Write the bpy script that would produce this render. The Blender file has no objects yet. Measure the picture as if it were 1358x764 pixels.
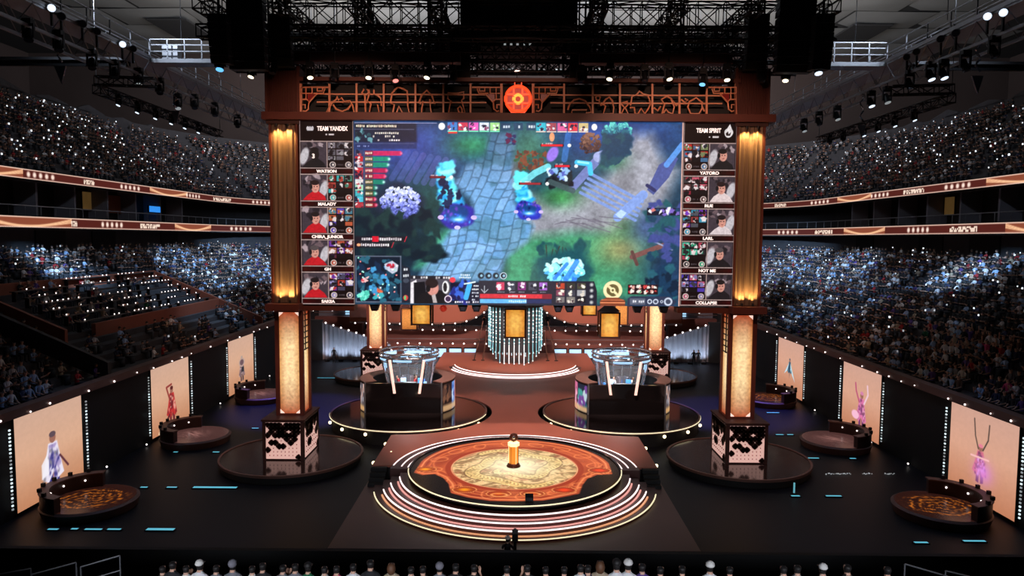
import bpy, math, random
import numpy as np
from mathutils import Vector, Matrix, Euler
PI = math.pi
rnd = random.Random(7)
nrs = np.random.RandomState(11)
SC = bpy.context.scene
COL = SC.collection

# ---------------------------------------------------------------- camera
FPX = 940.0                      # focal length in pixels of the 1358 x 764 frame
CAM = Vector((0, 0, 14.0))       # the photographer stands 14 m above the arena floor
cam_d = bpy.data.cameras.new('camera')
cam_d.sensor_fit = 'HORIZONTAL'
cam_d.sensor_width = 36.0
cam_d.lens = FPX / 1358 * 36.0
cam_d.clip_end = 500
cam_o = bpy.data.objects.new('camera', cam_d)
COL.objects.link(cam_o)
ROT = (Matrix.Rotation(math.radians(0.30), 3, 'Z') @ Matrix.Rotation(math.radians(90 - 4.016), 3, 'X')
       @ Matrix.Rotation(math.radians(0.36), 3, 'Z'))
cam_o.matrix_world = Matrix.Translation(CAM) @ ROT.to_4x4()
SC.camera = cam_o

def at(px, py, X=None, Y=None, Z=None):
    """world point seen at pixel (px, py) of the 1358x764 frame on the plane X=, Y= or Z="""
    d = ROT @ Vector(((px - 679) / FPX, -(py - 382) / FPX, -1))
    if Y is not None: t = (Y - CAM.y) / d.y
    elif Z is not None: t = (Z - CAM.z) / d.z
    else: t = (X - CAM.x) / d.x
    return CAM + d * t

# ---------------------------------------------------------------- world, colour management
w = bpy.data.worlds.new('arena_dark')
SC.world = w
w.use_nodes = True
w.node_tree.nodes['Background'].inputs[0].default_value = (0.55, 0.6, 0.75, 1)
w.node_tree.nodes['Background'].inputs[1].default_value = 0.006
SC.view_settings.view_transform = 'Standard'
SC.view_settings.look = 'None'
SC.view_settings.exposure = 0.0
SC.view_settings.gamma = 1.0
SC.view_settings.use_curve_mapping = False

# ---------------------------------------------------------------- house and stage lights
def spot(name, loc, target, power, col, angle=40, blend=0.6, r=0.3):
    l = bpy.data.lights.new(name, 'SPOT')
    l.energy = power; l.color = col; l.spot_size = math.radians(angle); l.spot_blend = blend; l.shadow_soft_size = r
    o = bpy.data.objects.new(name, l)
    COL.objects.link(o)
    o.location = loc
    o.rotation_euler = (Vector(target) - Vector(loc)).to_track_quat('-Z', 'Y').to_euler()
    return o

def area(name, loc, target, power, col, sx, sy):
    l = bpy.data.lights.new(name, 'AREA')
    l.shape = 'RECTANGLE'; l.size = sx; l.size_y = sy; l.energy = power; l.color = col
    o = bpy.data.objects.new(name, l)
    COL.objects.link(o)
    o.location = loc
    o.rotation_euler = (Vector(target) - Vector(loc)).to_track_quat('-Z', 'Y').to_euler()
    return o

WARM = (1.0, 0.62, 0.40); BLUE = (0.40, 0.66, 1.0); COOL = (0.75, 0.85, 1.0)
# warm wash from the grid on to the deck, the round stage and the back stage
spot('wash_deck', (0, 47, 25), (0, 52, 0.9), 16000, (1.0, 0.60, 0.48), 40)
spot('wash_round_stage', (0, 30, 25), (0, 40, 1), 6500, (1.0, 0.66, 0.46), 25)
spot('wash_front', (0, 26, 24), (0, 33, 0), 450, (1.0, 0.56, 0.52), 40)
spot('fill_deck_front', (0, 36, 20), (0, 45, 0.9), 15000, (1.0, 0.74, 0.68), 50)  # added fill without a fixture, lifts the dark deck front
spot('fill_gate_centre', (0, 25, 25), (0, 43, 22), 3200, (1.0, 0.58, 0.42), 26)  # extra fill added for the dark middle of the frieze
spot('wash_back_stage', (0, 60, 16), (0, 79, 2.5), 15000, (1.0, 0.66, 0.52), 70)
for s in (-1, 1):
    spot('wash_backstage_side', (s * 9, 60, 14), (s * 15, 82, 3), 11000, (1.0, 0.72, 0.68), 60)
    spot('wash_gate', (s * 6, 26, 24), (s * 10, 43, 16), 7500, (1.0, 0.58, 0.42), 56)
    spot('wash_pillar_foot', (s * 8, 33, 20), (s * 14, 43.5, 1), 5500, (1.0, 0.6, 0.48), 26)
    spot('booth_light', (s * 4.5, 47, 19), (s * 8.2, 54.5, 2), 20000, (1.0, 0.74, 0.64), 30)
    spot('floor_blue', (s * 17, 62, 22), (s * 17.5, 57, 0), 34000, (0.20, 0.16, 1.0), 34)
    spot('floor_blue_near', (s * 18, 40, 22), (s * 19, 38, 0), 1800, (0.35, 0.55, 1.0), 60)
    # cool moving lights on the lower stands
    for (y0, tx, ty, tz, p, a) in ((52, 38, 60, 11.5, 40000, 24), (62, 36, 80, 10.5, 52000, 26), (70, 36, 98, 10.5, 80000, 30), (40, 38, 44, 11, 30000, 24), (66, 32, 68, 8, 9000, 50)):
        spot('stand_light', (s * 23, y0, 23), (s * tx, ty, tz), p, BLUE, a, 0.8)
    spot('upper_stand_light', (s * 20, 60, 30), (s * 48, 76, 25), 450, (1.0, 0.9, 0.85), 80, 0.9)
    spot('catwalk_fill', (s * 24.3, 42, 29), (s * 24, 52, 25), 2200, COOL, 120)  # added fill to brighten the steel edges of the catwalk
    spot('wall_light', (s * 22, 100, 20), (s * 34, 139, 46), 13000, (1.0, 0.76, 0.68), 62)
    area('roof_light', (s * 26, 95, 30), (s * 24, 108, 49), 8000, (1.0, 0.97, 0.92), 14, 20)
area('roof_light_centre', (0, 80, 34), (0, 105, 48), 21000, (0.74, 0.82, 1.0), 30, 12)
area('audience_fill', (0, 13.2, 6.6), (0, 19.0, 4.6), 150, (0.85, 0.9, 1.0), 26, 0.6).data.spread = math.radians(40)  # added fill below the view, lights the front audience from behind

# ---------------------------------------------------------------- materials
def lin(c):
    return tuple(x / 12.92 if x <= 0.04045 else ((x + 0.055) / 1.055) ** 2.4 for x in c[:3])
def rgb(r, g, b):
    return lin((r / 255, g / 255, b / 255))

MATS = {}
def mat(name, base, rough=0.6, metal=0.0, emit=None, estr=0.0, noise=0.0, scale=4.0, bump=0.0, spec=0.5, sample=None):
    m = bpy.data.materials.new(name)
    m.use_nodes = True
    nt = m.node_tree; N = nt.nodes; L = nt.links
    b = N['Principled BSDF']
    b.inputs['Base Color'].default_value = (*base, 1)
    b.inputs['Roughness'].default_value = rough
    b.inputs['Metallic'].default_value = metal
    b.inputs['Specular IOR Level'].default_value = spec
    if noise or bump:
        tc = N.new('ShaderNodeTexCoord'); nz = N.new('ShaderNodeTexNoise')
        nz.inputs['Scale'].default_value = scale; nz.inputs['Detail'].default_value = 4
        L.new(tc.outputs['Object'], nz.inputs['Vector'])
        if noise:
            mx = N.new('ShaderNodeMix'); mx.data_type = 'RGBA'
            mx.inputs[6].default_value = (*[c * (1 - noise) for c in base], 1)
            mx.inputs[7].default_value = (*[min(1, c * (1 + noise)) for c in base], 1)
            L.new(nz.outputs['Fac'], mx.inputs[0]); L.new(mx.outputs[2], b.inputs['Base Color'])
        if bump:
            bp = N.new('ShaderNodeBump'); bp.inputs['Strength'].default_value = bump; bp.inputs['Distance'].default_value = 0.05
            L.new(nz.outputs['Fac'], bp.inputs['Height']); L.new(bp.outputs[0], b.inputs['Normal'])
    if emit:
        b.inputs['Emission Color'].default_value = (*emit, 1)
        b.inputs['Emission Strength'].default_value = estr
    if sample: m.cycles.emission_sampling = sample
    MATS[name] = m
    return m

def attr_mat(name, emission=True, strength=1.0, rough=0.5):
    """colours come from the mesh's own point colours: a lit display, or plain coloured cloth"""
    m = bpy.data.materials.new(name)
    m.use_nodes = True
    nt = m.node_tree; b = nt.nodes['Principled BSDF']
    a = nt.nodes.new('ShaderNodeAttribute'); a.attribute_name = 'Col'
    b.inputs['Roughness'].default_value = rough
    if emission:
        b.inputs['Base Color'].default_value = (0.01, 0.01, 0.01, 1)
        b.inputs['Specular IOR Level'].default_value = 0.2
        nt.links.new(a.outputs['Color'], b.inputs['Emission Color'])
        b.inputs['Emission Strength'].default_value = strength
        m.cycles.emission_sampling = 'NONE'
    else:
        nt.links.new(a.outputs['Color'], b.inputs['Base Color'])
    MATS[name] = m
    return m

def lantern_mat(name, mid, end, strength, axis=2, lo=0.0, scale=9.0, across=None):
    """back-lit paper: lamp glow painted into the emission, weaker towards its two ends"""
    m = bpy.data.materials.new(name)
    m.use_nodes = True
    nt = m.node_tree; N = nt.nodes; L = nt.links; b = N['Principled BSDF']
    tc = N.new('ShaderNodeTexCoord'); sp = N.new('ShaderNodeSeparateXYZ')
    L.new(tc.outputs['Generated'], sp.inputs[0])
    r = N.new('ShaderNodeValToRGB')
    e = r.color_ramp.elements
    e[0].position = 0.0; e[0].color = (*end, 1); e[1].position = 1.0; e[1].color = (*end, 1)
    half_ = tuple(.34 * a + .66 * b for a, b in zip(mid, end))
    k = e.new(0.10); k.color = (*half_, 1); k = e.new(0.88); k.color = (*half_, 1)
    k = e.new(0.34 + lo); k.color = (*mid, 1); k = e.new(0.66); k.color = (*mid, 1)
    L.new(sp.outputs[axis], r.inputs[0])
    nz = N.new('ShaderNodeTexNoise'); nz.inputs['Scale'].default_value = scale; nz.inputs['Detail'].default_value = 6
    L.new(tc.outputs['Object'], nz.inputs['Vector'])
    mr = N.new('ShaderNodeMapRange'); mr.inputs[1].default_value = 0.3; mr.inputs[2].default_value = 0.7
    mr.inputs[3].default_value = 0.66 * strength; mr.inputs[4].default_value = 1.2 * strength
    L.new(nz.outputs['Fac'], mr.inputs[0])
    b.inputs['Base Color'].default_value = (*[c * 0.3 for c in mid], 1)
    out = r.outputs[0]
    if across is not None:       # lamp falloff painted in: the panel is more orange towards its two edges
        r2 = N.new('ShaderNodeValToRGB'); q = r2.color_ramp.elements
        q[0].position = 0.0; q[0].color = (.72, .46, .28, 1); q[1].position = 1.0; q[1].color = (.72, .46, .28, 1)
        k = q.new(.32); k.color = (1, 1, 1, 1); k = q.new(.68); k.color = (1, 1, 1, 1)
        L.new(sp.outputs[across], r2.inputs[0])
        mm = N.new('ShaderNodeMix'); mm.data_type = 'RGBA'; mm.blend_type = 'MULTIPLY'; mm.inputs[0].default_value = 1
        L.new(r.outputs[0], mm.inputs[6]); L.new(r2.outputs[0], mm.inputs[7]); out = mm.outputs[2]
    L.new(out, b.inputs['Emission Color']); L.new(mr.outputs[0], b.inputs['Emission Strength'])
    MATS[name] = m
    return m

mat('concrete', rgb(66, 63, 66), 0.85, noise=0.25, scale=1.5)
mat('black_wall', rgb(22, 21, 22), 0.75, noise=0.3, scale=2)
mat('black_metal', rgb(20, 20, 24), 0.55, 0.3, noise=0.2, scale=3)
mat('truss_black', rgb(16, 16, 20), 0.6, 0.2, noise=0.2, scale=3)
mat('truss_alu', rgb(150, 152, 158), 0.4, 0.7, noise=0.15, scale=3)
mat('grey_steel', rgb(130, 132, 138), 0.45, 0.5, noise=0.15, scale=5)
mat('chrome', rgb(215, 220, 230), 0.18, 0.95, noise=0.05, scale=5)
mat('ceiling_cloth', rgb(150, 148, 145), 0.9, noise=0.12, scale=0.25, bump=0.2)
mat('seam_dark', rgb(60, 58, 58), 0.9, noise=0.1)
mat('end_wall', rgb(84, 70, 66), 0.9, noise=0.25, scale=0.12)
mat('rail_brown', rgb(104, 72, 63), 0.6, noise=0.2, scale=1.2)
mat('gate_wood', rgb(94, 43, 31), 0.55, noise=0.22, scale=1.4, bump=0.15)
mat('gate_wood_dark', rgb(60, 32, 26), 0.55, noise=0.25, scale=1.4, bump=0.15)
mat('fret_wood', rgb(222, 146, 110), 0.5, noise=0.12, scale=3)
mat('red_heart', rgb(140, 22, 18), 0.4, noise=0.2, scale=3)
mat('box_wood', rgb(140, 74, 52), 0.7, noise=0.2, scale=0.8)
mat('stage_deck_paint', rgb(172, 98, 78), 0.5, noise=0.10, scale=0.6)
mat('stage_mat', rgb(96, 62, 58), 0.45, noise=0.12, scale=0.4)
mat('step_paint', rgb(84, 46, 44), 0.35, noise=0.12, scale=0.8)
mat('gloss_black', rgb(24, 20, 21), 0.08, noise=0.3, scale=0.5)
mat('gloss_brown', rgb(38, 27, 25), 0.12, noise=0.35, scale=0.35)
mat('floor_black', rgb(20, 20, 27), 0.5, noise=0.45, scale=0.12, bump=0.05, spec=0.22)
mat('curtain', rgb(112, 88, 70), 0.8, noise=0.14, scale=1.2)
mat('drape_grey', rgb(150, 140, 142), 0.85, noise=0.12, scale=1.0)
mat('steel_grey_panel', rgb(70, 72, 78), 0.5, noise=0.2)
mat('plaster_grey', rgb(120, 118, 128), 0.8, noise=0.15, scale=0.5)
mat('soffit_brown', rgb(160, 92, 72), 0.6, noise=0.1, scale=0.4)
mat('fascia_brown', rgb(120, 70, 62), 0.6, noise=0.15, scale=0.7)
mat('led_white', (0.9, 0.8, 0.78), 0.4, emit=(1.0, 0.80, 0.78), estr=1.5)
mat('reflection_pink', (0.8, 0.5, 0.48), 0.4, emit=rgb(232, 150, 140), estr=0.8)
mat('led_cream', (0.9, 0.85, 0.6), 0.4, emit=(1.0, 0.88, 0.55), estr=1.0)
mat('reflection_orange', (0.9, 0.6, 0.4), 0.4, emit=rgb(214, 140, 96), estr=0.9)
mat('led_cyan', (0.2, 0.6, 0.7), 0.4, emit=(0.10, 0.46, 0.60), estr=0.9, sample='NONE')
mat('led_teal', (0.3, 0.7, 0.75), 0.4, emit=(0.13, 0.42, 0.50), estr=0.8)
mat('led_blue_panel', (0.3, 0.5, 0.7), 0.4, emit=(0.34, 0.58, 0.80), estr=1.3, noise=0.2)
mat('bulb_white', (1, 1, 1), 0.4, emit=(1.0, 0.88, 0.84), estr=2.2, sample='NONE')
mat('bulb_warm', (1, 1, 1), 0.4, emit=(1.0, 0.80, 0.48), estr=2.6, sample='NONE')
mat('bulb_cool', (1, 1, 1), 0.4, emit=(0.72, 0.90, 0.95), estr=1.1, sample='NONE')
mat('bulb_dim', (1, 1, 1), 0.4, emit=(0.55, 0.62, 0.64), estr=0.4, sample='NONE')
mat('phone_glow', (1, 1, 1), 0.4, emit=(0.86, 0.92, 1.0), estr=1.3, sample='NONE')
mat('phone_dim', (1, 1, 1), 0.4, emit=(0.6, 0.68, 0.8), estr=0.45, sample='NONE')
mat('lens_warm', (1, 1, 1), 0.3, emit=(1.0, 0.86, 0.6), estr=2.2)
mat('lens_cool', (1, 1, 1), 0.3, emit=(0.72, 0.84, 1.0), estr=1.4)
mat('lens_blue', (0.4, 0.7, 1), 0.3, emit=(0.10, 0.42, 0.80), estr=1.6)
mat('lens_red', (1, 0.4, 0.4), 0.3, emit=(1.0, 0.25, 0.22), estr=1.5)
mat('lens_dark', rgb(50, 56, 70), 0.1, 0.2, noise=0.1)
mat('coin_red', (0.8, 0.1, 0.03), 0.4, emit=(1.0, 0.075, 0.018), estr=1.05, noise=0.15, scale=2)
mat('coin_yellow', (0.9, 0.5, 0.1), 0.4, emit=(1.0, 0.42, 0.06), estr=1.3)
mat('coin_deep', (0.3, 0.02, 0.01), 0.4, emit=(0.24, 0.012, 0.006), estr=1.0, noise=0.2)
mat('pink_panel', (0.8, 0.6, 0.55), 0.4, emit=rgb(250, 196, 184), estr=0.62, noise=0.1, scale=3)
mat('corner_light', (0.9, 0.7, 0.65), 0.4, emit=(1.0, 0.66, 0.56), estr=1.1)
mat('post_light', (0.9, 0.7, 0.65), 0.4, emit=rgb(250, 200, 182), estr=0.9)
mat('window_amber', (0.6, 0.4, 0.1), 0.5, emit=rgb(110, 84, 46), estr=0.3, noise=0.3, scale=0.8)
mat('screen_blue', (0.1, 0.3, 0.7), 0.3, emit=rgb(40, 140, 235), estr=1.0)
mat('seat_dark', rgb(44, 44, 54), 0.7, noise=0.2)
mat('table_dark', rgb(36, 32, 34), 0.5, noise=0.2)
mat('trophy_amber', (0.25, 0.09, 0.015), 0.4, emit=(1.0, 0.27, 0.018), estr=0.9, noise=0.2, scale=3)
mat('trophy_cream', (0.9, 0.8, 0.5), 0.3, emit=(1.0, 0.78, 0.40), estr=1.1)
mat('trophy_dark', rgb(90, 48, 36), 0.3, 0.5, noise=0.3, scale=6)
mat('letters', (1, 0.9, 0.88), 0.5, emit=(1.0, 0.84, 0.80), estr=1.0, sample='NONE')
mat('skin', rgb(205, 158, 134), 0.55, noise=0.08, scale=12)
mat('hair_black', rgb(26, 22, 22), 0.6, noise=0.3, scale=30)
mat('hair_brown', rgb(96, 62, 40), 0.6, noise=0.3, scale=30)
mat('trousers', rgb(34, 36, 46), 0.8, noise=0.2, scale=8)
mat('shoe', rgb(40, 38, 38), 0.6, noise=0.2)
mat('white_cap', rgb(225, 222, 218), 0.7, noise=0.06, scale=8)
mat('glass', (0.8, 0.9, 1.0), 0.03)
MATS['glass'].node_tree.nodes['Principled BSDF'].inputs['Transmission Weight'].default_value = 0.95
MATS['glass'].node_tree.nodes['Principled BSDF'].inputs['IOR'].default_value = 1.05
attr_mat('screen_display', True, 1.0)
attr_mat('ribbon_display', True, 1.0)
attr_mat('floor_display', True, 1.0, 0.25)
attr_mat('crowd_cloth', False, rough=0.8)
lantern_mat('column_paper', rgb(255, 222, 166), rgb(170, 66, 36), 1.0, scale=7, across=0)
lantern_mat('column_paper_side', rgb(255, 222, 166), rgb(170, 66, 36), .95, scale=7, across=1)
lantern_mat('hanging_paper', rgb(255, 196, 96), rgb(236, 160, 60), 0.92, scale=4, across=0)
lantern_mat('hanging_paper_dim', rgb(226, 150, 72), rgb(190, 110, 44), 0.7)
def shirt_mat():
    m = bpy.data.materials.new('shirt')
    m.use_nodes = True
    nt = m.node_tree; b = nt.nodes['Principled BSDF']; oi = nt.nodes.new('ShaderNodeObjectInfo')
    nz = nt.nodes.new('ShaderNodeTexNoise'); nz.inputs['Scale'].default_value = 9
    mx = nt.nodes.new('ShaderNodeMix'); mx.data_type = 'RGBA'; mx.blend_type = 'MULTIPLY'; mx.inputs[0].default_value = 0.3
    nt.links.new(oi.outputs['Color'], mx.inputs[6]); nt.links.new(nz.outputs['Color'], mx.inputs[7])
    nt.links.new(mx.outputs[2], b.inputs['Base Color']); b.inputs['Roughness'].default_value = 0.85
    MATS['shirt'] = m
shirt_mat()

# ---------------------------------------------------------------- mesh helpers
ORIG = {}
def tag(o, label=None, cat=None, group=None, kind=None):
    if label: o['label'] = label
    if cat: o['category'] = cat
    if group: o['group'] = group
    if kind: o['kind'] = kind
    return o

def thing(name, label, cat, loc=(0, 0, 0), group=None):
    o = bpy.data.objects.new(name, None)
    COL.objects.link(o)
    o.location = loc; o.empty_display_size = 0.3
    ORIG[o.name] = Vector(loc)
    return tag(o, label, cat, group)

def link_mesh(name, me, parent=None):
    o = bpy.data.objects.new(name, me)
    COL.objects.link(o)
    if parent: o.parent = parent
    return o

def origin_of(p):
    return ORIG.get(p.name, Vector((0, 0, 0))) if p else Vector((0, 0, 0))

class MB:
    def __init__(s): s.v = []; s.f = []; s.mi = []
    def add(s, vs, fs, m=0):
        n = len(s.v)
        s.v += [tuple(v) for v in vs]
        s.f += [tuple(i + n for i in f) for f in fs]
        s.mi += [m] * len(fs)
        return s
    def box(s, x0, x1, y0, y1, z0, z1, m=0):
        vs = [(x, y, z) for z in (z0, z1) for y in (y0, y1) for x in (x0, x1)]
        return s.add(vs, [(0, 2, 3, 1), (4, 5, 7, 6), (0, 1, 5, 4), (2, 6, 7, 3), (0, 4, 6, 2), (1, 3, 7, 5)], m)
    def obox(s, c, a, b, d, m=0):
        c, a, b, d = Vector(c), Vector(a), Vector(b), Vector(d)
        vs = [c + i * a + j * b + k * d for k in (-1, 1) for j in (-1, 1) for i in (-1, 1)]
        return s.add(vs, [(0, 2, 3, 1), (4, 5, 7, 6), (0, 1, 5, 4), (2, 6, 7, 3), (0, 4, 6, 2), (1, 3, 7, 5)], m)
    def tube(s, p0, p1, r, n=6, m=0, r2=None):
        p0, p1 = Vector(p0), Vector(p1)
        d = p1 - p0
        if d.length < 1e-6: return s
        q = d.to_track_quat('Z', 'Y').to_matrix()
        r2 = r if r2 is None else r2
        vs = [p0 + q @ Vector((r * math.cos(2 * PI * i / n), r * math.sin(2 * PI * i / n), 0)) for i in range(n)]
        vs += [p1 + q @ Vector((r2 * math.cos(2 * PI * i / n), r2 * math.sin(2 * PI * i / n), 0)) for i in range(n)]
        fs = [(i, (i + 1) % n, n + (i + 1) % n, n + i) for i in range(n)]
        fs += [tuple(range(n - 1, -1, -1)), tuple(range(n, 2 * n))]
        return s.add(vs, fs, m)
    def path(s, pts, r, n=5, m=0, closed=False):
        pts = [Vector(p) for p in pts]
        k = len(pts); vs = []; fs = []
        for i, p in enumerate(pts):
            a = pts[(i - 1) % k] if closed or i > 0 else p
            b = pts[(i + 1) % k] if closed or i < k - 1 else p
            d = (b - a).normalized()
            up = Vector((0, 0, 1)) if abs(d.z) < 0.95 else Vector((0, 1, 0))
            x = d.cross(up).normalized(); y = x.cross(d).normalized()
            vs += [p + r * (math.cos(2 * PI * j / n) * x + math.sin(2 * PI * j / n) * y) for j in range(n)]
        for i in range(k if closed else k - 1):
            i2 = (i + 1) % k
            fs += [(i * n + j, i2 * n + j, i2 * n + (j + 1) % n, i * n + (j + 1) % n) for j in range(n)]
        if not closed: fs += [tuple(range(n)), tuple(range((k - 1) * n + n - 1, (k - 1) * n - 1, -1))]
        return s.add(vs, fs, m)
    def lathe(s, prof, n=32, c=(0, 0, 0), m=0, a0=0.0, a1=2 * PI, closed=False):
        full = abs(a1 - a0 - 2 * PI) < 1e-6
        k = n if full else n + 1
        vs = []; fs = []; P = len(prof)
        for i in range(k):
            a = a0 + (a1 - a0) * i / n
            vs += [(c[0] + r * math.cos(a), c[1] + r * math.sin(a), c[2] + z) for r, z in prof]
        for i in range(n):
            i2 = (i + 1) % k
            for j in range(P if closed else P - 1):
                j2 = (j + 1) % P
                fs.append((i * P + j, i2 * P + j, i2 * P + j2, i * P + j2))
        if closed and not full: fs += [tuple(range(P)), tuple(range(n * P + P - 1, n * P - 1, -1))]
        return s.add(vs, fs, m)
    def prism(s, poly, depth, m=0):
        d = Vector(depth); n = len(poly)
        vs = [Vector(p) for p in poly] + [Vector(p) + d for p in poly]
        fs = [tuple(range(n)), tuple(range(2 * n - 1, n - 1, -1))]
        fs += [(i, n + i, n + (i + 1) % n, (i + 1) % n) for i in range(n)]
        return s.add(vs, fs, m)
    def ball(s, c, r, n=8, k=5, m=0, sz=1.0):
        vs = [(c[0], c[1], c[2] - r * sz)]; fs = []
        for j in range(1, k):
            t = -PI / 2 + PI * j / k
            vs += [(c[0] + r * math.cos(t) * math.cos(2 * PI * i / n), c[1] + r * math.cos(t) * math.sin(2 * PI * i / n), c[2] + r * sz * math.sin(t)) for i in range(n)]
        vs.append((c[0], c[1], c[2] + r * sz)); T = len(vs) - 1
        fs += [(0, 1 + (i + 1) % n, 1 + i) for i in range(n)]
        for j in range(k - 2):
            a = 1 + j * n; b = a + n
            fs += [(a + i, a + (i + 1) % n, b + (i + 1) % n, b + i) for i in range(n)]
        a = 1 + (k - 2) * n
        fs += [(a + i, a + (i + 1) % n, T) for i in range(n)]
        return s.add(vs, fs, m)
    def mesh(s, name, mats, off=(0, 0, 0), smooth=False):
        me = bpy.data.meshes.new(name)
        o = Vector(off)
        me.from_pydata([(v[0] - o.x, v[1] - o.y, v[2] - o.z) for v in s.v], [], s.f)
        for m in ([mats] if isinstance(mats, str) else mats): me.materials.append(MATS[m])
        me.polygons.foreach_set('material_index', s.mi)
        if smooth: me.polygons.foreach_set('use_smooth', [True] * len(s.f))
        me.update()
        return me
    def build(s, name, mats, parent=None, smooth=False, label=None, cat=None, group=None, kind=None):
        root = parent
        while root is not None and root.parent is not None: root = root.parent
        o = link_mesh(name, s.mesh(name, mats, origin_of(root), smooth), parent)
        return tag(o, label, cat, group, kind)

def copy_tree(o, loc=None, parent=None):
    c = o.copy(); COL.objects.link(c)
    if parent is not None: c.parent = parent
    if loc is not None: c.location = loc; ORIG[c.name] = Vector(loc)
    for ch in list(o.children): copy_tree(ch, None, c)
    return c

def grid_mesh(name, pos, colr, material, parent=None, off=None):
    """pos (h,w,3) world points, colr (h,w,3) sRGB 0..1: a display whose pixels are mesh points"""
    h, wd = pos.shape[:2]
    root = parent
    while root is not None and root.parent is not None: root = root.parent
    o = origin_of(root)
    me = bpy.data.meshes.new(name)
    p = (pos - np.array(o)).reshape(-1, 3).astype(np.float32)
    me.vertices.add(h * wd); me.vertices.foreach_set('co', p.ravel())
    i = np.arange(h * wd).reshape(h, wd)
    q = np.stack([i[1:, :-1], i[1:, 1:], i[:-1, 1:], i[:-1, :-1]], -1).reshape(-1, 4).astype(np.int32)
    me.loops.add(q.size); me.loops.foreach_set('vertex_index', q.ravel())
    me.polygons.add(len(q)); me.polygons.foreach_set('loop_start', np.arange(0, q.size, 4, dtype=np.int32))
    me.update(calc_edges=True)
    a = me.color_attributes.new('Col', 'FLOAT_COLOR', 'POINT')
    c = np.clip(colr.reshape(-1, 3), 0, 1)
    c = np.where(c <= 0.04045, c / 12.92, ((c + 0.055) / 1.055) ** 2.4)
    a.data.foreach_set('color', np.concatenate([c, np.ones((len(c), 1))], 1).astype(np.float32).ravel())
    me.materials.append(MATS[material])
    return link_mesh(name, me, parent)

def plane_grid(o, u, v, h, wd):
    """points from corner o (top left) along u (right) and v (down)"""
    a = np.linspace(0, 1, wd)[None, :, None]; b = np.linspace(0, 1, h)[:, None, None]
    return np.array(o)[None, None] + a * np.array(u) + b * np.array(v)
# ================================================================ ARENA SHELL
def structure(name, mb, mats, parent=None, smooth=False):
    return mb.build(name, mats, parent, smooth, kind='structure')

structure('floor', MB().box(-24.8, 24.8, 14, 141, -0.3, 0.0), 'floor_black')
structure('wall_back', MB().box(-96, 96, 140, 141, -0.3, 60), 'end_wall')
for s, nm in ((-1, 'left'), (1, 'right')):
    structure('wall_' + nm, MB().box(min(s * 95, s * 96), max(s * 95, s * 96), 14, 141, 10, 60), 'end_wall')
    structure('wall_arena_' + nm, MB().box(min(s * 24.8, s * 25.1), max(s * 24.8, s * 25.1), 15, 90, 0, 5.0), 'black_wall')

# roof lining: sagging cloth panels side by side under a dark slab
roof = structure('ceiling', MB().box(-96, 96, 60, 141, 49.3, 49.8), 'seam_dark')
PW, PD = 13.0, 9.0
pm = MB()
K = 4
pm.add([(PW * 0.488 * (2 * i / K - 1), PD * 0.488 * (2 * j / K - 1), -0.5 * (1 - (2 * i / K - 1) ** 2) * (1 - (2 * j / K - 1) ** 2)) for j in range(K + 1) for i in range(K + 1)],
       [(j * (K + 1) + i, (j + 1) * (K + 1) + i, (j + 1) * (K + 1) + i + 1, j * (K + 1) + i + 1) for j in range(K) for i in range(K)])
panel_me = pm.mesh('panel', 'ceiling_cloth', smooth=True)
for j in range(7):
    for i in range(-6, 6):
        o = link_mesh('panel', panel_me, roof)
        o.location = ((i + 0.5) * PW + (PW / 2 if j % 2 else 0), 76 + (j + 0.5) * PD, 49.2)
        o.rotation_euler = (rnd.uniform(-.02, .02), rnd.uniform(-.02, .02), 0)
# hatches in the roof lining
for s in (-1, 1):
    c = at(240 if s < 0 else 1138, 38 if s < 0 else 45, Z=48.3)
    tag(structure('ceiling_hatch', MB().obox(c, (3.2, 0, 0), (0, 5.0, 0), (0, 0, .12)), 'seam_dark'), None)

# ---------------------------------------------------------------- stands
SB = 95.0      # the long sides run straight to here, then curve inwards
def st(side, s, r, xf):
    if s <= SB: return side * (xf + r), s
    R = xf - 16 + r; th = (s - SB) / 24.0
    return side * (16 + R * math.cos(th)), SB + R * math.sin(th)

LOW = dict(xf=25.1, z0=4.7, d=0.9, h=0.42, n=19)
UPP = dict(xf=41.4, z0=19.5, d=0.88, h=0.60, n=17)
def path_s(s0, s1):
    return [s0, SB] + [SB + (s1 - SB) * i / 8 for i in range(1, 9)]
def stand(name, side, P, s0, s1, matname):
    prof = []
    for i in range(P['n']):
        prof += [(P['d'] * i, P['z0'] + P['h'] * i), (P['d'] * (i + 1), P['z0'] + P['h'] * i)]
    prof += [(P['d'] * P['n'], P['z0'] - 1.0 + P['h'] * P['n'] * 0.5), (0, P['z0'] - 1.0)]
    ss = path_s(s0, s1); m = MB(); n = len(prof); vs = []
    for s_ in ss:
        for r, z in prof:
            x, y = st(side, s_, r, P['xf']); vs.append((x, y, z))
    fs = []
    for i in range(len(ss) - 1):
        for j in range(n):
            j2 = (j + 1) % n
            q = (i * n + j, i * n + j2, (i + 1) * n + j2, (i + 1) * n + j)
            fs.append(q if side > 0 else q[::-1])
    m.add(vs, fs)
    return structure(name, m, matname)
for s in (-1, 1):
    stand('lower_stand', s, LOW, 26, 122, 'concrete')
    stand('upper_stand', s, UPP, 44, 126, 'concrete')

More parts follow.
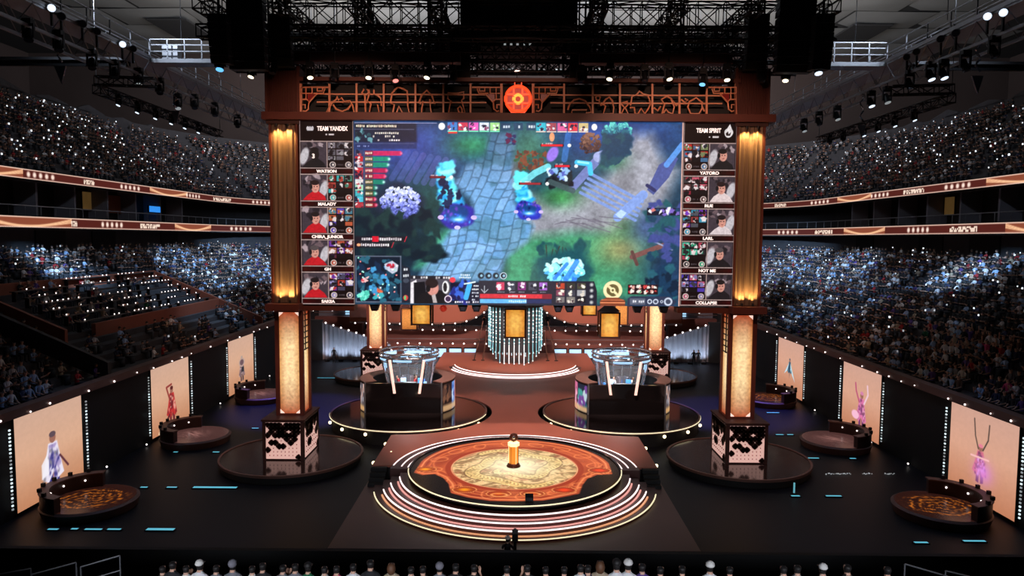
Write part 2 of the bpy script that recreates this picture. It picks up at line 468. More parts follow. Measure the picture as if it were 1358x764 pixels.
def sweep_band(side, xf, r0, r1, z0, z1, s0, s1, m, mb, slope=0.0):
    ss = path_s(s0, s1)
    vs = []
    for s_ in ss:
        for r, z in ((r0, z0), (r1, z0), (r1, z1), (r0, z1)):
            x, y = st(side, s_, r, xf); vs.append((x, y, z))
    fs = []
    for i in range(len(ss) - 1):
        for j in range(4):
            fs.append((i * 4 + j, i * 4 + (j + 1) % 4, (i + 1) * 4 + (j + 1) % 4, (i + 1) * 4 + j))
    fs += [(0, 1, 2, 3), tuple(range(len(ss) * 4 - 1, len(ss) * 4 - 5, -1))]
    mb.add(vs, fs, m)

for s, nm in ((-1, 'left'), (1, 'right')):
    # brown parapet rail over the black wall with its row of small lamps
    rail = MB()
    rail.box(min(s * 24.55, s * 25.15), max(s * 24.55, s * 25.15), 20, 89.5, 5.0, 5.44)
    p = structure('trim_parapet_' + nm, rail, 'rail_brown')
    b = MB()
    y = 31.0
    while y < 88:
        b.ball((s * 24.5, y, 5.12 + rnd.uniform(-.05, .05)), 0.035 + 0.03 * rnd.random(), 6, 4); y += rnd.choice([1.5, 2.1, 2.6, 3.4])
    b.build('rail_lamp', 'bulb_white', p, kind='stuff')
    b = MB()
    y = 37.0
    while y < 80:
        b.ball((s * 24.5, y, 0.15), 0.06, 6, 4); y += rnd.choice([4.6, 5.4, 6.4])
    b.build('floor_lamp_bead', 'bulb_white', p, kind='stuff')
    # rim wall behind the last row of the upper stand, uneven at its top
    rim = MB()
    sweep_band(s, UPP['xf'], 15.0, 15.4, 27.5, 30.3, 44, 126, 0, rim)
    for k in range(9):
        y0 = 52 + k * 8.0
        rim.prism([(s * 56.4, y0, 30.2), (s * 56.4, y0 + 6.5, 30.2), (s * 56.4, y0 + 6.0, 30.5), (s * 56.4, y0 + 2.5, 30.9 + 0.3 * (k % 2)), (s * 56.4, y0 + 0.4, 30.5)], (s * 0.5, 0, 0))
    structure('wall_rim_' + nm, rim, 'concrete')
    # concourse wall under the suites with dark doorways; suite floor, ceiling and back wall
    cw = MB()
    sweep_band(s, 43.2, 0, 0.4, 11.5, 14.6, 44, 122, 0, cw)
    structure('wall_concourse_' + nm, cw, 'concrete')
    for k, y0 in enumerate((53, 63.5, 72, 86)):
        dm = MB().box(min(s * 43.05, s * 43.25), max(s * 43.05, s * 43.25), y0, y0 + 4.2, 12.4, 14.45)
        tag(dm.build('door_%d_%s' % (k + 1, nm), 'black_wall', kind='structure'))
    sl = MB()
    sweep_band(s, 41.0, 0.0, 4.5, 14.55, 14.7, 44, 122, 0, sl)
    structure('suite_floor_' + nm, sl, 'concrete')
    sl = MB()
    sweep_band(s, 41.0, 0.65, 4.5, 19.1, 19.25, 44, 122, 0, sl)
    structure('ceiling_suite_' + nm, sl, 'black_wall')
    sw = MB()
    sweep_band(s, 44.6, 0, 0.3, 14.7, 19.4, 44, 122, 0, sw)
    structure('wall_suite_' + nm, sw, 'black_wall')
    for k in range(8):
        y0 = 52 + k * 5.5
        structure('wall_partition_%d_%s' % (k + 1, nm), MB().box(min(s * 42.6, s * 44.6), max(s * 42.6, s * 44.6), y0, y0 + 0.25, 14.7, 19.4), 'plaster_grey')
    rl = thing('suite_railing', 'grey handrail along the front of the %s suites above the lower ribbon board' % nm, 'railing', (s * 42.2, 80, 15.5), 'suite handrails')
    rl2 = MB().path([(*st(s, q, 0.5, 41.0), 16.5) for q in np.linspace(46, 120, 40)], 0.05, 5)
    rl2.build('handrail', 'grey_steel', rl)
    for q in np.linspace(46, 120, 38):
        x, y = st(s, q, 0.5, 41.0)
        MB().tube((x, y, 15.4), (x, y, 16.5), 0.035, 4).build('post', 'grey_steel', rl)
# lit suite windows and the blue monitor
def suite_panel(name, label, cat, px0, px1, py0, py1, mname, X):
    a = at(px0, py0, X=X); b = at(px1, py1, X=X)
    y0, y1 = sorted((a.y, b.y)); z0, z1 = sorted((a.z, b.z))
    t = thing(name, label, cat, (X, (y0 + y1) / 2, z0))
    MB().box(X - .06, X + .06, y0, y1, z0, z1).build('glass_panel' if cat == 'window' else 'screen', mname, t)
    f = MB()
    for q in ((y0 - .08, y0), (y1, y1 + .08)): f.box(X - .08, X + .08, q[0], q[1], z0 - .08, z1 + .08)
    for q in ((z0 - .08, z0), (z1, z1 + .08)): f.box(X - .08, X + .08, y0, y1, q[0], q[1])
    f.build('surround', 'black_metal', t)
suite_panel('suite_window', 'dim amber lit suite window between the two left ribbon boards', 'window', 108, 127, 254, 279, 'window_amber', -44.3)
suite_panel('suite_window', 'faint brown lit suite window beside the amber one, left suites', 'window', 136, 170, 258, 284, 'box_wood', -44.3)
suite_panel('suite_window', 'narrow amber strip window in the right suites above the lower ribbon', 'window', 1254, 1266, 262, 284, 'window_amber', 44.3)
suite_panel('monitor', 'small bright blue monitor hanging in the left suites', 'monitor', 197, 212, 273, 282, 'screen_blue', -42.6)

# ---------------------------------------------------------------- ribbon boards
def ribbon(side, xf, z0, z1, feats, label):
    n, h = 1500, 14
    ss = np.linspace(46, 121, n)
    c = np.zeros((h, n, 3)); c[:] = (0.33, 0.125, 0.10)
    v = np.linspace(0, 1, h)[:, None]
    yy = np.array([st(side, q, 0, xf)[1] for q in ss]); xx = np.array([st(side, q, 0, xf)[0] for q in ss])
    px = 684 + 940 * xx / yy
    def blend(mask, col):
        c[:] = c * (1 - mask[..., None]) + np.array(col) * mask[..., None]
    for k, a, b in feats:
        t = (px - a) / (b - a)
        inn = ((t >= 0) & (t <= 1))[None, :]
        if k == 'wave':
            blend(inn * 0.85 * np.ones((h, 1)), (0.60, 0.32, 0.22))
            for q in (0.0, 0.14, 0.3):
                curve = 0.15 + q + 0.95 * np.sin(np.clip(t, 0, 1) * PI) * (0.75 - q)
                blend(inn * np.clip(1 - abs(v - curve[None]) / 0.13, 0, 1), (1.0, 0.78, 0.60))
        elif k == 'dots':
            for q in range(5):
                cx = (q + 0.5) / 5
                blend(inn * np.clip(1.6 - np.sqrt(((t[None] - cx) / 0.05) ** 2 + ((v - 0.52) / 0.26) ** 2), 0, 1), (1, 0.9, 0.84))
        else:
            r = np.random.RandomState(int(a))
            tex = r.rand(3, 26).repeat(3, 0)[:9]
            row = np.clip(((v - 0.22) / 0.58 * 9).astype(int), 0, 8); col = np.clip((t * 26).astype(int), 0, 25)
            m = (tex[row[:, 0]][:, col] > 0.3) * inn * ((v > 0.25) & (v < 0.80))
            blend(m * 0.95, (1.0, 0.90, 0.82))
    edge = np.clip(1.5 - np.minimum(v, 1 - v) / 0.085, 0, 1) * np.ones((1, n))
    blend(edge, (1.0, 0.86, 0.78))
    pos = np.zeros((h, n, 3)); pos[..., 0] = xx[None]; pos[..., 1] = yy[None]; pos[..., 2] = z1 + (z0 - z1) * v
    t = thing('ribbon_board', label, 'led board', (side * xf, 70, z0), 'ribbon boards round the stands')
    if side > 0: pos = pos[:, ::-1]; c = c[:, ::-1]
    grid_mesh('display', pos, c, 'ribbon_display', t)
    m = MB(); sweep_band(side, xf, 0.06, 0.5, z0 - .08, z1 + .08, 46, 121, 0, m)
    m.build('casing', 'black_metal', t)
    return t
ribbon(-1, 41, 18.72, 19.52, [('wave', -60, 33), ('dots', 36, 76), ('text', 113, 127), ('dots', 160, 188), ('wave', 200, 250), ('dots', 247, 267), ('text', 284, 307), ('dots', 334, 360)],
       'upper glowing red ribbon board under the upper left stand')
ribbon(-1, 41, 14.66, 15.58, [('wave', -20, 95), ('text', 94, 102), ('dots', 133, 164), ('text', 186, 212), ('wave', 232, 280), ('dots', 304, 335)],
       'lower glowing red ribbon board under the left suites')
ribbon(1, 41, 18.72, 19.52, [('wave', 1300, 1420), ('dots', 1244, 1281), ('text', 1192, 1219), ('dots', 1148, 1174), ('wave', 1106, 1150), ('dots', 1070, 1096), ('text', 1024, 1039)],
       'upper glowing red ribbon board under the upper right stand')
ribbon(1, 41, 14.66, 15.58, [('wave', 1328, 1420), ('text', 1255, 1291), ('dots', 1198, 1229), ('wave', 1116, 1170), ('text', 1078, 1101), ('dots', 1028, 1057)],
       'lower glowing red ribbon board under the right suites')

# ---------------------------------------------------------------- boxes with tables in the left lower stand
bx = thing('box_enclosure', 'brown walled box with rows of tables in the left lower stand', 'enclosure', (-33, 59, 7))
TO = 'first second third fourth fifth sixth seventh'.split()
def stand_z(r): return LOW['z0'] + LOW['h'] * math.floor(max(r, 0) / LOW['d'])
m = MB().box(-36.5, -36.2, 47, 71, 9.3, 10.55); m.build('back_panel', 'box_wood', bx)
m = MB().box(-30.2, -29.9, 50, 71, 6.6, 7.75); m.build('front_panel', 'box_wood', bx)
m = MB().prism([(-36.5, 71, 9.3), (-36.5, 71, 10.55), (-25.6, 71, 5.9), (-25.6, 71, 4.8)], (0, .3, 0)); m.build('side_panel', 'box_wood', bx)
m = MB().prism([(-36.5, 46.7, 9.3), (-36.5, 46.7, 10.5), (-30, 46.7, 7.7), (-30, 46.7, 6.6)], (0, .3, 0)); m.build('side_panel', 'box_wood', bx)
structure('wall_stair_left', MB().prism([(-34, 43.6, 8.6), (-34, 43.6, 9.9), (-25.4, 43.6, 6.1), (-25.4, 43.6, 4.9)], (0, .35, 0)), 'concrete')
for i in range(7):
    r = 5.6 + 0.9 * i
    for k, (ya, yb) in enumerate(((49, 55), (56.2, 62.5), (63.6, 70))):
        if i > 5 and k == 0: continue
        z = stand_z(r + .1)
        t = thing('long_table', 'dark long table, %s row above the box front, %s block of the left boxes' % (TO[i], ('near', 'middle', 'far')[k]), 'table', (-25.1 - r, (ya + yb) / 2, z), 'long tables in the left boxes')
        x = -25.1 - r
        MB().box(x - .05, x + .33, ya, yb, z + .68, z + .74).build('table_top', 'table_dark', t)
        for q in (ya + .2, yb - .2): MB().box(x, x + .28, q - .04, q + .04, z, z + .68).build('leg', 'black_metal', t)
        b = MB(); y = ya + .3
        while y < yb - .2:
            if rnd.random() < .55: b.ball((x + .1, y, z + .82), 0.05, 6, 4)
            y += 0.62
        tag(b.build('table_lamp', 'bulb_white', kind='stuff'), 'small white table lamps in the %s row, %s block of the left boxes' % (TO[i], ('near', 'middle', 'far')[k]))
# ================================================================ GATE: pillars, frieze, screens
GY = 43.0
def G(px, py): return at(px, py, Y=GY)
AX = 682.7                                    # pixel column of the stage axis (only used to read sizes off)

# ---- pleated curtain between two z levels, facing the hall
def pleats(x0, x1, y, z0, z1, n, amp, rows=10):
    m = MB(); vs = []; fs = []
    r = random.Random(int(abs(x0) * 100))
    ph = [r.uniform(0, 6) for _ in range(3)]
    for j in range(rows + 1):
        v = j / rows
        for i in range(n + 1):
            u = i / n
            a = amp * (0.6 + 0.4 * math.sin(u * 19 + ph[0])) * math.sin(u * PI * 11 + ph[1] + 0.25 * math.sin(v * 3 + ph[2]))
            vs.append((x0 + (x1 - x0) * u, y + a, z0 + (z1 - z0) * v))
    for j in range(rows):
        for i in range(n): fs.append((j * (n + 1) + i, j * (n + 1) + i + 1, (j + 1) * (n + 1) + i + 1, (j + 1) * (n + 1) + i))
    return m.add(vs, fs)

def fret_panel(m_dark, m_lit, o, u, nrm, wdt, z0, z1, seed):
    """backlit panel behind a lattice of clover-shaped cut-outs, closed towards the top"""
    cols = 9; cw = wdt / cols; rows = int(round((z1 - z0) / cw)); ch = (z1 - z0) / rows
    r = random.Random(seed)
    o, u, nrm = Vector(o), Vector(u), Vector(nrm)
    def P(a, z, d): return o + u * a + Vector((0, 0, z)) + nrm * d
    m_lit.add([P(0, z0, 0), P(wdt, z0, 0), P(wdt, z1, 0), P(0, z1, 0)], [(0, 1, 2, 3)])
    closed = set()
    for j in range(rows):
        for i in range(cols):
            v = j / (rows - 1)
            if r.random() < max(0, (v - 0.22)) * 1.15 or (r.random() < .05): closed.add((i, j))
    for (i, j) in closed:
        a, z = (i + .5) * cw, z0 + (j + .5) * ch
        for da, dz in ((0, 0), (.5, 0), (-.5, 0), (0, .5), (0, -.5)):
            k = 8; R = cw * (.5 if (da, dz) == (0, 0) else .40)
            c = [P(min(max(a + da * cw + R * math.cos(2 * PI * q / k), 0), wdt), min(max(z + dz * ch + R * math.sin(2 * PI * q / k), z0), z1), .02) for q in range(k)]
            m_dark.prism(c, nrm * .04)
    for j in range(rows + 1):
        for i in range(cols + 1):
            a, z = i * cw, z0 + j * ch
            if 0 < i < cols and 0 < j < rows:
                k = 6; R = cw * .13
                m_dark.prism([P(a + R * math.cos(2 * PI * q / k), z + R * math.sin(2 * PI * q / k), .02) for q in range(k)], nrm * .03)

def lantern_column(t, cx, y0, half, z0, z1, s, frame='gate_wood'):
    """square column: corner posts, paper panel on each face, bright corner brackets"""
    y1 = y0 + 2 * half
    pw = half * 0.29
    for sx in (-1, 1):
        for yy in (y0, y1 - pw):
            x = cx + sx * (half - pw / 2)
            MB().box(x - pw / 2, x + pw / 2, yy, yy + pw, z0, z1).build('corner_post', frame, t)
    for (za, zb) in ((z0, z0 + .12), (z1 - .15, z1)):
        MB().box(cx - half * .98, cx + half * .98, y0 + .03, y1 - .03, za, zb).build('cross_rail', frame, t)
    e = half - pw
    MB().box(cx - e, cx + e, y0 + .1, y0 + .16, z0 + .12, z1 - .15).build('paper_panel', 'column_paper', t)
    MB().box(cx - s * (half - .16) - .03, cx - s * (half - .16) + .03, y0 + pw, y1 - pw, z0 + .12, z1 - .15).build('paper_panel', 'column_paper_side', t)
    b = MB(); q = e * .42
    for sx in (-1, 1):
        for zz, sz in ((z0 + .13, 1), (z1 - .16, -1)):
            b.prism([(cx + sx * e, y0 + .07, zz), (cx + sx * (e - q), y0 + .07, zz), (cx + sx * (e - q * .7), y0 + .07, zz + sz * q * .35), (cx + sx * (e - q * .25), y0 + .07, zz + sz * q * .7), (cx + sx * e, y0 + .07, zz + sz * q)], (0, .02, 0))
    b.build('corner_bracket', 'corner_light', t, kind='stuff')
    # lattice on the inner side, upper part
    lm = MB(); xi = cx - s * (half - .10)
    for k in range(7): lm.box(xi - .03, xi + .03, y0 + pw, y1 - pw, z1 - .4 - k * .36, z1 - .34 - k * .36)
    lm.box(xi - .03, xi + .03, (y0 + y1) / 2 - .04, (y0 + y1) / 2 + .04, z1 - 2.6, z1 - .15)
    lm.build('side_lattice', 'black_metal', t, kind='stuff')

def pedestal(t, cx, y0, hx, dy, z0, z1, s, seed):
    MB().box(cx - hx + .05, cx + hx - .05, y0 + .05, y0 + dy - .05, z0, z1 - .12).build('pedestal_core', 'gate_wood_dark', t)
    MB().box(cx - hx - .06, cx + hx + .06, y0 - .06, y0 + dy + .06, z1 - .12, z1).build('pedestal_cap', 'gate_wood_dark', t)
    f = .2
    for (xa, xb, ya, yb) in ((cx - hx, cx - hx + f, y0 - .02, y0 + f), (cx + hx - f, cx + hx, y0 - .02, y0 + f), (cx - hx, cx - hx + f, y0 + dy - f, y0 + dy), (cx + hx - f, cx + hx, y0 + dy - f, y0 + dy)):
        MB().box(xa, xb, ya, yb, z0, z1 - .12).build('pedestal_post', 'gate_wood_dark', t)
    d, l = MB(), MB()
    fret_panel(d, l, (cx - hx + f, y0 + .02, 0), (1, 0, 0), (0, -1, 0), 2 * hx - 2 * f, z0 + .08, z1 - .18, seed)
    l.build('lit_panel', 'pink_panel', t); d.build('fretwork', 'gate_wood_dark', t, kind='stuff')
    d, l = MB(), MB()
    xi = cx - s * (hx - .03)
    fret_panel(d, l, (xi, y0 + f if s < 0 else y0 + dy - f, 0), (0, 1 if s < 0 else -1, 0), (-s, 0, 0), dy - 2 * f, z0 + .08, z1 - .18, seed + 1)
    l.build('lit_panel', 'pink_panel', t); d.build('fretwork', 'gate_wood_dark', t, kind='stuff')

PX = 13.87                                    # pillar axis, left and right
ZP0, ZP1 = 0.5, 3.0                           # pedestal
ZL1 = 9.55                                    # top of the lantern column
ZC0, ZC1 = 10.0, 20.75                        # curtain
for s, side in ((-1, 'left'), (1, 'right')):
    cx = s * PX
    t = thing('gate_pillar', 'tall %s gate pillar with glowing paper column under a lit curtain' % side, 'pillar', (cx, 43.6, ZP0))
    pedestal(t, cx + s * 0.12, 42.0, 1.25, 3.3, ZP0, ZP1, s, 21)
    lantern_column(t, cx, GY, 0.86, ZP1, ZL1, s)
    # ledge, curtain, capital
    cx = s * 14.02
    MB().box(cx - 1.02, cx + 1.02, GY - .75, GY + 1.9, ZL1, ZL1 + .42).build('ledge', 'gate_wood', t)
    pleats(cx - .74, cx + .74, GY + .1, ZC0, ZC1, 66, .075).build('curtain', 'curtain', t, smooth=True)
    for sx in (-1, 1):
        MB().box(cx + sx * .80 - .06, cx + sx * .80 + .06, GY - .02, GY + 1.6, ZL1 + .42, ZC1 + .1).build('side_jamb', 'gate_wood', t)
    MB().box(cx - .8, cx + .8, GY + 1.4, GY + 1.6, ZL1 + .42, ZC1).build('back_panel', 'gate_wood_dark', t)
    MB().box(cx - .98, cx + .98, GY - .1, GY + 1.8, ZC1, ZC1 + .3).build('curtain_rail', 'gate_wood_dark', t)
    cap = MB().box(cx - .98, cx + .98, GY + .1, GY + 1.8, 21.42, 24.1).build('capital', 'gate_wood_dark', t)
    sl = MB()
    for k in range(17): sl.box(cx - .86 + k * .105, cx - .80 + k * .105, GY + .02, GY + .12, 21.5, 23.9)
    sl.build('slat', 'gate_wood', cap, kind='stuff')
    for sx in (-1, 1): MB().box(cx + sx * .96 - .08, cx + sx * .96 + .08, GY - .06, GY + .14, 21.42, 24.15).build('capital_post', 'gate_wood', t)
    for sx in (-1, 1):
        for zz, zt, pw in ((ZC0 + .12, ZC1, 42), (ZC1 - .12, ZC0, 60)):
            lx = cx + sx * .33
            MB().tube((lx, GY - .22, zz - .12 * (1 if zz < 15 else -1)), (lx, GY - .20, zz + .04 * (1 if zz < 15 else -1)), .07, 8).build('curtain_lamp', 'black_metal', t)
            spot('curtain_light', (lx, GY - .20, zz + .08 * (1 if zz < 15 else -1)), (lx, GY + .1, zz + (1.1 if zz < 15 else -1.1)), pw * 5.5, (1.0, 0.60, 0.20), 110, .9, .04)
    # short brown beam under the team screen, back to the ledge
    x0, x1 = sorted((cx - s * 1.02, s * 9.9))
    tag(MB().box(x0, x1, GY + .2, GY + 1.2, ZL1 - .05, ZL1 + .28).build('cross_beam', 'gate_wood'), 'brown beam under the %s team screen, tied to the gate pillar' % side, 'beam', 'beams under the team screens')

# ---- frieze (lintel) with lattice and wire figures
fz = thing('gate_frieze', 'long brown wooden frieze with lattice and wire figures above the big screen', 'frieze', (0, GY, 21))
a, b = G(352, 165), G(1021, 154)
MB().box(-15.2, 15.35, GY - .35, GY + 1.6, 20.98, 21.42).build('lower_beam', 'gate_wood', fz)
MB().box(-13.06, 13.3, GY - .1, GY + .5, 23.30, 23.52).build('upper_beam', 'gate_wood', fz)
MB().box(-13.06, 13.3, GY + .9, GY + 1.0, 21.42, 23.3).build('dark_gap_sheet', 'black_wall', fz)  # black sheet added for the darkness seen through the open lattice
TH = .05
def bar(p, q, th=TH, dy=0.0, mname='fret_wood', nm='lattice_bar'):
    P, Q = G(*p), G(*q)
    P.y = Q.y = GY + dy
    d = (Q - P); L = d.length; d.normalize()
    n = Vector((-d.z, 0, d.x)) * th
    return MB().obox((P + Q) / 2, d * (L / 2), n, (0, .05, 0)).build(nm, mname, fz)
for k, px in enumerate((399, 437, 473, 509, 551, 588, 624, 665, 707, 748, 786, 822, 865, 901, 937, 976)):
    bar((px, 111), (px, 153), .075 if px in (399, 665, 707, 976) else .055, nm='mullion')
for (x0, x1) in ((420, 645), (730, 958)):
    for y_ in (125, 135.5): bar((x0, y_ + (x0 - 520) * .004), (x1, y_ + (x1 - 520) * .004), .04, .06, nm='lattice_rail')
def wire(pts, r=.055, nm='wire_figure', close=False, mname='fret_wood'):
    P = [G(*p) for p in pts]
    for p in P: p.y = GY - .03
    return MB().path(P, r, 5, 0, close).build(nm, mname, fz)
def corner(x0, sx):
    """angular scroll with a red heart in the corner bay"""
    f = lambda a, b: (x0 + sx * a, 112 + b)
    wire([f(0, 40), f(0, 4), f(39, 4)], .06, 'corner_scroll')
    wire([f(7, 4), f(7, 12), f(15, 12), f(15, 4)], .05, 'corner_scroll')
    wire([f(22, 4), f(22, 9), f(29, 9), f(29, 4), f(32, 6), f(30, 12), f(17, 12)], .05, 'corner_scroll')
    wire([f(0, 12), f(7, 12), f(7, 20)], .05, 'corner_scroll')
    wire([f(0, 20), f(8, 20), f(11, 23), f(10, 33), f(6, 36), f(3, 35)], .05, 'corner_scroll')
    wire([f(2, 27), f(6, 27), f(6, 32)], .05, 'corner_scroll')
    wire([f(11, 24), f(21, 13)], .05, 'corner_scroll')
    P = [G(*f(*q)) for q in ((9, 13), (13, 12.5), (18, 13), (18.5, 16), (11.5, 23), (9, 20))]
    for p in P: p.y = GY - .02
    MB().prism(P, (0, .08, 0)).build('red_heart', 'red_heart', fz)
corner(399, 1); corner(665, -1); corner(708, 1); corner(976, -1)
# plain outlines of creatures and figures
wire([(433, 150), (440, 137), (446, 132), (447, 128), (449, 133), (453, 130), (457, 135), (464, 134), (468, 140), (470, 150)])
wire([(442, 139), (446, 145), (454, 148), (461, 145), (466, 139)])
wire([(483, 118), (480, 123), (484, 127), (485, 150)]); wire([(487, 118), (489, 123), (484, 127)])
wire([(489, 119), (490, 125), (487, 134), (492, 138), (490, 150), (503, 150), (501, 139), (506, 141), (505, 130), (500, 126), (496, 125), (496, 119)])
wire([(521, 150), (523, 139), (518, 137), (520, 124), (524, 119), (528, 116), (535, 118), (540, 121), (541, 130), (541, 140), (543, 150), (534, 150), (529, 141), (526, 150)])
wire([(556, 136), (559, 127), (566, 120), (573, 127), (577, 138), (572, 137), (570, 132), (572, 150), (559, 150), (561, 134), (557, 138)])
wire([(594, 123), (594, 131), (598, 134), (595, 150), (617, 150), (612, 133), (615, 131), (615, 122), (606, 124)], close=True)
wire([(609, 150), (607, 144), (610, 141), (613, 145), (613, 150)])
wire([(753, 146), (755, 139), (761, 133), (768, 131), (776, 134), (782, 142), (784, 149), (777, 150), (778, 146), (759, 146), (758, 150)])
wire([(800, 151), (803, 141), (799, 138), (803, 132), (808, 129), (812, 134), (814, 143), (813, 151)], close=True)
wire([(793, 127), (796, 129), (795, 133), (791, 133), (790, 129)], close=True); wire([(794, 133), (797, 140), (803, 137)])
wire([(824, 137), (832, 135), (833, 138), (829, 143), (833, 151), (824, 151), (828, 143), (824, 138)])
wire([(835, 143), (841, 143), (842, 151), (846, 151), (850, 144), (855, 151), (860, 144), (863, 137), (859, 126), (853, 125), (848, 121), (844, 126), (838, 128), (836, 140)])
wire([(878, 151), (881, 139), (877, 132), (884, 128), (890, 131), (894, 142), (892, 151), (886, 149), (883, 145), (880, 150)])
wire([(867, 143), (872, 147), (876, 141)]); wire([(890, 132), (897, 140), (900, 138)])
wire([(916, 151), (912, 142), (914, 135), (923, 130), (931, 136), (931, 144), (927, 151)], close=True)
wire([(903, 132), (908, 136), (912, 133), (908, 131)]); wire([(931, 142), (934, 148)])
# ---- glowing coin lantern in the middle
c = G(687, 132)
t = thing('coin_lantern', 'round glowing red coin lantern in the middle of the frieze', 'lantern', (c.x, GY - .2, c.z - .95))
m = MB()
def disc_y(m, c, r, y, d, n=32, mi=0): m.prism([(c.x + r * math.cos(2 * PI * i / n), y, c.z + r * math.sin(2 * PI * i / n)) for i in range(n)], (0, d, 0), mi)
m = MB(); disc_y(m, c, .80, GY - .12, .1); m.build('dark_face', 'coin_deep', t)
m = MB(); m.path([(c.x + .74 * math.cos(2 * PI * i / 32), GY - .18, c.z + .74 * math.sin(2 * PI * i / 32)) for i in range(32)], .10, 6, 0, True); m.build('outer_ring', 'coin_red', t, smooth=True)
m = MB(); m.path([(c.x + .25 * math.cos(2 * PI * i / 20), GY - .18, c.z + .25 * math.sin(2 * PI * i / 20)) for i in range(20)], .10, 6, 0, True); m.build('hub_ring', 'coin_yellow', t, smooth=True)
for sx in (-1, 1):
    MB().box(c.x + sx * .26 - .05, c.x + sx * .26 + .05, GY - .24, GY - .14, c.z - .7, c.z + .7).build('spoke', 'coin_red', t)
    MB().box(c.x - .7, c.x + .7, GY - .25, GY - .15, c.z + sx * .26 - .05, c.z + sx * .26 + .05).build('spoke', 'coin_red', t)
    for zz in (-1, 1): MB().box(c.x + sx * .2 - .03, c.x + sx * .2 + .03, GY - .2, GY - .1, c.z + zz * .82 - .14, c.z + zz * .82 + .14).build('stay', 'coin_red', t)
MB().prism([(c.x - .55, GY - .16, c.z - .62), (c.x + .55, GY - .16, c.z - .62), (c.x + .36, GY - .16, c.z - .86), (c.x - .36, GY - .16, c.z - .86)], (0, .12, 0)).build('foot', 'coin_red', t)
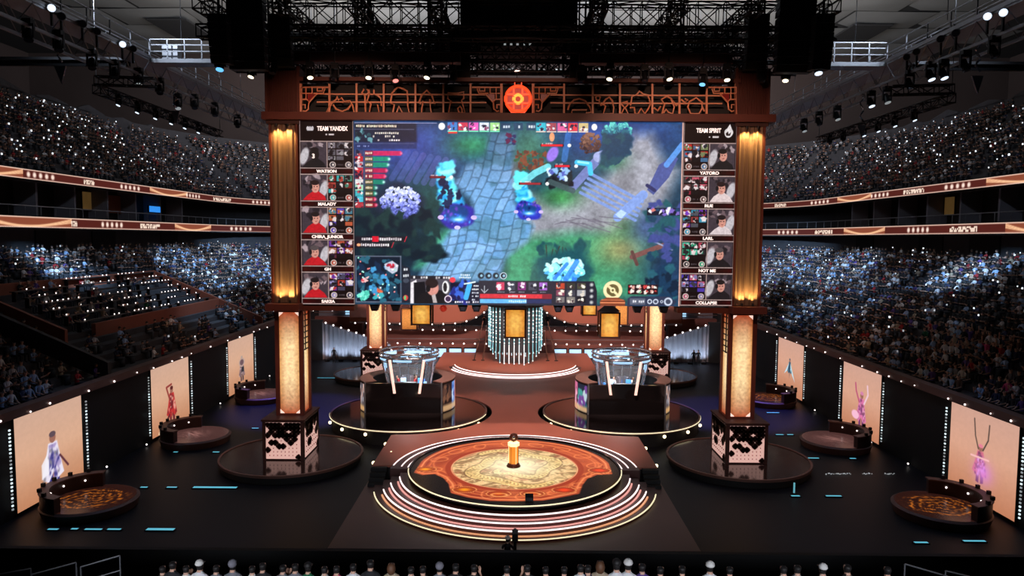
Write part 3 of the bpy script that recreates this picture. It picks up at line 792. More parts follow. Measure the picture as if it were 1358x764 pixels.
# ================================================================ DISPLAYS (the picture on each is painted on to its points)
class CV:
    """small painter: user coordinates (x right, y down), colours 0..255 sRGB, soft edges"""
    def __init__(s, x0, y0, x1, y1, k, bg):
        s.x0, s.y0, s.k = x0, y0, k
        s.w, s.h = int((x1 - x0) * k) + 1, int((y1 - y0) * k) + 1
        s.a = np.zeros((s.h, s.w, 3)); s.a[:] = np.array(bg) / 255.
        s.X = x0 + np.arange(s.w)[None] / k; s.Y = y0 + np.arange(s.h)[:, None] / k
    def win(s, xa, ya, xb, yb):
        i0 = max(0, int((xa - s.x0) * s.k) - 1); i1 = min(s.w, int((xb - s.x0) * s.k) + 3)
        j0 = max(0, int((ya - s.y0) * s.k) - 1); j1 = min(s.h, int((yb - s.y0) * s.k) + 3)
        return slice(j0, max(j0, j1)), slice(i0, max(i0, i1))
    def put(s, w, m, col):
        j, i = w
        if m.size == 0: return
        m = np.clip(m, 0, 1)[..., None]
        c = col if isinstance(col, np.ndarray) and col.ndim == 3 else np.array(col) / 255.
        s.a[j, i] = s.a[j, i] * (1 - m) + c * m
    def rect(s, xa, ya, xb, yb, col, al=1.0, soft=None):
        f = soft or 1.0 / s.k
        w = s.win(xa - f, ya - f, xb + f, yb + f); X = s.X[:, w[1]]; Y = s.Y[w[0]]
        m = np.clip((X - xa) / f + .5, 0, 1) * np.clip((xb - X) / f + .5, 0, 1) * np.clip((Y - ya) / f + .5, 0, 1) * np.clip((yb - Y) / f + .5, 0, 1)
        s.put(w, m * al, col); return s
    def frame(s, xa, ya, xb, yb, t, col):
        s.rect(xa, ya, xb, ya + t, col).rect(xa, yb - t, xb, yb, col).rect(xa, ya, xa + t, yb, col).rect(xb - t, ya, xb, yb, col); return s
    def ell(s, cx, cy, rx, ry, col, al=1.0, soft=0.15, rot=0.0, rough=0.0, seed=0):
        R = max(rx, ry) * (1 + soft + rough)
        w = s.win(cx - R, cy - R, cx + R, cy + R); X = s.X[:, w[1]] - cx; Y = s.Y[w[0]] - cy
        c, n = math.cos(rot), math.sin(rot)
        u, v = (X * c + Y * n) / rx, (-X * n + Y * c) / ry
        d = np.sqrt(u * u + v * v)
        if rough:
            th = np.arctan2(v, u); r = np.random.RandomState(seed)
            for q in range(2, 6): d = d * (1 + rough * 0.28 * np.sin(q * th + r.uniform(0, 6)) * r.uniform(.3, 1))
        s.put(w, (1 - d) / max(soft, 1e-3) + .5 if soft < .5 else np.exp(-d * d * 1.6), np.array(col, float)); 
        return s
    def glow(s, cx, cy, rx, ry, col, al=1.0, rot=0.0):
        R = max(rx, ry) * 2.2
        w = s.win(cx - R, cy - R, cx + R, cy + R); X = s.X[:, w[1]] - cx; Y = s.Y[w[0]] - cy
        c, n = math.cos(rot), math.sin(rot)
        u, v = (X * c + Y * n) / rx, (-X * n + Y * c) / ry
        s.put(w, al * np.exp(-(u * u + v * v)), col); return s
    def sd(s, pts, w):
        X = s.X[:, w[1]]; Y = s.Y[w[0]]
        X, Y = np.broadcast_arrays(X, Y)
        ins = np.zeros(X.shape, bool); dist = np.full(X.shape, 1e9)
        n = len(pts)
        for i in range(n):
            (ax, ay), (bx_, by_) = pts[i], pts[(i + 1) % n]
            dx, dy = bx_ - ax, by_ - ay
            t = np.clip(((X - ax) * dx + (Y - ay) * dy) / (dx * dx + dy * dy + 1e-9), 0, 1)
            dist = np.minimum(dist, np.hypot(X - ax - t * dx, Y - ay - t * dy))
            if ay != by_: ins ^= ((ay > Y) != (by_ > Y)) & (X < dx * (Y - ay) / (by_ - ay) + ax)
        return np.where(ins, dist, -dist)
    def poly(s, pts, col, al=1.0, soft=None):
        f = soft or 1.2 / s.k
        xs = [p[0] for p in pts]; ys = [p[1] for p in pts]
        w = s.win(min(xs) - f, min(ys) - f, max(xs) + f, max(ys) + f)
        s.put(w, al * np.clip(s.sd(pts, w) / f + .5, 0, 1), col); return s
    def line(s, pts, t, col, al=1.0, soft=None):
        f = soft or 1.2 / s.k
        xs = [p[0] for p in pts]; ys = [p[1] for p in pts]
        w = s.win(min(xs) - t - f, min(ys) - t - f, max(xs) + t + f, max(ys) + t + f)
        X, Y = np.broadcast_arrays(s.X[:, w[1]], s.Y[w[0]]); d = np.full(X.shape, 1e9)
        for (ax, ay), (bx_, by_) in zip(pts[:-1], pts[1:]):
            dx, dy = bx_ - ax, by_ - ay
            q = np.clip(((X - ax) * dx + (Y - ay) * dy) / (dx * dx + dy * dy + 1e-9), 0, 1)
            d = np.minimum(d, np.hypot(X - ax - q * dx, Y - ay - q * dy))
        s.put(w, al * np.clip((t / 2 - d) / f + .5, 0, 1), col); return s
    def dash(s, x0, x1, y, t, col, seed, gap=.25, step=None):
        """an unreadable run of small glyphs"""
        r = random.Random(seed); x = x0; step = step or t * .8
        while x < x1:
            if r.random() > gap:
                s.rect(x, y - t / 2 * r.uniform(.6, 1), x + step * .72, y + t / 2 * r.uniform(.6, 1), col, r.uniform(.7, 1))
            x += step
        return s
    def blob(s, xa, ya, xb, yb, cols, n, seed, r0, r1, al=.85):
        r = random.Random(seed)
        for _ in range(n):
            q = r.uniform(r0, r1)
            s.ell(r.uniform(xa, xb), r.uniform(ya, yb), q, q * r.uniform(.5, 1), r.choice(cols), al, .4, r.uniform(0, 3), .5, r.randint(0, 999))
        return s
    def grain(s, amp, cell, seed, w=None):
        j, i = w or (slice(0, s.h), slice(0, s.w))
        s.a[j, i] *= 1 + amp * (vnoise(s.a[j, i].shape[:2], cell * s.k, seed)[..., None] - .5) * 2
        return s

def vnoise(shape, cell, seed, octv=3):
    r = np.random.RandomState(seed); out = np.zeros(shape); amp = 1.0; tot = 0
    for _ in range(octv):
        gh, gw = int(shape[0] / cell) + 3, int(shape[1] / cell) + 3
        g = r.rand(gh, gw)
        y = np.arange(shape[0]) / cell; x = np.arange(shape[1]) / cell
        yi, xi = y.astype(int), x.astype(int); fy, fx = (y - yi)[:, None], (x - xi)[None]
        fy = fy * fy * (3 - 2 * fy); fx = fx * fx * (3 - 2 * fx)
        a = g[yi][:, xi] * (1 - fx) + g[yi][:, xi + 1] * fx
        b = g[yi + 1][:, xi] * (1 - fx) + g[yi + 1][:, xi + 1] * fx
        out += amp * (a * (1 - fy) + b * fy); tot += amp; amp *= .5; cell = max(cell / 2, 1.01)
    return out / tot

def canopy(c, cx, cy, rx, ry, cols, n, seed, r0=4, r1=9):
    """leafy crown: many small leaves, paler above, darker below"""
    r = random.Random(seed)
    pts_ = []
    while len(pts_) < n:
        u, v = r.uniform(-1, 1), r.uniform(-1, 1)
        if u * u + v * v < 1 + .12 * math.sin(7 * math.atan2(v, u) + seed): pts_.append((v + r.uniform(-.3, .3), u, v))
    for k_, u, v in sorted(pts_, key=lambda q: -q[0]):
        t = min(.999, max(0, (1 - k_) / 2 * .8 + r.uniform(-.12, .3)))
        col = cols[int(t * len(cols))]
        q = r.uniform(r0, r1)
        c.ell(cx + u * rx, cy + v * ry, q, q * r.uniform(.45, .8), col, .9, .35, r.uniform(0, 3))
# ---------------------------------------------------------------- main screen: a game scene seen from above
c = CV(0, 12, 1305, 750, 0.5, (32, 60, 82))
# ground
c.glow(230, 120, 260, 110, (52, 70, 160), .85)
c.glow(1000, 60, 330, 90, (40, 70, 150), .75)
c.glow(100, 480, 220, 170, (10, 24, 34), .95)
c.glow(470, 105, 110, 60, (54, 128, 92), .95)
c.glow(300, 330, 90, 120, (34, 70, 66), .8)
c.poly([(690, 300), (800, 330), (1000, 230), (1110, 60), (1180, 60), (1230, 170), (1290, 200), (1240, 330), (1090, 420), (1040, 480), (900, 470), (700, 540), (600, 520)], (140, 140, 150), .95, 60)
c.poly([(240, 600), (300, 470), (400, 430), (330, 600)], (66, 150, 118), .9, 40)
c.poly([(590, 650), (610, 540), (700, 470), (860, 450), (1050, 450), (1200, 470), (1220, 720), (600, 740)], (60, 134, 98), .97, 55)
c.glow(1070, 520, 100, 65, (160, 140, 88), .75)
c.glow(1090, 430, 60, 45, (96, 150, 80), .7)
c.glow(1240, 600, 110, 130, (26, 48, 78), .95)
c.glow(1180, 430, 90, 70, (66, 84, 130), .85)
c.glow(820, 310, 80, 45, (58, 132, 74), .95)
c.glow(700, 110, 100, 110, (70, 118, 96), .85)
c.glow(610, 220, 50, 60, (190, 140, 118), .7)
c.glow(1020, 160, 60, 40, (60, 140, 92), .8)
c.grain(.20, 60, 1).grain(.14, 14, 2)
# stone road
road = [(540, 55), (640, 55), (632, 200), (640, 330), (720, 430), (690, 490), (600, 560), (575, 650), (250, 650), (290, 580), (390, 440), (470, 400), (470, 330), (400, 260), (440, 190), (520, 150)]
xs = [p[0] for p in road]; ys = [p[1] for p in road]
W = c.win(min(xs), min(ys), max(xs), max(ys))
m = np.clip(c.sd(road, W) / 26 + .5, 0, 1)
X, Y = np.broadcast_arrays(c.X[:, W[1]], c.Y[W[0]])
u = (X - 540 + (Y - 55) * .34) + 9 * np.sin(Y * .021); vv = Y + 7 * np.sin(X * .03)
sc = 1 + (Y - 55) / 700.
rr = np.random.RandomState(5)
cols_u = np.cumsum(rr.uniform(30, 56, 24)) - 420          # irregular courses of dressed stones
ci = np.clip(np.searchsorted(cols_u, u), 1, 23)
ul, ur = cols_u[ci - 1], cols_u[ci]
yb_ = np.zeros(X.shape); yt_ = np.zeros(X.shape); idv = np.zeros(X.shape)
for k in range(1, 24):
    cuts = np.cumsum(rr.uniform(26, 78, 26)) - 40
    ii = np.clip(np.searchsorted(cuts, vv), 1, 25); m_ = ci == k
    yb_ = np.where(m_, cuts[ii - 1], yb_); yt_ = np.where(m_, cuts[ii], yt_); idv = np.where(m_, rr.rand(30)[ii], idv)
dd = np.minimum(np.minimum(u - ul, ur - u), np.minimum(vv - yb_, yt_ - vv))
cd = np.hypot(np.minimum(u - ul, ur - u) - 9, np.minimum(vv - yb_, yt_ - vv) - 9)
dd = np.where((np.minimum(u - ul, ur - u) < 9) & (np.minimum(vv - yb_, yt_ - vv) < 9), 9 - cd, dd)
edge = np.clip((dd - .8) / 4.0, 0, 1)
base = np.stack([92 + 36 * idv, 140 + 30 * idv, 186 + 30 * idv], -1) / 255.
base = base * (.74 + .26 * edge[..., None])
mossy = np.clip((vnoise(X.shape, 26, 3) - .5) * 9, 0, 1)[..., None] * .55
base = base * (1 - mossy) + (base * .5 + np.array([.12, .27, .25]) * .5) * mossy
fade = np.clip((Y - 60) / 240., 0, 1)[..., None]
base = base * (.66 + .40 * fade)
c.put(W, m * .95, base)
# wooden ramp left, stair planks right
for k in range(7):
    c.line([(150 + k * 32, 240 + k * 4), (215 + k * 30, 135 + k * 6)], 24, (80 + 8 * (k % 3), 92 + 6 * (k % 2), 165), .45)
for k in range(5):
    q = k * 17
    c.line([(900 + q * .6, 262 - q * 1.1 + 30), (1120 + q * .4, 362 - q * 1.1 + 40)], 12, (112, 138, 198), .95)
c.line([(870, 270), (985, 140)], 34, (104, 116, 170)); c.ell(975, 150, 26, 22, (150, 160, 205))
c.line([(1050, 390), (1150, 300)], 36, (120, 146, 205)); c.poly([(1040, 380), (1062, 360), (1085, 372), (1064, 398)], (170, 196, 232))
c.poly([(1165, 280), (1210, 180), (1270, 140), (1285, 155), (1250, 230), (1190, 300)], (72, 82, 138)); c.line([(1165, 262), (1195, 282)], 14, (46, 48, 90))
c.line([(1240, 180), (1300, 100)], 22, (90, 150, 225), .8)
for k in range(9): c.line([(800 + k * 22, 420 - k * 9 % 40), (900 + k * 24, 395 + (k * 23) % 60)], 4, (96, 92, 106), .7)
c.line([(1110, 550), (1240, 500)], 20, (112, 74, 72)); c.line([(1130, 580), (1110, 530)], 14, (90, 62, 60)); c.line([(1180, 480), (1270, 520)], 6, (140, 150, 180))
# trees
c.ell(185, 345, 95, 82, (28, 38, 58), 1, .3, 0, .3, 3)
canopy(c, 184, 336, 78, 64, [(52, 58, 120), (84, 92, 172), (112, 122, 204), (146, 156, 226), (178, 186, 240), (206, 212, 250)], 420, 4)
canopy(c, 935, 96, 42, 40, [(48, 34, 40), (74, 50, 50), (100, 70, 60), (128, 92, 78)], 160, 7)
canopy(c, 1040, 46, 62, 32, [(20, 60, 84), (36, 96, 116), (60, 146, 156), (96, 190, 184)], 170, 8)
c.blob(1000, 70, 1080, 170, [(24, 58, 84), (30, 70, 86)], 30, 9, 14, 30, .7)
c.blob(640, 130, 760, 200, [(124, 74, 56), (96, 60, 52), (60, 90, 66)], 60, 10, 5, 12, .7)
c.blob(1180, 330, 1300, 560, [(28, 60, 84), (34, 80, 90), (60, 70, 130)], 40, 11, 12, 30, .6)
c.blob(1170, 590, 1290, 720, [(22, 52, 80), (36, 84, 100), (16, 34, 54)], 40, 12, 12, 28, .7)
c.blob(0, 380, 330, 560, [(12, 28, 40), (18, 40, 48), (26, 50, 52)], 60, 13, 18, 44, .6)
c.blob(720, 500, 930, 640, [(40, 92, 84), (52, 110, 92), (30, 74, 80)], 40, 14, 14, 30, .5)
for k in range(8): c.line([(770 + k * 16, 560), (780 + k * 13 + (k % 3 - 1) * 14, 505 + (k * 17) % 30)], 5, (58, 56, 50), .8)
c.blob(780, 210, 870, 260, [(18, 24, 34), (30, 40, 46)], 30, 15, 10, 22, .9)
# glowing water-like figures with plain round bodies
def glow_figure(cx, cy, k, seed, body):
    r = random.Random(seed)
    for q in range(26):
        t = q / 26
        c.ell(cx - 40 * k * math.sin(t * 2.2) + r.uniform(-14, 14) * k, cy - 190 * k * t + r.uniform(-8, 8), (36 - 14 * t) * k, (26 - 8 * t) * k, r.choice([(96, 220, 240), (70, 190, 230), (150, 240, 250), (40, 150, 215)]), .8, .45, 0, .5, q)
    c.ell(cx + 6 * k, cy + 20 * k, 70 * k, 50 * k, body, 1, .2, 0, .25, seed); c.ell(cx + 4 * k, cy + 6 * k, 46 * k, 30 * k, (24, 60, 120), 1, .3)
    for q in range(26): c.ell(cx + r.uniform(-50, 60) * k, cy + r.uniform(-30, 52) * k, r.uniform(5, 13) * k, r.uniform(4, 8) * k, r.choice([(110, 70, 190), (60, 80, 210), (70, 150, 230), (36, 30, 110), (20, 24, 80), (90, 60, 170)]), .7, .5, r.uniform(0, 3))
    c.ell(cx + 8 * k, cy + 32 * k, 40 * k, 15 * k, (70, 170, 240), .8, .5); c.ell(cx + 10 * k, cy + 34 * k, 22 * k, 7 * k, (190, 240, 255), .9, .5)
    for q in (-1, 1): c.ell(cx + (6 + q * 66) * k, cy + 25 * k, 12 * k, 9 * k, (190, 170, 255))
    c.ell(cx + 6 * k, cy + 66 * k, 12 * k, 8 * k, (190, 180, 255))
glow_figure(405, 370, 1.0, 21, (52, 44, 150))
c.blob(340, 250, 420, 360, [(22, 30, 60), (30, 44, 80)], 16, 22, 8, 18, .8)
glow_figure(690, 352, .75, 23, (46, 50, 170))
c.line([(650, 270), (720, 215), (770, 190)], 26, (120, 220, 230), .8)
c.line([(885, 172), (935, 178), (940, 215)], 20, (60, 180, 230), .95); c.line([(890, 170), (930, 175)], 8, (140, 230, 250))
c.line([(780, 250), (870, 285)], 22, (60, 80, 84), .9)
c.blob(760, 190, 850, 240, [(130, 170, 225), (80, 90, 170), (190, 215, 240)], 20, 24, 6, 14)
c.ell(840, 600, 118, 76, (24, 74, 84), .6, .4, 0, .2, 5)
canopy(c, 840, 606, 76, 50, [(50, 120, 220), (70, 160, 236), (120, 215, 246), (190, 248, 244), (150, 236, 235)], 190, 25, 6, 15); c.line([(800, 640), (850, 580)], 14, (44, 110, 220), .8)
c.line([(845, 645), (890, 570)], 20, (50, 120, 225), .8)
c.line([(850, 60), (835, 160)], 24, (70, 130, 220), .5); c.ell(788, 140, 20, 32, (140, 110, 210), .9, .3, .5)
c.ell(785, 72, 10, 18, (240, 150, 110)); c.blob(610, 60, 640, 100, [(90, 40, 70), (50, 50, 90)], 10, 26, 6, 12)
for (a_, b_, y_, col) in ((300, 365, 234, (110, 36, 44)), (740, 832, 105, (206, 44, 52)), (795, 860, 187, (206, 36, 52)), (655, 746, 258, (150, 50, 56))):
    c.rect(a_, y_ - 5, b_, y_ + 5, (40, 20, 24)).rect(a_ + 3, y_ - 4, b_ - 4, y_ + 4, col).dash(a_ + 6, a_ + (b_ - a_) * .5, y_ - 7, 6, (240, 190, 190), int(a_)); c.ell(b_ + 22, y_, 7, 7, (220, 240, 250))
# overlays: top bar of small square portraits
for k in range(5):
    for (bx0, ln) in ((372, (110, 220, 170)), (722, (214, 190, 180))):
        x = bx0 + k * 42
        c.rect(x, 16, x + 38, 48, [(70, 120, 190), (190, 60, 80), (210, 90, 170), (200, 205, 220), (150, 200, 130)][k] if bx0 == 372 else [(60, 170, 190), (150, 70, 80), (200, 90, 140), (214, 60, 70), (190, 170, 120)][k])
        c.blob(x + 4, 20, x + 34, 44, [(230, 220, 225), (40, 40, 60), (120, 60, 90)], 5, 30 + k + int(bx0), 4, 8).rect(x, 49, x + 38, 53, ln)
c.rect(375, 53, 410, 60, (220, 60, 50)); c.ell(349, 32, 13, 14, (226, 230, 240)); c.ell(952, 32, 11, 13, (236, 238, 244))
for x in (602, 652, 702): c.rect(x - 18, 16, x + 18, 46, (44, 62, 92), .7).dash(x - 10, x + 12, 32, 12, (210, 220, 235), x)
# left column: caption, stats, bars
c.rect(3, 20, 250, 98, (18, 18, 24), .72, 10).rect(3, 98, 250, 122, (34, 44, 84), .8, 6)
c.rect(3, 18, 330, 21, (150, 150, 190), .8).rect(3, 44, 240, 46, (120, 120, 150), .8).rect(3, 100, 240, 102, (96, 100, 130), .8)
c.dash(10, 166, 32, 11, (248, 220, 190), 41, .08, 7)
c.blob(14, 52, 66, 92, [(40, 70, 80), (90, 140, 150), (20, 30, 40)], 10, 42, 5, 12)
c.dash(76, 176, 60, 9, (240, 224, 206), 43, .3, 8).dash(76, 176, 73, 9, (240, 224, 206), 44, .4, 8).dash(86, 200, 88, 9, (235, 220, 220), 45, .4, 9)
c.dash(14, 66, 112, 7, (130, 140, 190), 46, .1, 6).dash(118, 220, 112, 9, (200, 205, 235), 47, .65, 10)
for k, (ln, col) in enumerate(((112, (186, 36, 84)), (64, (22, 130, 104)), (60, (22, 130, 104)), (54, (170, 30, 74)), (48, (186, 30, 76)), (42, (24, 120, 100)), (12, (20, 110, 90)), (10, (20, 110, 90)), (8, (150, 30, 50)), (12, (130, 20, 40)))):
    y = 140 + k * 23
    c.rect(4, y - 11, 36, y + 11, [(60, 60, 96), (170, 36, 44), (170, 160, 170), (186, 40, 50), (120, 30, 50), (190, 190, 190), (150, 200, 170), (60, 160, 170), (70, 170, 190), (160, 40, 50)][k]).blob(7, y - 8, 33, y + 8, [(230, 200, 200), (30, 30, 50), (160, 60, 70)], 4, 50 + k, 4, 8)
    c.rect(44, y - 10, 76, y + 10, (90, 84, 40) if col[1] > 60 else (150, 30, 40), .75).dash(46, 74, y, 10, (244, 214, 190), 60 + k, .05, 7)
    c.rect(76, y - 9, 76 + ln, y + 9, col, .95).ell(76 + ln, y, 7, 7, (180, 230, 220) if col[1] > 60 else (240, 110, 150), .8, .6)
c.rect(40, 132, 42, 355, (90, 86, 100))
for k, y in enumerate((484, 508)):
    c.rect(0, y - 11, 205 - 55 * k, y + 11, (30, 16, 26), .7, 10).dash(28 if k == 0 else 14, 190 - 50 * k, y, 13, (232, 222, 226), 70 + k, .05, 9)
    c.line([(200 - 52 * k, y + 10), (208 - 52 * k, y - 10)], 3, (190, 40, 60))
c.rect(70, 473, 96, 495, (190, 24, 44)); c.rect(3, 498, 25, 516, (30, 16, 26)); c.ell(16, 508, 8, 6, (220, 150, 110))
# map inset
c.rect(2, 552, 186, 742, (14, 26, 42)).frame(2, 552, 186, 742, 4, (96, 104, 122))
c.blob(10, 562, 178, 735, [(26, 60, 82), (40, 90, 110), (20, 40, 66)], 46, 80, 6, 18, .7)
c.blob(60, 600, 140, 700, [(50, 120, 160), (64, 140, 190)], 16, 81, 6, 14, .7)
c.poly([(118, 585), (150, 572), (175, 590), (170, 615), (150, 625), (122, 605)], (176, 180, 196)); c.blob(130, 588, 162, 606, [(190, 40, 60), (140, 40, 60)], 6, 82, 5, 9)
c.blob(12, 700, 52, 736, [(70, 180, 160), (110, 210, 190)], 14, 83, 6, 12); c.blob(28, 640, 52, 660, [(190, 60, 70), (220, 170, 170)], 8, 84, 4, 8)
c.blob(84, 690, 108, 706, [(200, 90, 60)], 5, 85, 4, 8); c.blob(80, 708, 110, 722, [(60, 160, 170)], 6, 86, 6, 12)
for q in range(26): c.ell(rnd.uniform(10, 178), rnd.uniform(560, 730), 3.4, 3.4, rnd.choice([(225, 230, 235), (150, 220, 200), (210, 120, 120)]))
c.poly([(188, 590), (218, 598), (226, 640), (226, 742), (188, 742)], (30, 34, 46)); c.dash(196, 214, 606, 12, (225, 228, 234), 87, 0, 9).dash(194, 216, 632, 12, (225, 228, 234), 88, 0, 8); c.ell(205, 652, 12, 10, (60, 66, 80)); c.ell(203, 722, 10, 11, (190, 60, 60)); c.ell(201, 722, 4, 9, (90, 180, 110))
# live picture of a person in a dark jacket with headphones
c.rect(222, 632, 382, 745, (74, 70, 80)); c.rect(222, 632, 382, 645, (36, 34, 42)).dash(224, 380, 639, 11, (222, 216, 220), 89, .45, 10)
c.poly([(222, 745), (224, 660), (246, 648), (256, 700), (240, 745)], (206, 200, 206)); c.poly([(236, 660), (280, 655), (290, 745), (236, 745)], (20, 20, 26))
c.poly([(240, 745), (262, 708), (300, 690), (345, 690), (376, 716), (384, 745)], (26, 24, 28)); c.ell(312, 682, 24, 30, (190, 130, 120)); c.ell(308, 662, 26, 20, (40, 30, 32)); c.ell(294, 684, 9, 14, (24, 22, 26)); c.poly([(308, 712), (322, 706), (330, 742), (314, 742)], (170, 160, 160)); c.ell(364, 678, 14, 26, (220, 216, 220), 1, .2); c.ell(362, 678, 8, 19, (40, 36, 40))
c.ell(392, 648, 12, 11, (216, 60, 70))
c.rect(384, 660, 498, 745, (14, 18, 42)); c.blob(390, 664, 450, 735, [(30, 40, 120), (50, 90, 190), (20, 20, 70)], 20, 90, 8, 20); c.line([(446, 720), (460, 668)], 20, (60, 160, 220)); c.line([(440, 664), (482, 656)], 6, (200, 225, 230))
for k in range(5): c.dash(470, 492, 672 + k * 14, 8, (220, 224, 235), 91 + k, .1, 7)
c.ell(374, 726, 15, 15, (220, 200, 220)); c.ell(374, 726, 11, 11, (60, 40, 70)); c.dash(392, 500, 738, 9, (225, 220, 230), 97, .3, 9); c.dash(424, 458, 628, 9, (225, 235, 245), 98, 0, 8); c.dash(418, 462, 638, 7, (225, 235, 245), 99, 0, 7)
for k in range(4): c.ell(506 + k * 30, 630, 14, 14, (190, 205, 220) if k == 3 else (60, 84, 104)); c.ell(506 + k * 30, 630, 11, 11, (24, 32, 44)); c.ell(508 + k * 30, 630, 5, 6, (130, 170, 190))
# bottom console
c.poly([(498, 650), (960, 650), (972, 690), (972, 750), (498, 750)], (34, 34, 46))
c.line([(508, 686), (520, 700), (534, 686)], 3, (170, 175, 185)); c.line([(520, 672), (520, 698)], 3, (170, 175, 185))
for k, col in enumerate(((190, 60, 90), (56, 60, 74), (120, 40, 110), (66, 66, 80), (150, 90, 180))):
    x = 568 + k * 43; c.rect(x, 656, x + 32, 688, col).blob(x + 5, 660, x + 27, 684, [(240, 190, 210), (210, 215, 225), (30, 30, 44)], 5, 110 + k, 4, 8); c.dash(x + 4, x + 30, 696, 5, (150, 150, 165), 120 + k, .2, 6)
c.rect(502, 704, 790, 722, (196, 48, 58)).rect(752, 704, 790, 722, (120, 30, 44)).rect(502, 725, 690, 742, (92, 164, 232)).rect(690, 725, 790, 742, (36, 44, 84)); c.dash(616, 688, 713, 10, (250, 225, 225), 130, .05, 8).dash(618, 686, 734, 10, (200, 225, 245), 131, .05, 8)
for k in range(9):
    x, y = 808 + (k % 3) * 42, 658 + (k // 3) * 28
    c.rect(x, y, x + 34, y + 24, [(170, 60, 40), (50, 50, 44), (70, 70, 56), (120, 60, 80), (60, 60, 72), (150, 150, 155), (110, 105, 105), (120, 115, 110), (20, 20, 28)][k]).blob(x + 6, y + 4, x + 28, y + 20, [(240, 225, 200), (200, 190, 180), (60, 40, 50)], 3, 140 + k, 4, 9)
for k in range(4): c.ell(950, 664 + k * 24, 9, 9, (90, 92, 100)); c.ell(950, 664 + k * 24, 5, 5, (170, 170, 172))
# round cream emblem on its plinth
c.ell(1035, 686, 38, 38, (246, 206, 160), 1, .06); c.ell(1035, 686, 25, 25, (96, 84, 52), 1, .08); c.line([(1012, 664), (1058, 708)], 10, (246, 206, 160)); c.ell(1035, 686, 11, 11, (246, 206, 160)); c.ell(1035, 686, 5, 5, (96, 84, 52)); c.line([(1010, 700), (1030, 714)], 5, (246, 206, 160))
c.poly([(985, 728), (1010, 716), (1060, 716), (1085, 728), (1085, 750), (985, 750)], (120, 60, 40)); c.rect(985, 735, 1085, 739, (220, 130, 90)); c.rect(990, 724, 1080, 727, (190, 110, 76))
c.rect(1095, 662, 1216, 702, (40, 18, 24))
for k in range(8): c.blob(1102 + (k % 4) * 30, 668 + (k // 4) * 20, 1118 + (k % 4) * 30, 674 + (k // 4) * 20, [(200, 150, 140), (60, 160, 110) if k == 5 else (180, 60, 60), (220, 210, 200)], 4, 160 + k, 4, 8)
c.poly([(1095, 720), (1110, 710), (1260, 710), (1290, 730), (1280, 748), (1095, 748)], (44, 50, 72)); c.rect(1104, 718, 1166, 744, (84, 90, 106)); c.dash(1116, 1160, 731, 12, (225, 225, 230), 170, .05, 8)
for k in range(4): r_ = (10, 11, 6, 17)[k]; c.ell(1184 + k * 24 + (0 if k < 3 else 2), 731, r_, r_, (176, 184, 200)); c.ell(1184 + k * 24 + (0 if k < 3 else 2), 731, r_ * .6, r_ * .6, (60, 66, 84))
c.rect(1166, 352, 1296, 382, (22, 26, 44)); c.blob(1172, 356, 1290, 378, [(220, 220, 230), (30, 60, 90), (190, 110, 100), (110, 90, 170)], 14, 171, 6, 12)
c.rect(1299, 12, 1305, 750, (190, 150, 140))
c.grain(.10, 8, 9)
c.a = np.clip(c.a * 1.2, 0, 1)
SY = GY + .12
tl, tr, bl = at(470.5, 159.5, Y=SY), at(905.5, 161.5, Y=SY), at(472.5, 404, Y=SY)
screen = thing('video_screen', 'giant video wall showing a game scene in the middle of the gate', 'screen', (0, SY + .5, 10))
zt, zb = 20.98, at(690, 405, Y=SY).z
XL, XR = at(470, 282, Y=SY).x, at(904, 282, Y=SY).x
grid_mesh('display', plane_grid((XL, SY, zt), (XR - XL, 0, 0), (0, 0, zb - zt), c.h, c.w), c.a, 'screen_display', screen)
MB().box(XL, XR, SY + .03, SY + .7, zb, zt).build('cabinet', 'black_metal', screen)
fm = MB()
for k in range(9): fm.box(XL + 1 + k * 2.3, XL + 1.1 + k * 2.3, SY + .7, SY + 1.3, zb, zt)
for k in range(5): fm.box(XL, XR, SY + .8, SY + .9, zb + .5 + k * 2.4, zb + .6 + k * 2.4)
fm.build('rear_frame', 'truss_black', screen, kind='stuff')

# ---------------------------------------------------------------- team screens
def portrait(c, x, y, w_, h_, shirt, hair, seed, back=False, face=(214, 150, 134), chair=(196, 190, 196)):
    """a seated person, head and shoulders, with headphones and a racing chair"""
    r = random.Random(seed)
    c.rect(x, y, x + w_, y + h_, (66, 56, 64)); c.blob(x + 2, y + 1, x + w_ - 2, y + h_ * .4, [(40, 34, 40), (170, 150, 156), (110, 90, 96)], 9, seed, 2, 5, .7)
    c.ell(x + w_ * r.choice([.12, .88]), y + h_ * .55, w_ * .16, h_ * .34, chair, .75, .3, .3)
    hx, hy = x + w_ * r.uniform(.48, .62), y + h_ * r.uniform(.34, .44)
    c.poly([(x + w_ * .02, y + h_), (hx - w_ * .30, hy + h_ * .36), (hx - w_ * .08, hy + h_ * .22), (hx + w_ * .12, hy + h_ * .22), (hx + w_ * .36, hy + h_ * .40), (x + w_ * .98, y + h_)], shirt)
    c.ell(hx, hy + h_ * .06, w_ * .16, h_ * .22, hair if back else face, 1, .15)
    c.ell(hx - w_ * .02, hy - h_ * .115, w_ * .17, h_ * .10, hair, 1, .2)
    if not back:
        for q in (-.3, .5): c.ell(hx + w_ * .14 * q, hy + h_ * .04, 1.0, .7, (60, 34, 34), .8)
        c.ell(hx + .4, hy + h_ * .17, 1.6, .6, (150, 74, 70), .8)
    c.ell(hx - w_ * .17, hy + h_ * .05, w_ * .06, h_ * .10, (28, 26, 30))
    c.rect(x, y + h_ - .5, x + w_, y + h_, (20, 16, 18))
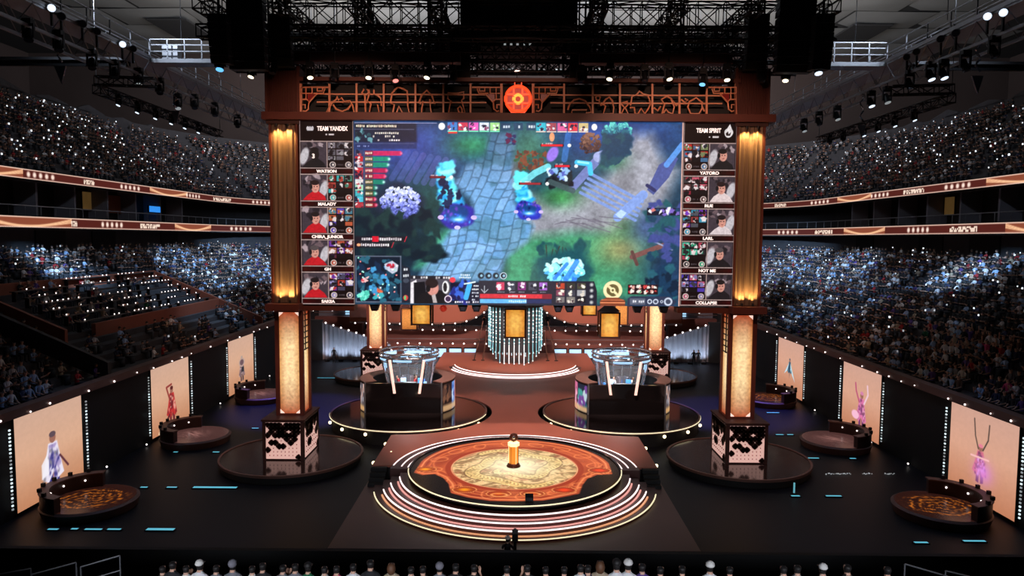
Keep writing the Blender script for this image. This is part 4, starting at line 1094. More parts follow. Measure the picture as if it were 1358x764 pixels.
def icons(c, x, y, w_, h_, cols, seed):
    cw = w_ / 3; ch = h_ * .74 / 3.0
    r = random.Random(seed)
    for k in range(9):
        px, py = x + (k % 3) * cw, y + (k // 3) * ch * (1.12 if k < 6 else 1.1)
        hh = ch * 1.05 if k < 6 else ch * .75
        c.rect(px, py, px + cw - 1.2, py + hh - 1.2, cols[k % len(cols)] if k < 7 or r.random() < .4 else (24, 18, 20))
        if k < 7: c.blob(px + 2, py + 2, px + cw - 3, py + hh - 3, [(236, 220, 220), cols[(k + 2) % len(cols)], (30, 24, 28)], 4, seed + k, 1.5, 3.5)
    yb = y + h_ * .88
    for k, q in enumerate((.18, .5, .82)):
        if k != 1: c.ell(x + w_ * q, yb, 4.2, 4.2, (206, 186, 180)); c.ell(x + w_ * q, yb, 3.0, 3.0, cols[(k + 1) % len(cols)]); c.ell(x + w_ * q + .6, yb, 1.2, 1.6, (230, 214, 206))
        else: c.dash(x + w_ * q - 4, x + w_ * q + 4, yb, 2.5, (86, 76, 80), seed, .1, 2)
LINE = (176, 150, 146)
def team_canvas(mirror, shirts, faces_back, seed):
    c = CV(0, 0, 70, 246, 2.2, (18, 9, 10))
    c.rect(0, 0, 70, 26, (16, 6, 8))
    pal = [[(120, 110, 120), (60, 56, 64), (150, 146, 150), (96, 90, 98)], [(120, 40, 36), (60, 170, 170), (70, 130, 110), (180, 70, 60), (40, 36, 40)], [(170, 120, 80), (90, 70, 180), (80, 130, 150), (190, 90, 60), (60, 50, 56)], [(110, 60, 160), (180, 80, 60), (90, 40, 50), (170, 110, 90)], [(180, 60, 50), (150, 140, 190), (110, 50, 150), (70, 66, 90)]]
    if mirror: pal = [[(200, 40, 36), (120, 60, 56), (120, 130, 90), (70, 110, 150), (40, 40, 50)], [(60, 58, 60), (200, 90, 110), (150, 40, 60), (90, 60, 60)], [(150, 60, 60), (60, 150, 180), (120, 60, 190), (80, 80, 90)], [(70, 180, 150), (40, 40, 44), (170, 60, 80), (50, 160, 120)], [(80, 60, 170), (190, 90, 120), (60, 56, 66), (130, 120, 170)]]
    for k in range(5):
        y = 27 + k * 43.8
        c.rect(0, y, 70, y + 43.8, (22, 12, 14))
        pw = 33
        if not mirror: px, ix = 2, 37
        else: px, ix = 35, 1.5
        portrait(c, px, y + 1, pw, 34, shirts[k], [(30, 24, 26), (40, 26, 28), (36, 28, 30), (84, 74, 76), (34, 26, 28)][k], seed + k * 7, faces_back == k)
        icons(c, ix, y + 1.5, 32, 33.5, pal[k], seed + 100 + k * 13)
        c.rect(px - 1.2 if mirror else px + pw, y, px + (0 if mirror else pw + 1.2), y + 35.5, LINE)
        c.rect(0, y - .6, 70, y + .8, LINE).rect(0, y + 35, 70, y + 36.2, LINE)
        g = np.linspace(0, 1, 40)
        for q in range(12): c.rect(2 + q * 5.5, y + 37, 2 + q * 5.5 + 5.5, y + 42.4, (16 + abs(q - 6) * 7, 6, 8))
    if not mirror:
        for q in (-3, 0, 3): c.ell(14 + q, 10, 1.7, 2.8, (200, 192, 196))
        c.rect(10, 11, 18, 13, (200, 192, 196)); c.rect(38, 17, 45, 19, (214, 200, 200)); c.rect(34, 17, 36, 19, (214, 200, 200))
    else:
        c.ell(59, 13, 5.6, 6.4, (232, 224, 224), 1, .12, 0, .12, 4); c.poly([(57, 7), (60.5, 1.5), (63.5, 9)], (232, 224, 224)); c.poly([(55, 14), (58, 11), (59, 15), (62, 12), (61, 17), (56, 17)], (40, 26, 28)); c.rect(33, 18, 35, 19.5, (214, 200, 200)); c.rect(38, 17.5, 46, 19.8, (214, 200, 200))
    c.rect(0, 244.6, 70, 246, LINE); c.rect(0, 0, 1.0, 246, LINE, .9); c.rect(69, 0, 70, 246, LINE, .9)
    c.grain(.12, 2, seed)
    return c

def lettering(txt, cx, zz, y, size, parent, xs=1.0, mname='letters', name='lettering', bold=.012, rot=None):
    d = bpy.data.curves.new(name, 'FONT')
    d.body = txt; d.size = size; d.align_x = 'CENTER'; d.align_y = 'CENTER'; d.extrude = .01; d.offset = bold
    d.materials.append(MATS[mname])
    o = bpy.data.objects.new('tmp', d); COL.objects.link(o)
    me = bpy.data.meshes.new_from_object(o.evaluated_get(bpy.context.evaluated_depsgraph_get()))
    bpy.data.objects.remove(o); o = link_mesh(name, me)
    root = parent
    while root.parent is not None: root = root.parent
    o.location = Vector((cx, y, zz)) - origin_of(root)
    o.rotation_euler = rot or (PI / 2, 0, 0); o.scale = (xs, 1, 1)
    o.parent = parent
    return o
RED = (196, 30, 40)
for mirror, x0, x1, shirts, back, head, names, lab in (
    (False, 398.5, 469.5, [(28, 26, 30), RED, RED, RED, RED], 0, 'TEAM YANDEX', ['WATSON', 'MALADY', 'CHIRA_JUNIOR', 'GH', 'SAKSA'], 'tall team screen with red shirted players beside the left pillar'),
    (True, 904.5, 974.5, [(28, 26, 30), (226, 206, 206), (222, 206, 208), (30, 26, 30), (34, 28, 32)], -1, 'TEAM SPIRIT', ['YATORO', 'RUE', 'LARL', 'NOT ME', 'COLLAPSE'], 'tall team screen with dark and white shirted players beside the right pillar')):
    c = team_canvas(mirror, shirts, back, 31 if not mirror else 57)
    xa, xb = at(x0, 282, Y=SY - .06).x, at(x1, 282, Y=SY - .06).x
    t = thing('team_screen', lab, 'screen', ((xa + xb) / 2, SY, 10), 'team screens of the gate')
    zt2, zb2 = 20.96, at((x0 + x1) / 2, 403.5 if not mirror else 405.5, Y=SY).z
    dsp = grid_mesh('display', plane_grid((xa, SY - .06, zt2), (xb - xa, 0, 0), (0, 0, zb2 - zt2), c.h, c.w), c.a, 'screen_display', t)
    MB().box(xa, xb, SY - .03, SY + .6, zb2, zt2).build('cabinet', 'black_metal', t)
    U = (xb - xa) / 70; V = (zt2 - zb2) / 246
    lettering(head, xa + (43 if not mirror else 32.5) * U, zt2 - 10.5 * V, SY - .09, .36, dsp, .74, bold=.010)
    for k, nme in enumerate(names):
        lettering(nme, xa + 35 * U, zt2 - (27 + k * 43.8 + 39.9) * V, SY - .09, .24, dsp, 1.15, bold=.010)
    lettering('3', xa + 18 * U, zt2 - (27 + 20) * V, SY - .09, .36, dsp) if not mirror else None

# small black speakers and lamps hanging from the lower edge of the screen
for k, px in enumerate((497, 525, 614, 632, 740, 755, 845, 880)):
    q = at(px, 409, Y=GY + .4)
    t = thing('screen_edge_lamp', 'small black lamp box under the lower screen edge, number %s from the left end' % ('one two three four five six seven eight'.split()[k]), 'lamp', (q.x, q.y, q.z), 'lamp boxes along the lower screen edge')
    MB().prism([(q.x - .3, q.y - .2, zb), (q.x + .3, q.y - .2, zb), (q.x + .16, q.y - .2, zb - .42), (q.x - .16, q.y - .2, zb - .42)], (0, .5, 0)).build('housing', 'black_metal', t)
    MB().box(q.x - .12, q.x + .12, q.y - .22, q.y - .19, zb - .34, zb - .12).build('lens', 'lens_dark', t)
    MB().tube((q.x, q.y, zb - .1), (q.x, q.y, zb + .2), .04, 5).build('bracket', 'black_metal', t)
# reddish lamp glow under the left part of the screen
q = at(588, 407, Y=GY + .5)
t = thing('red_beacon', 'small dim red round lamp under the lower screen edge beside a hanging lantern', 'lamp', (q.x, q.y, q.z - .1))
MB().ball((q.x, q.y, q.z - .1), .22, 10, 6).build('globe', 'coin_deep', t, smooth=True)
MB().tube((q.x, q.y, q.z), (q.x, q.y, zb + .1), .04, 5).build('stem', 'black_metal', t)

# ---------------------------------------------------------------- wall screens (plain posed figures stand in for the ones shown)
def figure_canvas(kind):
    c = CV(0, 0, 90, 92, 1.5, (226, 176, 140))
    yy = np.linspace(0, 1, c.h)[:, None, None]
    top, mid, bot = [np.array(q) / 255. for q in ((208, 168, 146), (220, 172, 142), (194, 132, 96))]
    c.a[:] = np.where(yy < .45, top + (mid - top) * yy / .45, mid + (bot - mid) * (yy - .45) / .55)
    if kind >= 3: c.a *= np.array([1.0, .96, .98])
    c.grain(.02, 3, 5)
    P = [((236, 228, 244), (60, 56, 130), (170, 150, 200)), ((190, 50, 50), (110, 40, 46), (235, 170, 150)), ((150, 120, 120), (60, 54, 66), (214, 200, 206)),
         ((70, 110, 130), (40, 60, 80), (190, 230, 240)), ((226, 120, 170), (120, 60, 110), (250, 190, 215)), ((214, 110, 130), (110, 60, 90), (240, 170, 230))][kind]
    a, b, d = P
    sx, sy, k = [(47, 57, 1.2), (46, 58, 1.0), (46, 54, .85), (44, 46, .62), (48, 58, 1.0), (44, 52, .78)][kind]
    f = lambda x, y: (sx + x * k, sy + y * k)
    # plain robed, standing figure: head, cloak, two legs
    if kind != 3:
        c.poly([f(-6, 26), f(-5, 6), f(-1, 6), f(-1, 27)], b); c.poly([f(2, 27), f(1, 6), f(6, 6), f(7, 25)], b)
    c.poly([f(-5, -16), f(5, -16), f(9, 2), f(12, 14), f(5, 17), f(0, 10), f(-6, 18), f(-13, 12), f(-9, 0)], a, 1, 1.2)
    c.poly([f(-4, -14), f(1, -14), f(3, 6), f(-5, 8)], b, .85, 1.5); c.poly([f(4, -10), f(9, 4), f(7, 12), f(3, 4)], d, .9, 1.2)
    c.ell(*f(0, -20), 3.6 * k, 4.6 * k, (158, 106, 90)); c.ell(*f(0, -23), 3.8 * k, 2.6 * k, ((96, 76, 84), (90, 36, 36), (180, 160, 150), (60, 90, 110), (214, 130, 170), (230, 130, 150))[kind])
    r5 = random.Random(kind)
    for q in range(46 if kind != 3 else 8):
        t5 = r5.uniform(-14, 16); hw5 = 3 + (t5 + 14) * .30
        c.ell(*f(r5.uniform(-hw5, hw5), t5), r5.uniform(.8, 2.2) * k, r5.uniform(1.2, 4) * k, r5.choice([a, b, d, tuple(int(v * .6) for v in a)]), .8, .5, r5.uniform(-.5, .5))
    if kind == 0: c.poly([f(-13, 0), f(-6, -8), f(-5, 10), f(-13, 12)], (245, 240, 248), .9, 1.5); c.line([f(8, -2), f(17, 10)], 2.4, (96, 50, 60))
    if kind == 1: c.line([f(-5, -8), f(-12, -26), f(0, -28)], 3, (150, 60, 56)); c.line([f(-6, 14), f(-22, 26)], 3, (90, 40, 44)); c.line([f(-22, 26), f(-30, 32)], 5, (255, 214, 170))
    if kind == 2: c.ell(*f(0, -12), 12 * k, 9 * k, (190, 160, 150)); c.ell(*f(0, -12), 8 * k, 6 * k, (110, 84, 90)); c.rect(*f(-1, -2), *f(9, 8), (50, 50, 56))
    if kind == 3: c.poly([f(-3, -14), f(-26, 16), f(-32, 24), f(-14, 12)], (196, 226, 240)); c.poly([f(3, -14), f(24, 22), f(32, 36), f(14, 18)], (196, 230, 242)); c.poly([f(-3, 0), f(3, 0), f(0, 30)], b)
    if kind == 4: c.line([f(-6, -10), f(-14, -24), f(-16, -34)], 3, (190, 80, 120)); c.line([f(6, -10), f(14, -24), f(12, -36)], 3, (240, 200, 214)); c.ell(*f(-14, 10), 9, 6, (250, 190, 214), 1, .3)
    if kind == 5: c.glow(*f(6, 10), 12, 12, (226, 140, 230), .8); c.line([f(-4, -18), f(-10, -34), f(-13, -56)], 1.5, (74, 62, 56)); c.line([f(4, -18), f(12, -34), f(13, -54)], 1.5, (74, 62, 56)); c.line([f(-16, -6), f(14, -8)], 2, (250, 190, 190))
    return c
YS = [(34.2, 39.6), (47.3, 52.8), (60.2, 66.0)]
for s, nm in ((-1, 'left'), (1, 'right')):
    for k, (ya, yb) in enumerate(YS):
        kind = k if s < 0 else 5 - k
        c = figure_canvas(kind)
        x = s * 24.74
        z0, z1 = .2, 4.95
        desc = ['figure in a white and violet robe', 'figure in red', 'small grey armoured figure', 'flying figure with pale wings', 'pink figure with raised arms', 'slim pink figure under two plumes'][kind]
        t = thing('wall_screen', 'peach lit screen on the %s wall showing a %s' % (nm, desc), 'screen', (x, (ya + yb) / 2, z0))
        (u0, u1) = (ya, yb) if s < 0 else (yb, ya)
        grid_mesh('display', plane_grid((s * 24.66, u0, z1), (0, u1 - u0, 0), (0, 0, z0 - z1), c.h, c.w), c.a, 'screen_display', t)
        MB().box(min(s * 24.68, s * 24.80), max(s * 24.68, s * 24.80), ya, yb, z0, z1).build('cabinet', 'black_metal', t)
        for yy in (ya - .38, yb + .38):
            b1, b2 = MB(), MB()
            for q in range(22):
                zz = z0 + .35 + q * (z1 - z0 - .8) / 21
                (b1 if rnd.random() < .42 else b2).obox((s * 24.62, yy, zz), (.03, 0, 0), (0, .045, 0), (0, 0, .04))
            b1.build('bulb_strip', 'bulb_cool', t, kind='stuff'); b2.build('bulb_strip', 'bulb_dim', t, kind='stuff')
# ================================================================ STAGE
def arc_box(m, c, r0, r1, z0, z1, a0, a1, n=48, mi=0):
    m.lathe([(r0, z0), (r1, z0), (r1, z1), (r0, z1)], n, (c[0], c[1], 0), mi, a0, a1, True)
FULL = 2 * PI
ZD = 0.92                                       # height of the deck
tag(MB().box(-8.35, 8.35, 30.8, 39.8, 0.0, 0.10).build('stage_mat', 'stage_mat'), 'wide dark brown floor mat under the round stage steps', 'mat')
dk = thing('stage_deck', 'broad brown painted deck running from the round stage back between the booths', 'deck', (0, 55, 0))
def deck_outline(g, z):
    q = [(8.2 - g, 39.9 + g), (8.2 - g, 46.2)]
    q += [(7.92 - (6.2 + g) * math.sin(a), 52.5 - (6.2 + g) * math.cos(a)) for a in np.linspace(0, PI, 28)]
    q += [(8.2 - g, 58.8), (8.2 - g, 80.5)]
    f = [((7.1 + g) * math.sin(a), 39.35 + (7.1 + g) * math.cos(a)) for a in np.linspace(-PI / 2 + .08, PI / 2 - .08, 40)]
    return [(x, y, z) for x, y in q] + [(-x, y, z) for x, y in q[::-1]] + [(x, y, z) for x, y in f]
MB().prism(deck_outline(0, ZD - .12), (0, 0, .12)).build('deck_floor', 'stage_deck_paint', dk)
MB().prism(deck_outline(.12, 0), (0, 0, ZD - .12)).build('deck_skirt', 'black_wall', dk)
for (px, py) in ((505, 588), (491, 613), (522, 600), (861, 594), (877, 617)):
    q = at(px, py, Z=ZD - .05)
    x = max(min(q.x, 8.1), -8.1)
    MB().ball((x + (.15 if x > 0 else -.15), q.y, ZD - .1), .12, 8, 5).build('deck_lamp', 'bulb_warm', dk)
# small dark stair blocks beside the deck front
for s in (-1, 1):
    t = thing('stage_stair', 'small black stair block at the %s front corner of the deck' % ('left', 'right')[s > 0], 'stair', (s * 7.7, 39.4, 0), 'stair blocks at the deck front')
    for k in range(4):
        MB().box(min(s * 7.3, s * 8.2), max(s * 7.3, s * 8.2), 39.85 - .3 * (k + 1), 39.85 - .3 * k, .1, ZD - .2 * (k + 1) + .16).build('step', 'black_wall', t)

C0 = (0.02, 39.35)
rs = thing('round_stage', 'round show stage with glowing red dragon medallion floor and lit steps', 'stage', (0, 39.35, 0))
RT, ZT = 5.95, 1.04
MB().lathe([(0, .92), (RT - .02, .92), (RT - .02, ZT - .02), (0, ZT - .02)], 96, (C0[0], C0[1], 0)).build('stage_drum', 'gloss_black', rs)
# painted, lit floor
nr, na = 120, 420
R = np.linspace(0.02, RT - .12, nr)[:, None]; A = np.linspace(0, FULL, na)[None]
GX = C0[0] + R * np.cos(A); GYY = C0[1] + R * np.sin(A)
fl = np.zeros((nr, na, 3)); fl[:] = (.06, .04, .04)
mx, my = 0.0, 39.4
lx, ly = GX - mx, GYY - my
rr_ = np.hypot(lx, ly); th = np.arctan2(ly, lx)
def samp(tab, x, y, cell):
    xi = np.clip(((x + 8) / cell), 0, tab.shape[1] - 2); yi = np.clip(((y + 8) / cell), 0, tab.shape[0] - 2)
    a, b = xi.astype(int), yi.astype(int); fx, fy = xi - a, yi - b
    return (tab[b, a] * (1 - fx) + tab[b, a + 1] * fx) * (1 - fy) + (tab[b + 1, a] * (1 - fx) + tab[b + 1, a + 1] * fx) * fy
tab1 = vnoise((400, 400), 9, 61, 3); tab2 = vnoise((400, 400), 22, 62, 2); tab3 = vnoise((400, 400), 4, 63, 2)
def mixin(mask, col):
    global fl
    m_ = np.clip(mask, 0, 1)[..., None]
    fl = fl * (1 - m_) + (col if isinstance(col, np.ndarray) and col.ndim == 3 else np.array(col)) * m_
# outer red field; its front corners are cut by two scoops
field = [at(px, py, Z=ZT) for (px, py) in ((549, 627), (560, 630), (577, 629), (588, 634), (595, 642), (598, 654), (620, 660), (650, 664.5), (683, 665), (720, 664), (748, 659), (768, 655), (772, 644), (779, 635), (792, 630), (812, 629))]
poly = [(p.x, p.y) for p in field] + [(C0[0] + (RT - .45) * math.cos(q), C0[1] + (RT - .45) * math.sin(q)) for q in np.linspace(0.16, PI - .16, 40)]
def psd(poly, X, Y):
    ins = np.zeros(X.shape, bool); dist = np.full(X.shape, 1e9); n = len(poly)
    for i in range(n):
        (ax, ay), (bx_, by_) = poly[i], poly[(i + 1) % n]
        dx, dy = bx_ - ax, by_ - ay
        t = np.clip(((X - ax) * dx + (Y - ay) * dy) / (dx * dx + dy * dy + 1e-9), 0, 1)
        dist = np.minimum(dist, np.hypot(X - ax - t * dx, Y - ay - t * dy))
        if ay != by_: ins ^= ((ay > Y) != (by_ > Y)) & (X < dx * (Y - ay) / (by_ - ay) + ax)
    return np.where(ins, dist, -dist)
fd = psd(poly, GX, GYY)
inside = np.clip(fd / .05 + .5, 0, 1)
mixin(inside, (.74, .32, .18))
mixin(inside * np.clip((samp(tab2, GX, GYY - 32, .05) - .45) * 4, 0, 1) * .5, (.50, .16, .09))
mixin(np.clip(1 - abs(fd - .20) / .09, 0, 1) * inside, (.95, .55, .34))
mixin(np.clip(1 - abs(fd - .42) / .06, 0, 1) * inside, (.52, .14, .08))
mixin(np.clip(1 - abs(fd - .62) / .10, 0, 1) * inside * .8, (.86, .44, .24))
mixin(np.clip(1 - abs(rr_ - 4.55 - .18 * np.sin(th * 7)) / .10, 0, 1) * inside * .7, (.90, .48, .28))
# flame curls round the field
for q in range(16):
    a_ = q * FULL / 16 + .1
    cx_, cy_ = mx + 4.6 * math.cos(a_), my + 4.5 * math.sin(a_)
    d1 = np.hypot(GX - cx_, GYY - cy_); t1 = np.arctan2(GYY - cy_, GX - cx_)
    mixin(np.clip(1 - abs(d1 - .42 - .09 * np.sin(2 * t1 + q)) / .075, 0, 1) * inside * .75, (.95, .56, .32))
# oval lamps
for (px, py, col, sx_) in ((564, 622.5, (1.0, .62, .08), 1), (616, 649.5, (1.0, .60, .07), 1), (795, 624, (1.0, .25, .10), 1), (748, 650, (1.0, .25, .09), 1), (661, 655, (.85, .36, .10), .8), (706, 655, (.80, .32, .10), .9)):
    p = at(px, py, Z=ZT)
    d1 = np.hypot((GX - p.x) / 1.0, (GYY - p.y) / .72)
    mixin(np.clip((.72 - d1) / .05, 0, 1) * inside * .9, (.55, .18, .09))
    mixin(np.clip(1 - abs(d1 - .62) / .06, 0, 1) * inside, (.98, .62, .36))
    mixin(np.exp(-(d1 / .34) ** 2 * 1.2) * inside, col)
for q in (-1, 1):
    p = at(684 + q * 22, 656, Z=ZT)
    d1 = np.hypot((GX - p.x) / 1.1, (GYY - p.y) / .6); t1 = np.arctan2(GYY - p.y, GX - p.x)
    mixin(np.clip(1 - abs(d1 - .35 - q * .12 * np.sin(t1)) / .1, 0, 1) * inside, (1.0, .66, .38))
# medallion
md = 3.66
mixin(np.clip((md + .28 - rr_) / .05, 0, 1) * inside, (.60, .20, .11))
ux, uy = lx + .9 * np.sin(ly * 1.5 + 1), ly + .9 * np.sin(lx * 1.3)
n1 = samp(tab1, ux, uy, .05); n2 = samp(tab2, uy, ux, .05); n3 = samp(tab3, lx, ly, .05)
mcol = np.stack([.80 + .20 * n3, .63 + .20 * n3, .42 + .18 * n3], -1)
m_in = np.clip((md - .12 - rr_) / .04, 0, 1)
mixin(m_in, mcol)
mixin(m_in * np.clip((.46 - n1) * 9, 0, 1) * .62, (.40, .26, .15))
mixin(m_in * np.clip(1 - abs(n1 - .5) / .018, 0, 1) * .85, (1.0, .84, .60))
mixin(m_in * np.clip((.40 - n2) * 9, 0, 1) * .5, (.52, .22, .14))
def pdist(pts_):
    d_ = np.full(GX.shape, 1e9); s_ = np.zeros(GX.shape); acc = 0
    for (ax, ay), (bx2, by2) in zip(pts_[:-1], pts_[1:]):
        dx, dy = bx2 - ax, by2 - ay; L2 = dx * dx + dy * dy
        q_ = np.clip(((lx - ax) * dx + (ly - ay) * dy) / L2, 0, 1)
        e_ = np.hypot(lx - ax - q_ * dx, ly - ay - q_ * dy)
        s_ = np.where(e_ < d_, acc + q_ * math.sqrt(L2), s_); d_ = np.minimum(d_, e_); acc += math.sqrt(L2)
    return d_, s_, acc
for k in range(2):       # two coiling serpents chasing each other, scales marked along the body
    a0_ = k * PI + .4
    sp = [((.9 + 2.2 * q / 40 + .28 * math.sin(q * .55)) * math.cos(a0_ + q * .125), (.9 + 2.2 * q / 40 + .28 * math.sin(q * .55)) * math.sin(a0_ + q * .125)) for q in range(41)]
    d_, s_, acc = pdist(sp)
    w_ = .16 + .26 * np.sin(np.clip(s_ / acc, 0, 1) * PI * .92)
    mixin(m_in * np.clip((w_ + .08 - d_) / .05, 0, 1) * .75, (.36, .22, .13))
    mixin(m_in * np.clip((w_ - d_) / .05, 0, 1), (.93, .76, .48))
    mixin(m_in * np.clip((w_ * .8 - d_) / .05, 0, 1) * np.clip(np.sin(s_ * 26 + d_ * 18) * 2, 0, 1) * .55, (.52, .34, .18))
rc_ = random.Random(3)
for k in range(26):      # cloud curls
    ca, cr = rc_.uniform(0, FULL), rc_.uniform(1.3, 3.3); cxx, cyy = cr * math.cos(ca), cr * math.sin(ca); rad_ = rc_.uniform(.2, .42)
    d_ = np.hypot(lx - cxx, ly - cyy); t_ = (np.arctan2(ly - cyy, lx - cxx) + rc_.uniform(0, 6)) % FULL
    sw = np.clip(1 - abs(d_ - rad_ * (.35 + .65 * t_ / FULL)) / .045, 0, 1) * (d_ < rad_ * 1.2)
    mixin(m_in * sw * .8, (1.0, .88, .64) if k % 3 else (.42, .25, .14))
for k in range(0):
    d1 = rr_
    mixin(m_in * 0, (.42, .27, .16))
mixin(m_in * np.clip((n3 - .58) * 7, 0, 1) * .45, (.36, .28, .14))
mixin(np.clip(1 - abs(rr_ - md + .1) / .05, 0, 1) * inside, (1.0, .70, .50))
mixin(np.exp(-(np.hypot(lx - .1, ly - .2) / 2.0) ** 2) * .95, (1.0, .95, .80))
mixin(np.clip((GYY - 43.0) / 3, 0, 1) * inside * .35, (.80, .40, .22))
pos = np.stack([GX, GYY, np.full(GX.shape, ZT + .004)], -1)
grid_mesh('medallion_floor', pos[::-1], np.clip(fl[::-1] * 1.1, 0, 1), 'floor_display', rs)
m = MB(); arc_box(m, C0, RT - .1, RT + .02, ZT - .02, ZT + .06, 0, FULL, 120); m.build('glass_rim', 'gloss_brown', rs)
# steps down to the front: drum, white nosing line, its pink reflection added below as a glowing strip
SR = [(6.44, .82), (6.94, .62), (7.36, .42), (7.85, .22)]
a0, a1 = PI + .06, FULL - .06
for k, (r, z) in enumerate(SR):
    m = MB(); arc_box(m, C0, 5.9, r, .10, z, a0 - .0, a1 + .0, 96)
    m.build('step', 'step_paint', rs)
    e = .12 + .05 * k
    if k < 3:
        m = MB(); arc_box(m, C0, r - .03, r + .035, z - .005, z + .05, a0 + e, a1 - e, 96); m.build('white_light_line', 'led_white', rs)
        m = MB(); arc_box(m, C0, r + .06, r + .15, z - .2, z - .15, a0 + e + .03, a1 - e - .03, 96); m.build('pink_reflection_line', 'reflection_pink' if k < 2 else 'reflection_orange', rs)
    else:
        m = MB(); arc_box(m, C0, r - .03, r + .03, .22, .255, a0 + .18, a1 - .18, 96); m.build('cream_light_line', 'led_cream', rs)
m = MB(); arc_box(m, C0, RT + .0, RT + .05, ZT + .03, ZT + .075, a0 + .02, a1 - .02, 96); m.build('cream_light_line', 'led_cream', rs)
for k, (r, e) in enumerate(((6.1, .04), (6.5, .06), (7.0, .08))):
    m = MB(); arc_box(m, C0, r - .03, r + .03, ZD, ZD + .03, e, PI - e, 96); m.build('white_light_line', 'led_white', rs)
m = MB(); arc_box(m, C0, 5.95, 7.08, .05, ZD + .005, .0, PI, 80); m.build('rear_ring', 'step_paint', rs)
# trophy on its glowing plinth
tp = at(681, 621, Z=ZT)
tp = Vector((tp.x, tp.y + .3, ZT + .01))
t = thing('trophy', 'glowing amber glass trophy plinth with dark round shield on top', 'trophy', tp)
def lt(prof, n, name, mname, c=tp, sm=True): return MB().lathe(prof, n, c).build(name, mname, t, smooth=sm)
lt([(0, 0), (.40, 0), (.40, .06), (.34, .10), (.34, .16), (.28, .20), (0, .20)], 24, 'plinth_foot', 'trophy_dark')
lt([(0, .20), (.26, .20), (.26, 1.20), (0, 1.20)], 6, 'amber_body', 'trophy_amber', sm=False)
for k in range(6):
    a_ = k * PI / 3
    MB().tube((tp.x + .28 * math.cos(a_), tp.y + .28 * math.sin(a_), tp.z + .2), (tp.x + .28 * math.cos(a_), tp.y + .28 * math.sin(a_), tp.z + 1.22), .014, 5).build('edge_bar', 'trophy_cream' if k in (3, 5) else 'trophy_dark', t)
lt([(0, 1.20), (.33, 1.20), (.33, 1.40), (.26, 1.42), (0, 1.42)], 6, 'cream_cap', 'trophy_cream', sm=False)
m = MB(); m.lathe([(0, -.05), (.20, -.05), (.25, 0), (.20, .05), (0, .05)], 24)
m.v = [(v[0] + tp.x, v[2] + tp.y, v[1] + tp.z + 1.68) for v in m.v]; m.build('shield', 'trophy_dark', t, smooth=True)
m = MB(); m.ball((tp.x, tp.y - .06, tp.z + 1.68), .1, 10, 6); m.build('shield_boss', 'chrome', t, smooth=True)
lt([(.03, 1.42), (.05, 1.5), (.03, 1.55)], 8, 'shield_stand', 'trophy_dark')
# low camera / monitor on the stage front
q = at(702, 667, Z=ZT)
t = thing('floor_monitor', 'tiny black floor monitor on the front rim of the round stage', 'monitor', (q.x, q.y + .25, ZT + .07))
MB().prism([(q.x - .2, q.y + .4, ZT + .02), (q.x - .2, q.y + .1, ZT + .02), (q.x - .2, q.y + .14, ZT + .22), (q.x - .2, q.y + .36, ZT + .34)], (.4, 0, 0)).build('wedge', 'black_metal', t)
MB().box(q.x - .16, q.x + .16, q.y + .1, q.y + .13, ZT + .08, ZT + .2).build('grille', 'steel_grey_panel', t)

# ---------------------------------------------------------------- round platforms
def platform(name, label, cx, cy, r, h, top, rim, group, beads=0, bead='bulb_warm', line=None, cat='platform'):
    t = thing(name, label, cat, (cx, cy, 0), group)
    MB().lathe([(0, 0), (r - .12, 0), (r - .12, h - .08), (0, h - .08)], 64, (cx, cy, 0)).build('drum', 'black_wall', t)
    MB().lathe([(0, h - .08), (r, h - .08), (r, h), (0, h)], 72, (cx, cy, 0)).build('glossy_top', top, t)
    m = MB(); arc_box(m, (cx, cy), r - .10, r + .03, h - .10, h + .045, 0, FULL, 80); m.build('rim', rim, t)
    if line:
        m = MB(); arc_box(m, (cx, cy), r + .02, r + .05, h - .03, h + .03, *line, 80); m.build('rim_light_line', 'led_cream', t)
    for k in range(beads):
        a_ = PI + .25 + (PI - .5) * (k + .5) / beads
        MB().ball((cx + (r + .1) * math.cos(a_), cy + (r + .1) * math.sin(a_), h - .28), .12, 8, 5).build('rim_lamp', bead, t)
    return t
for s, nm in ((-1, 'left'), (1, 'right')):
    platform('pillar_platform', 'low glossy brown round platform under the %s gate pillar' % nm, s * 13.85, 43.3, 4.3, .5, 'gloss_brown', 'rail_brown', 'platforms under the pillars')
    platform('pillar_platform', 'low glossy round platform under the %s rear pillar' % nm, s * 13.8, 70.0, 4.2, .5, 'gloss_brown', 'rail_brown', 'platforms under the pillars')
    platform('booth_platform', 'glossy black round platform with lit rim under the %s player booth' % nm, s * 7.92, 52.5, 5.8, 1.0, 'gloss_black', 'rail_brown', 'booth platforms', 7, line=(PI + .15, FULL - .15))
    # rear pillar
    t = thing('rear_pillar', 'shorter %s rear pillar of glowing paper behind the player booth' % nm, 'pillar', (s * 13.9, 70, .5), 'rear pillars')
    pedestal(t, s * 13.9, 68.7, 1.25, 2.6, .5, 3.0, s, 21)
    lantern_column(t, s * 13.75, 69.1, .86, 3.0, 9.3, s)
    MB().box(s * 13.75 - 1.0, s * 13.75 + 1.0, 68.8, 71.1, 9.3, 9.7).build('ledge', 'gate_wood', t)

